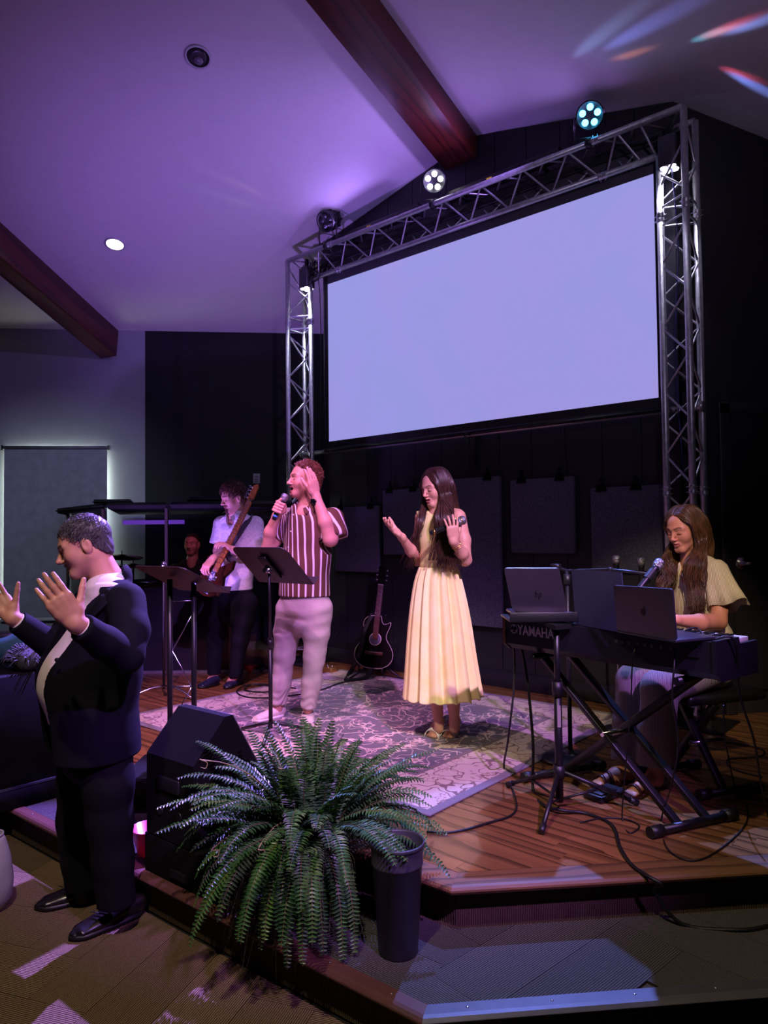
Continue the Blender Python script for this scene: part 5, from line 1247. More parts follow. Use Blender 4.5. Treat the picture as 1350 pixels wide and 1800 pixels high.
# ================================================================== the man in the suit
def suit():
    D = 3.06; J = lambda x, y, d=0.0: at(x, y, D+d)
    root, f, r = person('person', 160, 1615, 0.0, (-0.90, -0.43), 'grey-haired man in a dark suit, head bowed, both hands raised')
    skin = LIN(206, 148, 122)
    h = Head(J(151, 961), (-RT*0.89-FW*0.30-Z*0.30), Z-RT*0.28, 1.05, 0.004, 1.0, 1.06, nose=1.15)
    hd = h.field(J(192, 1027, 0.02), 0.060); hd.limb(J(190, 1020, 0.02), J(190, 1050, 0.02), 0.062, 0.07, 0.02)
    w1 = J(134, 1096, -0.50)
    d1 = (J(84, 1030, -0.54)-w1).normalized()
    a1 = hand_field(w1, d1, FW*0.86-RT*0.42, RT*0.80+Z*0.55, (0.13, 0.10, 0.12, 0.20), 1.20, 0.035, 0.62, 0.0, fore=None)
    a1.chain([J(215, 1150, -0.33), J(178, 1126, -0.42), w1], [0.045, 0.042, 0.030], 0.02)
    w2 = J(22, 1086, 0.05)
    a2 = hand_field(w2, (-RT*0.62+Z*0.74+FW*0.1), -FW*0.72+RT*0.55-Z*0.2, RT*0.62+Z*0.74, (0.28, 0.30, 0.32, 0.3), 1.12, 0.10, 0.62, 0.0)
    a2.chain([J(96, 1136, 0.19), w2], [0.038, 0.029], 0.02)
    bd = Field(0.008); bd.chain([J(160, 1290), J(165, 1180), J(186, 1085)], [0.13, 0.15, 0.10], 0.03)
    bd.chain([J(186, 1075, -0.03), J(218, 1075, -0.14), J(222, 1150, -0.28), J(215, 1150, -0.33)], [0.08, 0.05, 0.04, 0.04], 0.03); bd.chain([J(180, 1075, 0.08), J(158, 1075, 0.17), J(105, 1138, 0.21), J(98, 1138, 0.19)], [0.09, 0.055, 0.04, 0.038], 0.03)
    for x0, x1, x2, dz in ((195, 192, 203, -0.10), (142, 140, 148, 0.13)): bd.chain([J(166, 1290), J((x0+166)/2, 1330, dz*0.6), J(x1, 1440, dz), J(x2, 1575, dz)], [0.06, 0.055, 0.05, 0.04], 0.02)
    sdf_obj('body', [hd, a1, a2, bd], SKIN, root, color=lambda P, N_: np.where(P[:, 2:3] < 0.45, LIN(16, 16, 20)[None, :], h.paint(P, skin, LIN(150, 84, 78), LIN(52, 40, 34), LIN(130, 96, 84), 0.35, EYE)))
    cap_hair(h, 'hair', hair_mat('greying_hair', (34, 32, 33), (104, 100, 98), 0.45), root, (0, 0.076, 0.078), (0, 0.66, -0.75), 0.006, lambda P: 0.0012*np.sin(P[:, 0]*420+P[:, 2]*200), (900, 0.030, 0.0018, 0.003, 13))
    wm = mat('white_shirt', (222, 206, 206), 0.7, bump=0.08, bscale=500)
    t = Field(0.007)
    t.loft([(J(193, 1024, 0.02), 0.072, 0.068), (J(190, 1045), 0.15, 0.10), (J(185, 1100), 0.185, 0.15), (J(158, 1200), 0.18, 0.205), (J(160, 1262), 0.18, 0.17), (J(164, 1285), 0.17, 0.15)], r, 0.03)
    t.plane(J(160, 1262), -Z)
    ss = sdf_obj('shirt', [t], wm, root, disp=folds(15, 0.003, (16, 16, 16), 1.4))
    co = MB(); nb = J(193, 1022, 0.02)
    ring = []
    for i in range(17):
        a = -2.65+5.3*i/16; c = f*math.cos(a)*0.078+r*math.sin(a)*0.074; ring.append((nb+c*1.0+Z*(0.026-0.030*math.cos(a)), nb+c*1.28-Z*(0.012+0.05*max(0, math.cos(a)))))
    vs = [p for q in ring for p in q]; co.add(vs, [(2*i, 2*i+1, 2*i+3, 2*i+2) for i in range(16)], True)
    cc = co.build('collar', mat('shirt_collar', (196, 206, 232), 0.7), ss); md = cc.modifiers.new('thickness', 'SOLIDIFY'); md.thickness = 0.004
    b = MB()
    for (x, y) in ((98, 1120), (88, 1160), (79, 1195)): b.lathe([(0.006, 0), (0.005, 0.003), (0.0005, 0.004)], J(x, y, -0.04), 8, (r, Z, f))
    # jacket, open at the front
    jm = mat('navy_suit_cloth', (13, 13, 21), 0.85, spec=0.15, var=0.08, bump=0.08, bscale=700)
    j = Field(0.0065)
    j.loft([(J(198, 1016, 0.02), 0.084, 0.082), (J(193, 1048), 0.165, 0.105), (J(188, 1075), 0.215, 0.145), (J(180, 1110), 0.215, 0.175), (J(158, 1190), 0.217, 0.217), (J(159, 1250), 0.226, 0.198), (J(164, 1300), 0.232, 0.195), (J(165, 1345), 0.236, 0.195)], r, 0.03)
    j.chain([J(222, 1058, -0.16), J(229, 1110, -0.24), J(222, 1152, -0.30)], [0.080, 0.073, 0.068], 0.03); j.chain([J(222, 1152, -0.30), J(185, 1130, -0.39), J(146, 1104, -0.475)], [0.069, 0.062, 0.052], 0.02)
    j.chain([J(158, 1062, 0.19), J(122, 1110, 0.24), J(100, 1140, 0.20)], [0.082, 0.074, 0.068], 0.03); j.chain([J(100, 1140, 0.20), J(32, 1094, 0.07)], [0.068, 0.050], 0.02)
    j.carve(J(193, 1000, 0.02), J(191, 1026, -0.02), 0.068, 0.072, 0.006)
    j.carve(J(160, 1048, -0.11), J(118, 1110, -0.16), 0.060, 0.052, 0.006); j.carve(J(118, 1110, -0.16), J(86, 1165, -0.13), 0.055, 0.060, 0.006)
    j.carve(J(86, 1165, -0.13), J(76, 1215, -0.12), 0.060, 0.066, 0.006); j.carve(J(76, 1215, -0.12), J(84, 1270, -0.12), 0.066, 0.075, 0.006); j.carve(J(84, 1270, -0.12), J(92, 1330, -0.1), 0.075, 0.10, 0.006)
    j.plane(J(166, 1322), -Z)
    j.lplane(J(142, 1102, -0.48), J(140, 1101, -0.485)-J(185, 1130, -0.39), 0.085); j.lplane(J(30, 1093, 0.066), J(30, 1093, 0.066)-J(100, 1140, 0.2), 0.085)
    jk = sdf_obj('jacket', [j], jm, root, disp=lambda P: folds(31, 0.005, (9, 9, 15), 1.3)(P))
    lp = MB()
    q0, q1, q2, q3, q4 = J(206, 1020, -0.06), J(176, 1046, -0.17), J(133, 1110, -0.235), J(172, 1075, -0.235), J(215, 1040, -0.15)
    lp.add([q0, q1, q2, q3, q4, J(196, 1052, -0.22)], [(0, 1, 5, 4), (1, 2, 3, 5)], True); lo = lp.build('lapel', jm, jk); md = lo.modifiers.new('thickness', 'SOLIDIFY'); md.thickness = 0.008
    for (a, bb) in ((w1, J(160, 1112, -0.45)), (w2, J(60, 1110, 0.12))):
        e = (bb-a).normalized(); MB().tube([a+e*0.022, a+e*0.06], [0.036, 0.040], 16).build('shirt_cuff', wm, ss)
    MB().lathe([(0.009, 0), (0.008, 0.004), (0.001, 0.005)], J(100, 1160, -0.235), 12, (X, Z, -Y)).build('button', mat('jacket_button', (30, 30, 36), 0.2), jk)
    tm = mat('black_suit_trousers', (11, 11, 16), 0.85, spec=0.15, bump=0.08, bscale=700)
    q = Field(0.007); q.loft([(J(162, 1240), 0.17, 0.16), (J(165, 1290), 0.185, 0.165), (J(166, 1320), 0.17, 0.14)], r, 0.03)
    for x0, x1, x2, dz, yb in ((190, 193, 204, -0.10, 1590), (142, 138, 148, 0.13, 1560)): q.chain([J(x0, 1325, dz*0.7), J(x0, 1380, dz), J(x1, 1440, dz), J((x1+x2)/2, 1510, dz), J(x2, yb, dz)], [0.098, 0.100, 0.090, 0.081, 0.077], 0.03)
    q.lplane(J(204, 1588, -0.10), -Z, 0.16); q.lplane(J(148, 1558, 0.13), -Z, 0.16); sdf_obj('trousers', [q], tm, root, disp=folds(16, 0.004, (9, 9, 20), 1.3))
    lm = mat('black_shoe_leather', (24, 20, 18), 0.28); so = mat('black_sole', (16, 16, 18), 0.5)
    for hx, hy, tx, ty in ((222, 1614, 120, 1655), (158, 1578, 60, 1600)):
        a_, b_ = on_z(hx, hy, 0), on_z(tx, ty, 0); e = (b_-a_).normalized(); b2 = a_+e*min(0.33, (b_-a_).length); a2_ = b_-e*0.33
        so_ = shoe('shoe', a2_, b_, 0.0, lm, so, root, 0.054, 0.085, solez=0.02)
        m = MB(); sd = V((-e.y, e.x, 0))
        for i in range(4): c = a2_+e*(0.155+0.022*i)+Z*(0.092-0.006*i); m.tube([c-sd*0.02+e*0.01, c+Z*0.003, c+sd*0.02-e*0.01], 0.0022, 5)
        m.build('laces', mat('black_lace', (10, 10, 10), 0.7), so_)
suit()
# ================================================================== the pianist
def pianist():
    D = 3.86; J = lambda x, y, d=0.0: at(x, y, D+d)
    root, f, r = person('person', 1112, 1385, STZ, (-0.80, -0.60), 'woman with long wavy brown hair seated at the keyboard in a striped blouse')
    skin = LIN(206, 142, 108)
    h = Head(J(1204, 931), (-RT*0.88-FW*0.46-Z*0.24), Z-RT*0.05, 1.0, 0.0, 0.97, 0.90, nose=0.85, fem=1.0)
    hd = h.field(J(1216, 988, 0.03), 0.047); hd.limb(J(1216, 982, 0.03), J(1224, 1012, 0.03), 0.055, 0.09, 0.03)
    w1 = J(1186, 1090, -0.36)
    a1 = hand_field(w1, -RT*0.9-FW*0.35-Z*0.1, -Z, -FW*0.2+RT*0.1-Z*0.0+V((0, 0.5, 0)), (0.35, 0.4, 0.4, 0.4), 0.92, 0.12, 0.5, 0.3)
    a1.chain([J(1262, 1008, -0.08), J(1268, 1050, -0.14), J(1262, 1092, -0.20)], [0.050, 0.045, 0.040], 0.02); a1.chain([J(1262, 1092, -0.20), J(1230, 1094, -0.28), w1], [0.043, 0.040, 0.025], 0.02)
    w2 = J(1165, 1092, -0.05)
    a2 = hand_field(w2, -RT*0.9-FW*0.35-Z*0.1, -Z, FW*-0.5, (0.35, 0.4, 0.4, 0.4), 0.92, 0.12, 0.5, 0.3)
    a2.chain([J(1196, 1008, 0.14), J(1205, 1085, 0.16)], [0.050, 0.040], 0.02); a2.chain([J(1205, 1085, 0.16), w2], [0.041, 0.025], 0.02)
    lg = Field(0.006); lg.chain([J(1236, 1150), J(1230, 1080), J(1222, 1020)], [0.11, 0.10, 0.09], 0.03)
    for (hx, hy, hd_, kx, ky, kd, ax, ay, ad, tx, ty) in ((1225, 1165, 0.10, 1112, 1196, -0.05, 1106, 1362, -0.16, 1073, 1380), (1240, 1170, -0.12, 1158, 1208, -0.25, 1152, 1372, -0.26, 1100, 1405)):
        lg.chain([J(hx, hy, hd_), J(kx, ky, kd), J(ax, ay-12, ad), J(ax, ay, ad)], [0.085, 0.06, 0.036, 0.036], 0.02)
        a_ = J(ax, ay, ad); a_.z = 0; b_ = on_z(tx, ty, STZ); b_.z = 0; e = (b_-a_).normalized(); b_ = a_+e*0.17
        lg.chain([a_+Z*(STZ+0.06), a_.lerp(b_, 0.5)+Z*(STZ+0.05), b_+Z*(STZ+0.026)], [0.035, 0.034, 0.024], 0.02)
        sd = V((-e.y, e.x, 0))
        for i in range(5): lg.limb(b_+sd*(0.026-0.013*i)+Z*(STZ+0.024), b_+e*(0.045-0.004*i)+sd*(0.028-0.014*i)+Z*(STZ+0.018), 0.011, 0.008, 0.006)
    sdf_obj('body', [hd, a1, a2, lg], SKIN, root, color=lambda P, N_: h.paint(P, skin, LIN(176, 88, 84), LIN(46, 28, 22), None, 0, EYE))
    k = NT('striped_blouse'); c = k.coord(); sx = k.n('ShaderNodeSeparateXYZ'); k.put(sx.inputs[0], c)
    ph = k.math('FRACT', k.math('MULTIPLY', k.math('ADD', k.math('MULTIPLY', sx.outputs[0], 1.0), k.math('MULTIPLY', sx.outputs[1], 0.8)), 150.0))
    g, _ = k.noise(c, 300, 2); k.bump(g, 0.15, 0.001)
    bm_ = k.set(base=k.mix(k.ramp(ph, [(0.55, (0, 0, 0)), (0.68, (1, 1, 1))]), srgb(232, 222, 196), srgb(150, 126, 84)), rough=0.8, spec=0.2)
    t = Field(0.0055)
    t.loft([(J(1218, 990, 0.03), 0.07, 0.062), (J(1222, 1002, 0.03), 0.14, 0.085), (J(1226, 1024, 0.02), 0.165, 0.115), (J(1230, 1062), 0.150, 0.125), (J(1233, 1096), 0.135, 0.115), (J(1236, 1120), 0.155, 0.135), (J(1237, 1160), 0.19, 0.165)], r, 0.03)
    t.carve(J(1215, 975, 0.02), J(1210, 996, -0.03), 0.058, 0.055); t.carve(J(1207, 992, -0.06), J(1200, 1022, -0.13), 0.045, 0.010, 0.006)
    t.plane(J(1236, 1140), -Z)
    bl = sdf_obj('blouse', [t], bm_, root, disp=lambda P: folds(41, 0.004, (16, 16, 8), 1.3)(P)+0.004*np.sin(60*(P @ A3(r)))*np.clip((STZ+0.80-P[:, 2])/0.1, 0, 1))
    # flared sleeves
    for (s0, e0, ra, rb) in ((J(1254, 1000, -0.05), J(1279, 1068, -0.15), 0.075, 0.105), (J(1196, 1004, 0.13), J(1196, 1066, 0.17), 0.075, 0.10)):
        vs, fs, n = [], [], 48; ax = (e0-s0).normalized(); u_ = ax.cross(FW).normalized(); v_ = ax.cross(u_)
        prof = [(-0.05, 0.02), (-0.03, 0.055), (0.0, 0.072), (0.05, 0.078), (0.10, 0.084), (0.15, 0.092), ((e0-s0).length, rb)]
        for i, (d_, rr) in enumerate(prof):
            w_ = max(0, d_)/0.22
            for kk in range(n): th = 2*PI*kk/n; r_ = rr+0.010*w_*math.sin(7*th+1); vs.append(s0+ax*(d_+0.012*w_*math.sin(4*th))+u_*math.cos(th)*r_+v_*math.sin(th)*r_)
        for i in range(len(prof)-1):
            for kk in range(n): fs.append((i*n+kk, i*n+(kk+1) % n, (i+1)*n+(kk+1) % n, (i+1)*n+kk))
        o = MB().add(vs, fs, True).build('sleeve', bm_, bl); md = o.modifiers.new('thickness', 'SOLIDIFY'); md.thickness = 0.003
    k = NT('striped_trousers'); c = k.coord(); sx = k.n('ShaderNodeSeparateXYZ'); k.put(sx.inputs[0], c)
    ph = k.math('FRACT', k.math('MULTIPLY', k.math('ADD', k.math('MULTIPLY', sx.outputs[0], 1.0), k.math('MULTIPLY', sx.outputs[1], 0.5)), 150.0))
    tm = k.set(base=k.mix(k.ramp(ph, [(0.5, (0, 0, 0)), (0.62, (1, 1, 1))]), srgb(160, 152, 148), srgb(84, 74, 70)), rough=0.85, spec=0.2)
    q = Field(0.006); q.loft([(J(1238, 1130), 0.14, 0.12), (J(1236, 1166), 0.175, 0.135)], r, 0.03)
    for (hx, hy, hd_, kx, ky, kd, ax, ay, ad) in ((1222, 1165, 0.09, 1114, 1197, -0.05, 1106, 1345, -0.14), (1238, 1172, -0.12, 1160, 1210, -0.25, 1153, 1352, -0.25)):
        q.chain([J(hx, hy, hd_), J(kx, ky, kd)], [0.11, 0.088], 0.03); q.chain([J(kx, ky, kd), J((kx+ax)/2, (ky+ay)/2, (kd+ad)/2), J(ax, ay, ad)], [0.090, 0.092, 0.098], 0.03)
        q.lplane(J(ax, ay-10, ad), -Z, 0.2)
    sdf_obj('trousers', [q], tm, root, disp=folds(46, 0.005, (14, 14, 8), 1.3))
    # wavy hair
    hm = hair_mat('wavy_brown_hair', (44, 28, 18), (104, 70, 44), 0.34)
    R_ = random.Random(4); paths = []
    for g, n_ in ((1, 260), (-1, 430)):
        for i in range(n_):
            u = R_.random(); u2 = u+R_.gauss(0, 0.04); lay = R_.uniform(-0.003, 0.012)
            p0 = h.p(g*0.003, 0.064-0.15*u, hz(0, 0.064-0.15*u)+0.002)
            p1 = h.p(g*(0.047+lay), 0.066-0.15*u2, hz(0.047, 0.066-0.15*u2)+lay); p2 = h.p(g*(0.082+lay), 0.048-0.13*u2, 0.030); p3 = h.p(g*(0.090+lay), 0.036-0.125*u2, -0.050)
            if g > 0: m1 = J(1170+R_.uniform(-4, 14)+12*u, 985, 0.02+0.08*u); e = J(1160+R_.uniform(-6, 30), 1030+R_.uniform(-6, 14), -0.02+0.05*u); 
            elif u < 0.75: m1 = J(1206+R_.uniform(0, 34), 990, -0.16+0.10*u); e = J(1210+R_.uniform(0, 28), 1072+R_.gauss(0, 8), -0.20+0.03*R_.random())
            else: m1 = J(1240+R_.uniform(-4, 10), 985, 0.0); e = J(1240+R_.uniform(-4, 8), 1030, 0.03)
            m2 = m1.lerp(e, 0.5); w = (u*7+g*1.0); a = 0.014
            wv = lambda q_, t: q_+RT*(a*math.sin(w+t))+FW*(a*0.7*math.cos(w+t*1.1))
            paths.append([p0, p1, p2, wv(p3, 0.5), wv(p3.lerp(m1, 0.5), 2.2), wv(m1, 3.8), wv(m1.lerp(e, 0.33), 5.2), wv(m1.lerp(e, 0.66), 6.8), wv(e, 8.2)])
    strands('hair', paths, hm, root, 0.0043, 0.2, 4)
    cap_hair(h, 'hair_crown', hm, root, (0, 0.046, 0.100), (0, 0.80, -0.6), 0.004)
    sm_ = mat('maroon_sandal', (70, 26, 26), 0.3)
    for (ax, ay, ad, tx, ty) in ((1106, 1362, -0.16, 1073, 1380), (1152, 1372, -0.26, 1100, 1405)):
        a_ = J(ax, ay, ad); a_.z = 0; b_ = on_z(tx, ty, STZ); b_.z = 0; e = (b_-a_).normalized(); b_ = a_+e*0.23; sd = V((-e.y, e.x, 0)); z0 = STZ+0.003
        m = MB(); pr = [a_-e*0.05+sd*0.03, a_+e*0.08+sd*0.033, b_-e*0.05+sd*0.046, b_+sd*0.025, b_-sd*0.025, b_-e*0.05-sd*0.044, a_+e*0.08-sd*0.033, a_-e*0.05-sd*0.03]
        sol = m.prism([p+Z*z0 for p in pr], Z*0.012).build('sandal', sm_, root)
        for t, hh, w in ((0.055, 0.05, 0.044), (0.10, 0.062, 0.04), (0.14, 0.04, 0.046)):
            c = b_-e*t; vsb = []
            for i in range(9):
                th = PI*i/8
                for o_ in (-0.009, 0.009): vsb.append(V((c.x, c.y, z0+0.008))+e*o_+sd*(w*math.cos(th))+Z*(hh*math.sin(th)))
            s2 = MB().add(vsb, [(2*i, 2*i+1, 2*i+3, 2*i+2) for i in range(8)], True).build('sandal_strap', sm_, sol); md = s2.modifiers.new('thickness', 'SOLIDIFY'); md.thickness = 0.004
    nk = J(1210, 1004, -0.10); MB().tube(smooth_path([J(1226, 985, -0.02), J(1214, 1002, -0.105), J(1200, 1010, -0.12), J(1198, 1000, -0.06)], 5), 0.0012, 5).build('necklace', mat('gold_metal', (230, 180, 90), 0.25, 1.0), root)
    MB().ball(J(1200, 1011, -0.125), 0.008, 10).build('pendant', chrome, root)
pianist()
# ================================================================== the drummer behind the shield
def drummer():
    D = 7.95; J = lambda x, y, d=0.0: at(x, y, D+d)
    root, f, r = person('person', 338, 1140, STZ, (-0.05, -1.0), 'man in a dark shirt sitting at the drums behind the clear shield')
    skin = LIN(206, 140, 124)
    h = Head(J(338, 957), (-RT*0.10-FW), Z, 1.0, 0.0)
    hd = h.field(J(338, 990), 0.058); hd.limb(J(338, 985), J(338, 1010), 0.06, 0.10, 0.03)
    ar = Field(0.006)
    for s_ in (-1, 1): ar.chain([J(338+s_*30, 1004), J(338+s_*40, 1050, -0.02), J(338+s_*22, 1062, -0.3)], [0.055, 0.045, 0.032], 0.03); ar.ell(J(338+s_*20, 1061, -0.36), [0.04, 0.05, 0.03], 0.02)
    ar.chain([J(338, 1015), J(338, 1090)], [0.09, 0.10], 0.03); ar.chain([J(338, 1010), J(308, 1004)], [0.06, 0.05], 0.03); ar.chain([J(338, 1010), J(368, 1004)], [0.06, 0.05], 0.03)
    for s_ in (-1, 1): ar.chain([J(338+s_*14, 1100), J(338+s_*34, 1110, -0.4), J(338+s_*34, 1172, -0.42), J(338+s_*34, 1176, -0.52)], [0.08, 0.055, 0.04, 0.035], 0.03)
    sdf_obj('body', [hd, ar], SKIN, root, color=lambda P, N_: h.paint(P, skin, LIN(150, 84, 80), LIN(60, 40, 34), LIN(110, 74, 64), 0.4, EYE))
    cap_hair(h, 'hair', hair_mat('short_dark_hair', (40, 28, 26), (84, 60, 52)), root, (0, 0.070, 0.085), (0, 0.66, -0.75), 0.004)
    bt = mat('black_tee', (22, 22, 26), 0.8)
    t = Field(0.007); t.loft([(J(338, 988), 0.08, 0.07), (J(338, 996), 0.16, 0.10), (J(338, 1012), 0.205, 0.125), (J(338, 1060), 0.185, 0.13), (J(338, 1100), 0.18, 0.14)], r, 0.03)
    t.chain([J(308, 1003), J(300, 1035)], [0.078, 0.072], 0.03); t.chain([J(368, 1003), J(376, 1035)], [0.078, 0.072], 0.03); t.carve(J(338, 975), J(338, 992, -0.05), 0.06, 0.055)
    sdf_obj('shirt', [t], bt, root, disp=folds(52, 0.004))
    q = Field(0.008); q.loft([(J(338, 1085), 0.17, 0.14), (J(338, 1110), 0.18, 0.15)], r, 0.03)
    for s_ in (-1, 1): q.chain([J(338+s_*14, 1105), J(338+s_*34, 1112, -0.4), J(338+s_*34, 1168, -0.42)], [0.12, 0.09, 0.07], 0.03)
    sdf_obj('trousers', [q], mat('dark_jeans', (30, 32, 46), 0.8), root)
    st = tag(empty('drum_stool', J(338, 1130)), 'black round drum stool under the drummer', 'stool'); c = J(338, 1130, 0.03); bpy.context.view_layer.update()
    MB().lathe([(0.16, 0.0), (0.175, 0.02), (0.17, 0.07), (0.12, 0.085), (0.001, 0.085)], V((c.x, c.y, STZ+0.36)), 24).build('seat', blackp, st)
    m = MB().tube([V((c.x, c.y, STZ+0.15)), V((c.x, c.y, STZ+0.36))], 0.018, 8)
    m.build('post', chrome, st)
    for i in range(3): a = 2*PI*i/3; MB().tube([V((c.x, c.y, STZ+0.25)), V((c.x+0.24*math.cos(a), c.y+0.24*math.sin(a), STZ+0.012))], 0.011, 6).build('leg', chrome, st)
drummer()
# ------------------------------------------------------------------ rug
def rug_mat():
    k = NT('rug_weave'); c = k.coord(); sx = k.n('ShaderNodeSeparateXYZ'); k.put(sx.inputs[0], c)
    hx, hy = RW/2, RL/2
    ex = k.math('SUBTRACT', hx, k.math('ABSOLUTE', sx.outputs[0])); ey = k.math('SUBTRACT', hy, k.math('ABSOLUTE', sx.outputs[1])); ed = k.math('MINIMUM', ex, ey)
    _, nc = k.noise(c, 5.0, 2); wc = k.vmath('ADD', c, k.vmath('SCALE', k.vmath('SUBTRACT', nc, (0.5, 0.5, 0.5)))); wc.node.inputs[0].links[0].from_node  # warp
    sc = [n for n in k.t.nodes if n.bl_idname == 'ShaderNodeVectorMath' and n.operation == 'SCALE'][0]; sc.inputs[3].default_value = 0.10
    v = k.voro(wc, 6.4, 'F1', 0.80); d = v.outputs['Distance']
    loc = k.vmath('SUBTRACT', k.vmath('MULTIPLY', wc, (6.4, 6.4, 6.4)), k.vmath('MULTIPLY', v.outputs['Position'], (6.4, 6.4, 6.4)))
    s2 = k.n('ShaderNodeSeparateXYZ'); k.put(s2.inputs[0], loc); an = k.math('ARCTAN2', s2.outputs[1], s2.outputs[0])
    pet = k.math('ADD', 0.27, k.math('MULTIPLY', k.math('SINE', k.math('MULTIPLY', an, 7.0)), 0.075))
    fl = k.math('LESS_THAN', d, pet); core = k.math('LESS_THAN', d, 0.09); rim = k.math('LESS_THAN', k.math('ABSOLUTE', k.math('SUBTRACT', d, pet)), 0.022)
    n1, _ = k.noise(c, 5.2, 2, 0.4); vine = k.math('LESS_THAN', k.math('ABSOLUTE', k.math('SUBTRACT', n1, 0.5)), 0.012)
    n2, _ = k.noise(c, 6.6, 1, 0.4); vine2 = k.math('LESS_THAN', k.math('ABSOLUTE', k.math('SUBTRACT', n2, 0.46)), 0.010)
    v2 = k.voro(wc, 17.0, 'F1', 1.0); leaf = k.math('LESS_THAN', v2.outputs['Distance'], 0.26); lf2, _ = k.noise(c, 6.0, 1); leaf = k.math('MULTIPLY', leaf, k.math('GREATER_THAN', lf2, 0.50))
    field = srgb(104, 96, 104); cream = srgb(214, 190, 178); rose = srgb(196, 146, 142); beige = srgb(206, 186, 168)
    a = k.mix(leaf, field, rose); a = k.mix(k.math('MAXIMUM', vine, vine2), a, cream); a = k.mix(fl, a, cream); a = k.mix(rim, a, srgb(150, 112, 116)); a = k.mix(core, a, srgb(150, 118, 96))
    b = k.mix(k.math('MULTIPLY', leaf, 0.7), beige, srgb(150, 128, 118)); b = k.mix(k.math('MAXIMUM', vine, vine2), b, srgb(128, 104, 96)); b = k.mix(rim, b, srgb(150, 116, 108)); b = k.mix(k.math('MULTIPLY', core, 0.8), b, srgb(166, 120, 110))
    bord = k.math('LESS_THAN', ed, 0.40); line = k.math('LESS_THAN', k.math('ABSOLUTE', k.math('SUBTRACT', ed, 0.40)), 0.018); edge = k.math('LESS_THAN', ed, 0.05)
    col = k.mix(bord, a, b); col = k.mix(line, col, srgb(120, 104, 104)); col = k.mix(edge, col, srgb(122, 114, 116))
    f, _ = k.noise(c, 400, 2); col = k.mix(0.2, col, k.ramp(f, [(0.3, (0.5, 0.5, 0.5)), (0.7, (1, 1, 1))]), 'MULTIPLY'); k.bump(f, 0.5, 0.003)
    return k.set(base=col, rough=0.95, spec=0.1, sheen=0.2)
rc = RA+RD*(RL/2)-U*(RW/2)
ru = tag(MB().box((0, 0, 0.005), (RW, RL, 0.010), bev=0.004).build('rug', rug_mat()), 'large floral rug in mauve and beige under the singers', 'rug')
ru.matrix_world = Matrix(((U.x, -N.x, 0, rc.x), (U.y, -N.y, 0, rc.y), (0, 0, 1, STZ), (0, 0, 0, 1)))
# ------------------------------------------------------------------ music stand and lectern
def desk_quad(c, wd, hd, w, hgt, th=0.004): return c, wd, hd, w, hgt
deskm = mat('black_desk_steel', (44, 34, 40), 0.4, var=0.06)
def music_desk(root, c, wd, hd, w, hgt):
    nn = wd.cross(hd).normalized()
    o = MB(); r = 0.05; pts = []
    for (sx_, sy_) in ((-1, -1), (1, -1), (1, 1), (-1, 1)):
        if sy_ < 0: pts.append(c+wd*(sx_*w/2)+hd*(sy_*hgt/2))
        else:
            for i in range(5):
                a = (0 if sx_ > 0 else PI/2)+PI/2*i/4; pts.append(c+wd*(sx_*(w/2-r)+r*math.cos(a))+hd*(hgt/2-r+r*math.sin(a)))
    o.prism([p-nn*0.002 for p in pts], nn*0.004).build('desk', deskm, root)
    return nn
sf = (-RT*0.62-FW*0.78).normalized(); sr = sf.cross(Z)
tc = at(477, 994, 4.50)
ms = tag(empty('music_stand', on_z(476, 1296, STZ)), 'black music stand in front of the man in the striped shirt', 'music stand'); bpy.context.view_layer.update()
hd = (sf*0.72+Z*0.69).normalized()
nn = music_desk(ms, tc, sr, hd, 0.50, 0.34)
lo_ = tc-hd*0.17; away = -sf
MB().box(lo_+away*0.03+Z*0.022, (0.50, 0.06, 0.004), (sr, (away*0.69+Z*0.72).normalized(), hd), bev=0.001).build('ledge', deskm, ms)
MB().box(tc+sf*0.012-Z*0.012, (0.07, 0.02, 0.20), (sr, nn, hd), bev=0.006).build('desk_bracket', blackm, ms)
pb = on_z(476, 1296, STZ); pt = V((pb.x, pb.y, tc.z-0.03))
MB().tube([tc+sf*0.03-Z*0.03+sr*0.03, tc+sf*0.03-Z*0.03-sr*0.03], 0.018, 12).build('tilt_knob', chrome, ms)
MB().tube([V((pb.x, pb.y, STZ+0.06)), V((pb.x, pb.y, STZ+0.62))], 0.0135, 12).build('lower_tube', blackm, ms)
MB().tube([V((pb.x, pb.y, STZ+0.60)), tc+sf*0.02-Z*0.02], 0.009, 12).build('upper_tube', blackm, ms)
MB().tube([V((pb.x, pb.y, STZ+0.57)), V((pb.x, pb.y, STZ+0.64))], 0.017, 12).build('height_collar', blackm, ms)
for i in range(3):
    a = 2*PI*i/3+0.4; e = V((math.cos(a), math.sin(a), 0)); MB().tube([V((pb.x, pb.y, STZ+0.10)), V((pb.x, pb.y, STZ+0.055))+e*0.14, V((pb.x, pb.y, STZ+0.022))+e*0.25], 0.011, 8).build('leg', blackm, ms)
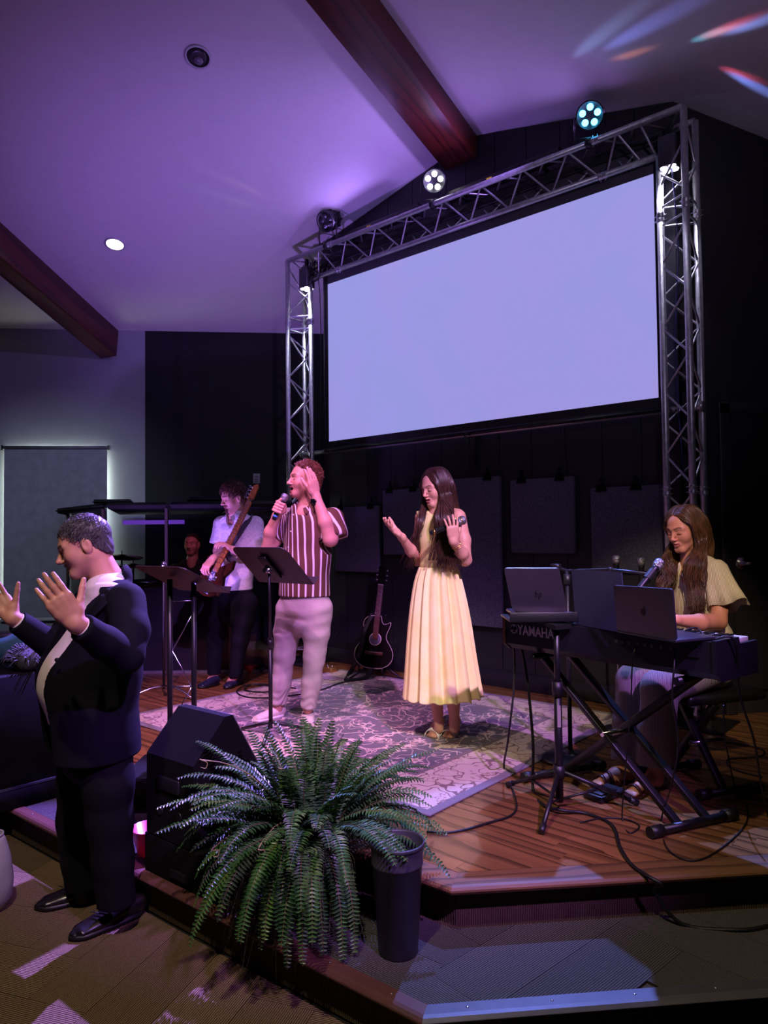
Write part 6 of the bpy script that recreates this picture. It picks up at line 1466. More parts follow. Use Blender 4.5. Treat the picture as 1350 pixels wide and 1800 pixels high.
# double-post lectern
lb = on_z(318, 1330, STZ)
lc = at(318, 1018, 4.02); lf = (-RT*0.60-FW*0.80).normalized(); lr = lf.cross(Z)
lec = tag(empty('lectern', lb), 'black two-post lectern with a slanted desk behind the black speaker', 'lectern'); bpy.context.view_layer.update()
hd2 = (lf*0.90+Z*0.44).normalized(); music_desk(lec, lc, lr, hd2, 0.46, 0.36)
MB().box(lc-hd2*0.18+Z*0.018, (0.46, 0.035, 0.005), (lr, (Z*0.9-lf*0.44).normalized(), hd2)).build('ledge', deskm, lec)
pA_, pB_ = at(299, 1200, 4.0), at(341, 1200, 4.0)
for p in (pA_, pB_): MB().tube([V((p.x, p.y, STZ+0.01)), V((p.x, p.y, lc.z-0.0))], 0.0150, 14).build('post', blackm, lec)
for z in (1.28, 0.80): MB().tube([V((pA_.x, pA_.y, z)), V((pB_.x, pB_.y, z))], 0.004, 8).build('rung', chrome, lec)
for (za, zb2) in ((0.98, 1.22), (1.02, 0.78), (0.58, 0.82)): MB().tube([V((pA_.x, pA_.y, za)), V((pB_.x, pB_.y, zb2))], 0.0035, 6).build('stay_rod', chrome, lec)
MB().box(V(((pA_.x+pB_.x)/2, (pA_.y+pB_.y)/2, STZ+0.012)), (0.56, 0.42, 0.02), (RT, FW, Z), bev=0.004).build('base_plate', blackm, lec)
# thin chrome-footed stand further back
tb = on_z(288, 1226, STZ); ths = tag(empty('microphone_stand', tb), 'slim mic stand with curved silver feet left of the guitarist', 'microphone stand', 'microphone stands'); bpy.context.view_layer.update()
topz = at(288, 992, (tb-CAM).dot(FW)).z
MB().tube([V((tb.x, tb.y, STZ+0.07)), V((tb.x, tb.y, topz))], 0.011, 10).build('pole', blackm, ths); MB().ball(V((tb.x, tb.y, topz)), 0.026, 12).build('top_knob', chrome, ths)
for i, a in enumerate((3.7, 5.9, 1.9)):
    e = RT*math.cos(a)+FW*math.sin(a); MB().tube(bez(tb+Z*0.09, tb+Z*0.10+e*0.12, tb+Z*0.06+e*0.2, tb+Z*0.012+e*0.29, 8), 0.013, 8, flat=0.6).build('foot', chrome, ths)
# ------------------------------------------------------------------ wedge speaker on a black box
spk = mat('speaker_carpet_black', (11, 10, 10), 0.9, spec=0.15, bump=0.3, bscale=300)
e = -DG; q0 = on_z(258, 1532, ST1); q1 = on_z(366, 1586, ST1)
wp = lambda x, y: on_plane(x, y, q0+DN*0.0, DN)
bx = tag(empty('speaker_plinth', (q0+q1)/2), 'black carpeted box on the step under the wedge speaker', 'box'); bpy.context.view_layer.update()
L = (q1-q0).dot(e); ctr = q0+e*(L/2+0.02)-DN*0.20
zt = wp(254, 1461).z
MB().box(V((ctr.x, ctr.y, (ST1+zt)/2)), (L+0.08, 0.40, zt-ST1-0.001), (e, DN, Z), bev=0.008).build('box', spk, bx)
MB().box(V((ctr.x, ctr.y, ST1+0.05))+DN*0.205, (0.10, 0.012, 0.03), (e, DN, Z)).build('handle_slot', blackp, bx)
wsp = tag(empty('wedge_speaker', V((ctr.x, ctr.y, zt))), 'black wedge stage speaker on a box behind the fern', 'speaker'); bpy.context.view_layer.update()
zf_, zr_ = wp(257, 1322).z, 0.862; q0b = q0.copy(); q0b.z = 0; WL = 0.335
cs = [(0.0, zt+0.004), (0.0, zf_), (0.165, zr_), (0.205, zr_), (0.43, zt+0.14), (0.43, zt+0.004)]
MB().prism([q0b-DN*v+Z*z for v, z in cs], e*WL).build('cabinet', spk, wsp)
g0, g1 = q0b-DN*0.205+Z*zr_, q0b-DN*0.43+Z*(zt+0.14); ge = (g1-g0).normalized(); gn = ge.cross(e).normalized(); gn = gn if gn.z > 0 else -gn
gm = NT('speaker_grille'); c = gm.coord(); v = gm.voro(c, 140, 'F1', 0.1); gm.bump(v.outputs['Distance'], 0.8, 0.004); gm = gm.set(base=gm.ramp(v.outputs['Distance'], [(0.2, srgb(10, 10, 10)), (0.5, srgb(62, 60, 60))]), rough=0.5)
MB().box((g0+g1)/2+e*(WL/2)+gn*0.006, ((g1-g0).length-0.02, WL-0.02, 0.012), (ge, e, gn), bev=0.004).build('grille', gm, wsp)
for t in (0.3, 0.7): MB().tube([q0b+e*(WL*t)+Z*(zt+0.12)+DN*0.004, q0b+e*(WL*t)+Z*(zt+0.12)-DN*0.01], 0.02, 12).build('socket', blackp, wsp)
MB().box(q0b+e*(WL/2)+Z*(zt+0.24)+DN*0.003, (0.15, 0.012, 0.06), (e, DN, Z), bev=0.005).build('grip', blackp, wsp)
# ------------------------------------------------------------------ waste bin
bb = on_z(700, 1672, ST1); bn = tag(empty('waste_bin', bb), 'tall dark grey plastic bin on the carpeted step', 'bin'); bpy.context.view_layer.update()
binm = mat('grey_bin_plastic', (54, 54, 60), 0.45, var=0.04)
H_ = 0.385; MB().lathe([(0.001, 0.004), (0.066, 0.0), (0.070, 0.006), (0.089, H_*0.80), (0.092, H_*0.805), (0.0925, H_*0.82), (0.0905, H_*0.83), (0.094, H_-0.006), (0.097, H_), (0.095, H_+0.002), (0.0915, H_-0.004), (0.068, 0.010), (0.001, 0.010)], bb, 48).build('bin', binm, bn)
MB().lathe([(0.0945, H_-0.012), (0.0985, H_-0.010), (0.0985, H_), (0.0955, H_+0.003)], bb, 48, closed=True).build('rim', binm, bn)
# ------------------------------------------------------------------ keyboard on its X stand
KZ = 1.20; K0 = on_z(889, 1087, KZ); KR = on_z(1252, 1129, KZ); ke = (KR-K0).normalized(); KL = (KR-K0).length
kq = V((-ke.y, ke.x, 0)); kq = kq if kq.dot(FW) > 0 else -kq
kb = tag(empty('keyboard', K0.lerp(KR, 0.5)+kq*0.16-Z*0.14), 'long black stage keyboard with white maker lettering on its back', 'keyboard'); bpy.context.view_layer.update()
KD, KH = 0.33, 0.155; kax = (ke, kq, Z)
kbm = mat('keyboard_black', (26, 25, 30), 0.38, var=0.05); kc = K0.lerp(KR, 0.5)
prof = [(0, 0), (0, -KH+0.03), (0.04, -KH), (KD, -KH), (KD, -0.036), (0.185, -0.036), (0.175, 0.0)]
MB().prism([K0+kq*a+Z*b for a, b in prof], ke*KL).build('case', kbm, kb)
sidem = mat('keyboard_side_wood', (62, 36, 26), 0.4)
for p, s_ in ((K0, -1), (KR, 1)):
    MB().prism([p+kq*a+Z*b for a, b in [(-0.006, 0.006), (-0.006, -KH+0.028), (0.036, -KH-0.004), (KD+0.01, -KH-0.004), (KD+0.01, -0.022), (0.19, -0.022), (0.18, 0.006)]], ke*(0.018*s_)).build('end_cheek', kbm if s_ > 0 else sidem, kb)
ivory = mat('white_key', (226, 222, 214), 0.3); ebony = mat('black_key', (12, 12, 13), 0.3); nk_ = 52; kw = (KL-0.03)/nk_
w0_ = b0_ = None
for i in range(nk_):
    c = K0+ke*(0.015+kw*(i+0.5))+kq*0.258+Z*(-0.020)
    if w0_ is None: w0_ = MB().box(c, (kw-0.0012, 0.142, 0.022), kax, bev=0.0015).build('white_key', ivory, kb); base_ = c
    else: o = w0_.copy(); COL.objects.link(o); o.location = w0_.location+(mworld(kb).inverted().to_3x3() @ (c-base_))
    if i < nk_-1 and (i % 7) in (0, 2, 3, 5, 6):
        c2 = c+ke*(kw/2)-kq*0.024+Z*0.016
        if b0_ is None: b0_ = MB().box(c2, (0.010, 0.092, 0.014), kax, bev=0.003).build('black_key', ebony, kb); base2 = c2
        else: o = b0_.copy(); COL.objects.link(o); o.location = b0_.location+(mworld(kb).inverted().to_3x3() @ (c2-base2))
MB().box(kc+kq*0.09+Z*0.001, (KL-0.06, 0.13, 0.003), kax).build('control_panel', mat('panel_black', (16, 16, 20), 0.3), kb)
rn = random.Random(8)
for i in range(26): MB().box(K0+ke*(0.10+(KL-0.2)*i/25)+kq*(0.06+0.03*(i % 3))+Z*0.005, (0.018, 0.008, 0.006), kax).build('button', mat('grey_button', (130, 130, 140), 0.5), kb)
# sockets in the back
for t in (0.035, 0.055, 0.60, 0.63, 0.66, 0.70, 0.73, 0.76, 0.80, 0.84):
    MB().tube([K0+ke*(KL*t)-Z*0.045-kq*0.004, K0+ke*(KL*t)-Z*0.045+kq*0.01], 0.008, 10).build('socket', mat('socket_metal', (110, 104, 100), 0.35, 0.8), kb)
MB().box(K0+ke*(KL*0.92)-Z*0.05-kq*0.001, (0.07, 0.01, 0.035), kax).build('power_inlet', blackp, kb)
def text(name, s_, p, ax, up, size, m, parent, ext=0.0008, spacing=1.0, bold=0.0, sx=1.0):
    cu = bpy.data.curves.new(name, 'FONT'); cu.body = s_; cu.size = size; cu.extrude = ext; cu.space_character = spacing; cu.offset = bold; cu.resolution_u = 3
    o = bpy.data.objects.new(name, cu); COL.objects.link(o); bpy.context.view_layer.update()
    dg = bpy.context.evaluated_depsgraph_get(); me = bpy.data.meshes.new_from_object(o.evaluated_get(dg)); bpy.data.objects.remove(o)
    n_ = ax.cross(up); R = Matrix((ax*sx, up, n_)).transposed().to_4x4(); R.translation = p
    me.transform(mworld(parent).inverted() @ R); me.materials.clear(); me.materials.append(m)
    return link(name, me, parent)
wht = mat('white_lettering', (226, 224, 230), 0.5)
text('lettering', 'YAMAHA', K0+ke*0.082-Z*0.072-kq*0.0015, ke, Z, 0.068, wht, kb, bold=0.0012, sx=0.82)
lgc = K0+ke*0.058-Z*0.048-kq*0.002; lg = MB()
lg.lathe([(0.020, 0), (0.023, 0), (0.023, 0.0012), (0.020, 0.0012)], lgc, 28, (ke, Z, -kq), closed=True)
for i in range(3):
    a = PI/2+2*PI*i/3; dv = ke*math.cos(a)+Z*math.sin(a); pv = Z*math.cos(a)-ke*math.sin(a)
    lg.box(lgc+dv*0.009-kq*0.0006, (0.022, 0.0022, 0.0012), (dv, pv, kq)); lg.box(lgc+dv*0.0125+pv*0.0035-kq*0.0006, (0.012, 0.0018, 0.0012), (dv, pv, kq)); lg.box(lgc+dv*0.0125-pv*0.0035-kq*0.0006, (0.012, 0.0018, 0.0012), (dv, pv, kq))
lg.build('logo', wht, kb)
# X stand
def xstand(name, label, A0, A1, B0, B1, tA, tB, r, pairA, parent_top=None):
    root = tag(empty(name, (A0+A1+B0+B1)/4), label, 'stand' if 'keyboard' in name else 'bench'); bpy.context.view_layer.update()
    for (a, b) in ((A0, A1), (B0, B1)):
        d = (b-a).normalized(); MB().tube([a, b], 0.0185, 12).build('foot_bar', blackm, root)
        for p, s_ in ((a, 1), (b, -1)): MB().tube([p-d*0.012*s_, p+d*0.055*s_], 0.0255, 14).build('rubber_foot', blackp, root)
    mids = []
    for t in (pairA if isinstance(pairA, tuple) else (pairA,)):
        p = A0.lerp(A1, t); dv = (A1-A0)*(t-0.5); q = tA+dv
        up_ = (q-p).normalized(); MB().box((p+q)/2, ((q-p).length, 0.038, 0.028), (up_, (A1-A0).normalized(), up_.cross((A1-A0).normalized())), bev=0.005).build('leg', blackm, root)
    p = B0.lerp(B1, 0.5); q = tB; up_ = (q-p).normalized(); sd = (B1-B0).normalized(); sd = (sd-up_*sd.dot(up_)).normalized()
    MB().box((p+q)/2, ((q-p).length, 0.050, 0.030), (up_, sd, up_.cross(sd)), bev=0.005).build('leg', blackm, root)
    pv = A0.lerp(A1, 0.5).lerp(tA, 0.5); MB().tube([pv-(A1-A0).normalized()*0.10, pv+(A1-A0).normalized()*0.10], 0.014, 10).build('pivot', chrome, root)
    return root
fz = STZ+0.0256
A0, A1, B0, B1 = on_z(1146, 1463, fz), on_z(1288, 1431, fz), on_z(922, 1366, fz), on_z(1058, 1344, fz)
uz = KZ-KH-0.022
tA_ = K0+ke*(KL*0.16)+kq*0.17; tA_.z = uz; tB_ = K0+ke*(KL*0.86)+kq*0.17; tB_.z = uz
xs = xstand('keyboard_stand', 'black cross-legged stand under the stage keyboard', A0, A1, B0, B1, tA_, tB_, 0.02, (0.33, 0.68))
for p in (tA_, tB_): MB().tube([p-kq*0.18, p+kq*0.15], 0.0165, 12).build('top_bar', blackm, xs)
MB().box(on_z(1016, 1327, 0).lerp(on_z(1016, 1327, 0), 0)*0+B0.lerp(B1, 0.5).lerp(tB_, 0.10)-kq*0.017, (0.035, 0.002, 0.010), ((tB_-B0.lerp(B1, 0.5)).normalized(), kq, (tB_-B0.lerp(B1, 0.5)).normalized().cross(kq))).build('sticker', wht, xs)
# bench
hipc = at(1240, 1180, 3.86); bz = 0.80
E0, E1, G0, G1 = on_z(1231, 1397, fz), on_z(1334, 1383, fz), on_z(1189, 1349, fz), on_z(1225, 1342, fz)
pr_ = (-RT*0.80-FW*0.60).normalized().cross(Z)
be = (E1-E0).normalized(); G0 = V((G1.x, G1.y, fz))-be*0.36; 
sc_ = V((hipc.x, hipc.y, bz))
t1 = V((sc_.x, sc_.y, bz-0.06)).lerp(V((G0.lerp(G1, 0.5).x, G0.lerp(G1, 0.5).y, bz-0.06)), 0.55); t2 = V((sc_.x, sc_.y, bz-0.06)).lerp(V((E0.lerp(E1, 0.5).x, E0.lerp(E1, 0.5).y, bz-0.06)), 0.45)
bench = xstand('keyboard_bench', 'black cross-legged padded bench the seated woman sits on', E0, E1, G0, G1, t1, t2, 0.02, (0.4,))
bench['category'] = 'bench'
MB().box(sc_-Z*0.03, (0.34, 0.50, 0.06), (be.cross(Z), be, Z), bev=0.025).build('seat', mat('black_vinyl', (20, 20, 22), 0.4), bench)
# ------------------------------------------------------------------ laptops, music rest, tray stand
def lid(root, TL, TR, BR, BL, m, th=0.007, name='lid'):
    nn = (TR-TL).cross(BL-TL).normalized(); nn = nn if nn.dot(FW) > 0 else -nn
    r = 0.012; c4 = [TL, TR, BR, BL]; pts = []
    for i in range(4):
        p, a, b = c4[i], (c4[i-1]-c4[i]).normalized(), (c4[(i+1) % 4]-c4[i]).normalized()
        for t in range(4): w = t/3*PI/2; pts.append(p+a*r*(1-math.sin(w))+b*r*(1-math.cos(w)))
    o = MB().prism(pts, nn*th).build(name, m, root)
    ins = [p.lerp((TL+TR+BR+BL)/4, 0.04)+nn*(th+0.0006) for p in c4]; MB().prism(ins, nn*0.0006).build('display', mat('laptop_display_dark', (12, 13, 18), 0.15), o)
    return o, nn
silver = mat('dark_silver_lid', (78, 70, 84), 0.32, 0.6, var=0.03); grey_l = mat('space_grey_lid', (72, 74, 84), 0.34, 0.7, var=0.03)
TZp = 3.42
ts = on_z(984, 1424, STZ); tray_c = at(950, 1088, TZp)
ty = tag(empty('tripod_stand', ts), 'black tripod stand with a flat tray in front of the keyboard', 'stand'); bpy.context.view_layer.update()
zt_ = tray_c.z
trx = (at(1008, 1092, TZp)-at(890, 1084, TZp)); trx.z = 0; tw = trx.length; trx.normalize(); trq = V((-trx.y, trx.x, 0))
trc = V((tray_c.x, tray_c.y, zt_)); tpole = V((ts.x, ts.y, zt_-0.02))
MB().box(trc+trq*0.06, (tw, 0.26, 0.010), (trx, trq, Z), bev=0.004).build('tray', blackm, ty)
MB().box(trc-trq*0.075+Z*0.018, (tw, 0.010, 0.046), (trx, trq, Z), bev=0.004).build('tray_lip', blackm, ty)
MB().box((trc+trq*0.06+tpole)/2, ((trc+trq*0.06-tpole).length+0.10, 0.10, 0.02), ((trc+trq*0.06-tpole).normalized(), (trc+trq*0.06-tpole).normalized().cross(Z), Z)).build('tray_arm', blackm, ty)
MB().tube([V((ts.x, ts.y, STZ+0.04)), V((ts.x, ts.y, STZ+0.55))], 0.0185, 12).build('lower_tube', blackm, ty); MB().tube([V((ts.x, ts.y, STZ+0.5)), V((ts.x, ts.y, zt_-0.012))], 0.0140, 12).build('upper_tube', blackm, ty)
MB().tube([V((ts.x, ts.y, STZ+0.53)), V((ts.x, ts.y, STZ+0.60))], 0.025, 12).build('collar', blackp, ty); MB().tube([V((ts.x, ts.y, STZ+0.15)), V((ts.x, ts.y, STZ+0.21))], 0.027, 12).build('hub', blackp, ty)
MB().box(V((ts.x, ts.y, STZ+0.44))-FW*0.019, (0.016, 0.003, 0.10), (RT, FW, Z)).build('worn_label', mat('worn_label_paper', (150, 140, 132), 0.8), ty)
hub = V((ts.x, ts.y, STZ+0.185)); lowh = V((ts.x, ts.y, STZ+0.05))
for fx, fy in ((893, 1379), (952, 1462), (1120, 1411)):
    ft = on_z(fx, fy, STZ+0.016); lg_ = MB().tube([hub+(ft-hub).normalized()*0.02, ft], 0.0105, 8).build('leg', blackm, ty)
    d = (ft-hub).normalized(); MB().tube([ft-d*0.04, ft+d*0.004], 0.0145, 10).build('rubber_foot', blackp, lg_); MB().tube([lowh, hub.lerp(ft, 0.55)], 0.006, 6).build('brace', blackm, ty)
hp = tag(empty('laptop', trc+trq*0.05+Z*0.006), 'open plum-grey laptop on the tray stand, thin slanted logo', 'laptop', 'laptops by the keyboard'); bpy.context.view_layer.update()
zl = zt_+0.016
bl_ = on_z(903, 1073, zl+0.006); br_ = bl_+(at(983, 998, TZp)-at(886, 998, TZp)).normalized()*0.0
bl_ = at(902, 1076, TZp+0.02); br_ = at(999, 1079, TZp+0.02); tl_ = at(886, 999, TZp-0.07); tr_ = at(983, 999, TZp-0.07)
o, nn = lid(hp, tl_, tr_, br_, bl_, silver)
MB().tube([bl_+RT*0.01, br_-RT*0.01], 0.006, 8).build('hinge', blackp, hp)
MB().box((bl_+br_)/2+FW*0.10-Z*0.004, ((br_-bl_).length, 0.20, 0.014), (RT, FW, Z), bev=0.004).build('base', silver, hp)
wx = (tr_-tl_).normalized(); wy = (tl_-bl_).normalized(); lc_ = (tl_+tr_+bl_+br_)/4+wx*0.005-wy*0.025; lm_ = MB(); sl = (wy+wx*0.22).normalized()
for dx, y0, y1 in ((-0.014, -0.010, 0.026), (-0.006, -0.010, 0.012), (0.004, -0.024, 0.012), (0.013, -0.010, 0.012)): lm_.box(lc_+wx*dx+sl*((y0+y1)/2)-nn*0.0008, (0.0028, y1-y0, 0.0012), (wx, sl, nn))
lm_.box(lc_+wx*-0.008+sl*0.012-nn*0.0008, (0.010, 0.0028, 0.0012), (wx, sl, nn)); lm_.box(lc_+wx*0.0105+sl*0.012-nn*0.0008, (0.010, 0.0028, 0.0012), (wx, sl, nn)); lm_.box(lc_+wx*0.0075-sl*0.010-nn*0.0008, (0.010, 0.0028, 0.0012), (wx, sl, nn))
lm_.build('logo', mat('dark_logo', (22, 20, 26), 0.2, 0.5), o)
# second laptop, on the keyboard
lz = KZ+0.012; BL = on_z(1085, 1108, lz); BR = on_z(1189, 1126.5, lz); ap = tag(empty('laptop', (BL+BR)/2), 'open grey laptop on the keyboard with a dark fruit logo', 'laptop', 'laptops by the keyboard'); bpy.context.view_layer.update()
dB = (BL-CAM).dot(FW); TL = at(1078, 1029, dB-0.055); TR = TL+(BR-BL)*1.0; TR = at(1181.5, 1035.5, (BR-CAM).dot(FW)-0.055)
o, nn = lid(ap, TL, TR, BR, BL, grey_l); lx = (BR-BL).normalized(); lq = V((-lx.y, lx.x, 0)); lq = lq if lq.dot(FW) > 0 else -lq
MB().box((BL+BR)/2+lq*0.11-Z*0.003, ((BR-BL).length, 0.225, 0.012), (lx, lq, Z), bev=0.003).build('base', grey_l, ap)
wx = ((TR-TL)+(BR-BL)).normalized(); wy = (TL+TR-BL-BR).normalized(); c = (TL+TR+BL+BR)/4-nn*0.0007
ap_pts = []
for i in range(40):
    a = 2*PI*i/40; x = math.cos(a)*0.0150*(1+0.04*math.sin(a)); y = math.sin(a)*0.0165*(1-0.0*a)
    if y > 0: y -= 0.0035*math.exp(-(x/0.004)**2)
    else: y += 0.0028*math.exp(-(x/0.004)**2); x *= 1-0.12*(abs(y)/0.0165)**2
    dx_, dy_ = x-0.0195, y-0.0015; r_ = math.hypot(dx_, dy_)
    if r_ < 0.0085: x, y = 0.0195+dx_/r_*0.0085*1.0, 0.0015+dy_/r_*0.0085
    ap_pts.append(c+wx*x+wy*(y-0.003))
lm_ = MB().prism(ap_pts, -nn*0.0006)
lm_.prism([c+wx*(0.001+0.010*t-0.000)+wy*(0.0150+0.010*t+s_*0.0042*math.sin(PI*t)) for t, s_ in ((0, 1), (0.3, -1), (0.7, -1), (1, 0), (0.7, 1), (0.3, 1))], -nn*0.0006)
lm_.build('logo', mat('dark_logo', (22, 20, 26), 0.2, 0.5), o)
# music rest standing on the keyboard between them
BL2 = on_z(1012, 1098, KZ+0.003); BR2 = on_z(1100, 1113, KZ+0.003); mr = tag(empty('music_rest', (BL2+BR2)/2), 'dark blue-black music rest standing on the keyboard between two laptops', 'music rest'); bpy.context.view_layer.update()
d2 = (BL2-CAM).dot(FW); TL2 = at(1004, 1000, d2+0.05); TR2 = at(1092, 1006, (BR2-CAM).dot(FW)+0.05); nn2 = (TR2-TL2).cross(BL2-TL2).normalized(); nn2 = nn2 if nn2.dot(FW) > 0 else -nn2
MB().prism([TL2, TR2, BR2, BL2], nn2*0.006).build('panel', mat('dark_blue_panel', (44, 46, 66), 0.4), mr)
MB().box((BL2+BR2)/2+nn2*0.02+Z*0.006, ((BR2-BL2).length, 0.03, 0.012), ((BR2-BL2).normalized(), (BR2-BL2).normalized().cross(Z), Z)).build('foot', blackp, mr)
# ------------------------------------------------------------------ round-base boom stand and the singer-pianist's microphone
rb = on_z(1003, 1336, STZ); rd = (rb-CAM).dot(FW); bs = tag(empty('microphone_stand', rb), 'black boom stand with a round base at the rug corner', 'microphone stand', 'microphone stands'); bpy.context.view_layer.update()
MB().lathe([(0.165, 0.0), (0.168, 0.008), (0.15, 0.018), (0.05, 0.034), (0.02, 0.045), (0.016, 0.06)], rb, 40).build('round_base', mat('cast_base', (34, 34, 44), 0.35, 0.3), bs)
tz_ = at(1001, 1003, rd).z; pt = V((rb.x, rb.y, tz_)); MB().tube([rb+Z*0.03, pt], 0.0125, 12).build('pole', blackm, bs); MB().tube([V((rb.x, rb.y, tz_-0.08)), V((rb.x, rb.y, tz_-0.02))], 0.021, 12).build('clutch', blackp, bs)
mtop, mbot = at(1163, 985, 3.60), at(1125, 1033, 3.53)
bo0 = at(972, 995, rd+0.03); bo1 = at(1070, 1001, 3.85); bo2 = at(1135, 1008, 3.60)
MB().tube([bo0, pt, bo1, bo2], 0.008, 8).build('boom_arm', blackm, bs); MB().tube([bo0-(bo1-bo0).normalized()*0.01, bo0+(bo1-bo0).normalized()*0.05], 0.0145, 10).build('counterweight', blackp, bs); MB().tube([bo1, bo1+(bo2-bo1).normalized()*0.03], 0.013, 10).build('boom_clamp', blackp, bs)
md_ = (mtop-mbot).normalized(); mm = mbot.lerp(mtop, 0.45)
MB().tube([bo2, mm-md_*0.03-Z*0.028, mm-md_*0.01-Z*0.02], 0.007, 8).build('swivel', blackp, bs)
MB().tube([mm-md_*0.03, mm+md_*0.03], 0.0225, 14, cap=False).build('mic_clip', blackp, bs)
microphone(mtop, mbot-md_*0.06, 'vocal microphone angled at the seated woman\'s mouth')
for (px_, py_, lab) in ((1083, 976, 'upright microphone on the slim stand behind the grey laptop, the left one'), (1127, 980, 'upright microphone behind the keyboard, just left of the vocal microphone')):
    p = at(px_, py_, 4.72); root = tag(empty('microphone_stand', V((p.x, p.y, STZ))), 'slim straight stand for '+('the left' if px_ < 1100 else 'the right')+' upright microphone near the stage wall', 'microphone stand', 'microphone stands'); bpy.context.view_layer.update()
    MB().lathe([(0.11, 0), (0.112, 0.008), (0.09, 0.016), (0.014, 0.03)], V((p.x, p.y, STZ)), 28).build('round_base', blackm, root)
    MB().tube([V((p.x, p.y, STZ+0.02)), V((p.x, p.y, p.z-0.17))], 0.009, 10).build('pole', chrome, root); MB().tube([V((p.x, p.y, p.z-0.17)), V((p.x, p.y, p.z-0.12))], 0.018, 10, cap=False).build('mic_clip', blackp, root)
    microphone(p+Z*0.0, p-Z*0.165, lab)
# foot pedal
fp = on_z(1063, 1400, STZ); pd_ = tag(empty('foot_pedal', fp), 'black foot pedal under the seated woman\'s foot', 'pedal'); bpy.context.view_layer.update()
MB().box(fp+Z*0.016, (0.11, 0.20, 0.03), (ke, kq, Z), bev=0.006).build('housing', blackp, pd_); MB().box(fp+Z*0.036-kq*0.02, (0.085, 0.13, 0.006), (ke, kq, Z), bev=0.002).build('treadle', blackm, pd_)
# ------------------------------------------------------------------ acoustic guitar on its stand
ga, gb2 = at(659, 1150, 6.50), at(677, 985, 6.66); ge = (gb2-ga).normalized(); gf = -FW*0.9-RT*0.25; gf = (gf-ge*gf.dot(ge)).normalized(); gs = ge.cross(gf)
if gs.dot(RT) < 0: gs = -gs
gt = tag(empty('acoustic_guitar', ga-ge*0.13), 'black acoustic guitar with a pale edge leaning on its stand', 'guitar'); bpy.context.view_layer.update()
def gout(gr=0.0):
    L_ = [(-0.125, 0.0), (-0.12, -0.07), (-0.095, -0.13), (-0.045, -0.172), (0.02, -0.178), (0.08, -0.15), (0.13, -0.112), (0.17, -0.10), (0.215, -0.112), (0.26, -0.125), (0.305, -0.115), (0.335, -0.08), (0.345, -0.03)]
    R__ = [(0.345, 0.03), (0.30, 0.045), (0.275, 0.065), (0.282, 0.10), (0.295, 0.125), (0.27, 0.13), (0.225, 0.115), (0.17, 0.10), (0.13, 0.112), (0.08, 0.15), (0.02, 0.178), (-0.045, 0.172), (-0.095, 0.13), (-0.12, 0.07)]
    return [(x+(gr if x > 0.1 else -gr), y+(gr if y > 0 else -gr)) for x, y in L_+R__]
blk = mat('guitar_black', (20, 16, 15), 0.12, coat=0.5); bind = mat('guitar_binding', (206, 192, 180), 0.4); rose = mat('rosewood', (92, 52, 42), 0.4, bump=0.1)
MB().prism([ga+ge*x+gs*y-gf*0.045 for x, y in gout()], gf*0.09).build('body', blk, gt)
MB().tube(smooth_path([ga+ge*x+gs*y+gf*0.0455 for x, y in gout(0.001)+gout(0.001)[:1]], 4), 0.0030, 5).build('binding', bind, gt)
sh = ga+ge*0.135+gf*0.046
MB().lathe([(0.05, 0.0), (0.058, 0.0), (0.058, 0.0015), (0.05, 0.0015)], sh, 32, (gs, ge, gf), closed=True).build('rosette', bind, gt); MB().lathe([(0.001, 0.0005), (0.05, 0.0008)], sh, 32, (gs, ge, gf)).build('sound_hole', mat('hole_dark', (90, 88, 110), 0.5), gt)
MB().box(ga+ge*0.01+gf*0.049, (0.17, 0.030, 0.008), (gs, ge, gf), bev=0.003).build('bridge', rose, gt); MB().box(ga+ge*0.016+gf*0.055, (0.078, 0.004, 0.006), (gs, ge, gf)).build('saddle', bind, gt)
MB().box(ga+ge*0.38+gf*0.052, (0.052, 0.50, 0.018), (gs, ge, gf), bev=0.004).build('neck', rose, gt); fm_ = MB()
for i in range(1, 20): fm_.box(ga+ge*(0.63-0.645*(1-0.9439**i))+gf*0.0615, (0.052, 0.0022, 0.002), (gs, ge, gf))
fm_.build('frets', chrome, gt); MB().box(ga+ge*0.632+gf*0.058, (0.050, 0.006, 0.012), (gs, ge, gf)).build('nut', bind, gt)
hs = MB().prism([ga+ge*0.635+gs*a+ge*b+gf*0.043 for a, b in ((-0.025, 0), (-0.037, 0.05), (-0.036, 0.165), (0.0, 0.18), (0.036, 0.165), (0.037, 0.05), (0.025, 0))], gf*0.014).build('headstock', blk, gt)
for i in range(3):
    for s_ in (-1, 1): c = ga+ge*(0.675+0.045*i)+gs*(s_*0.045)+gf*0.05; MB().box(c, (0.02, 0.014, 0.010), (gs, ge, gf), bev=0.003).build('tuning_peg', chrome, hs)
m = MB()
for i in range(6): m.tube([ga+ge*0.016+gs*(0.026-0.0105*i)+gf*0.059, ga+ge*0.632+gs*(0.018-0.0072*i)+gf*0.064], 0.0009, 4)
m.build('strings', chrome, gt)
MB().tube(smooth_path([ga+ge*0.34-gs*0.06+gf*0.05, ga+ge*0.2-gs*0.10+gf*0.07, ga-gs*0.12+gf*0.09, on_z(617, 1180, STZ+0.03), on_z(606, 1195, STZ+0.02), on_z(640, 1193, STZ+0.02), ga-ge*0.12+gf*0.03], 6), 0.022, 6, flat=0.12, fdir=gf).build('strap', mat('black_strap', (22, 21, 22), 0.7), gt)
gst = tag(empty('guitar_stand', V((ga.x, ga.y, STZ))), 'black tubular guitar stand holding the acoustic guitar', 'stand'); bpy.context.view_layer.update()
bk = ga-gf*0.09; top_ = bk+ge*0.36; 
m = MB().tube([V((bk.x, bk.y, STZ+0.02))+FW*0.12, top_], 0.011, 8); m.build('post', blackm, gst)
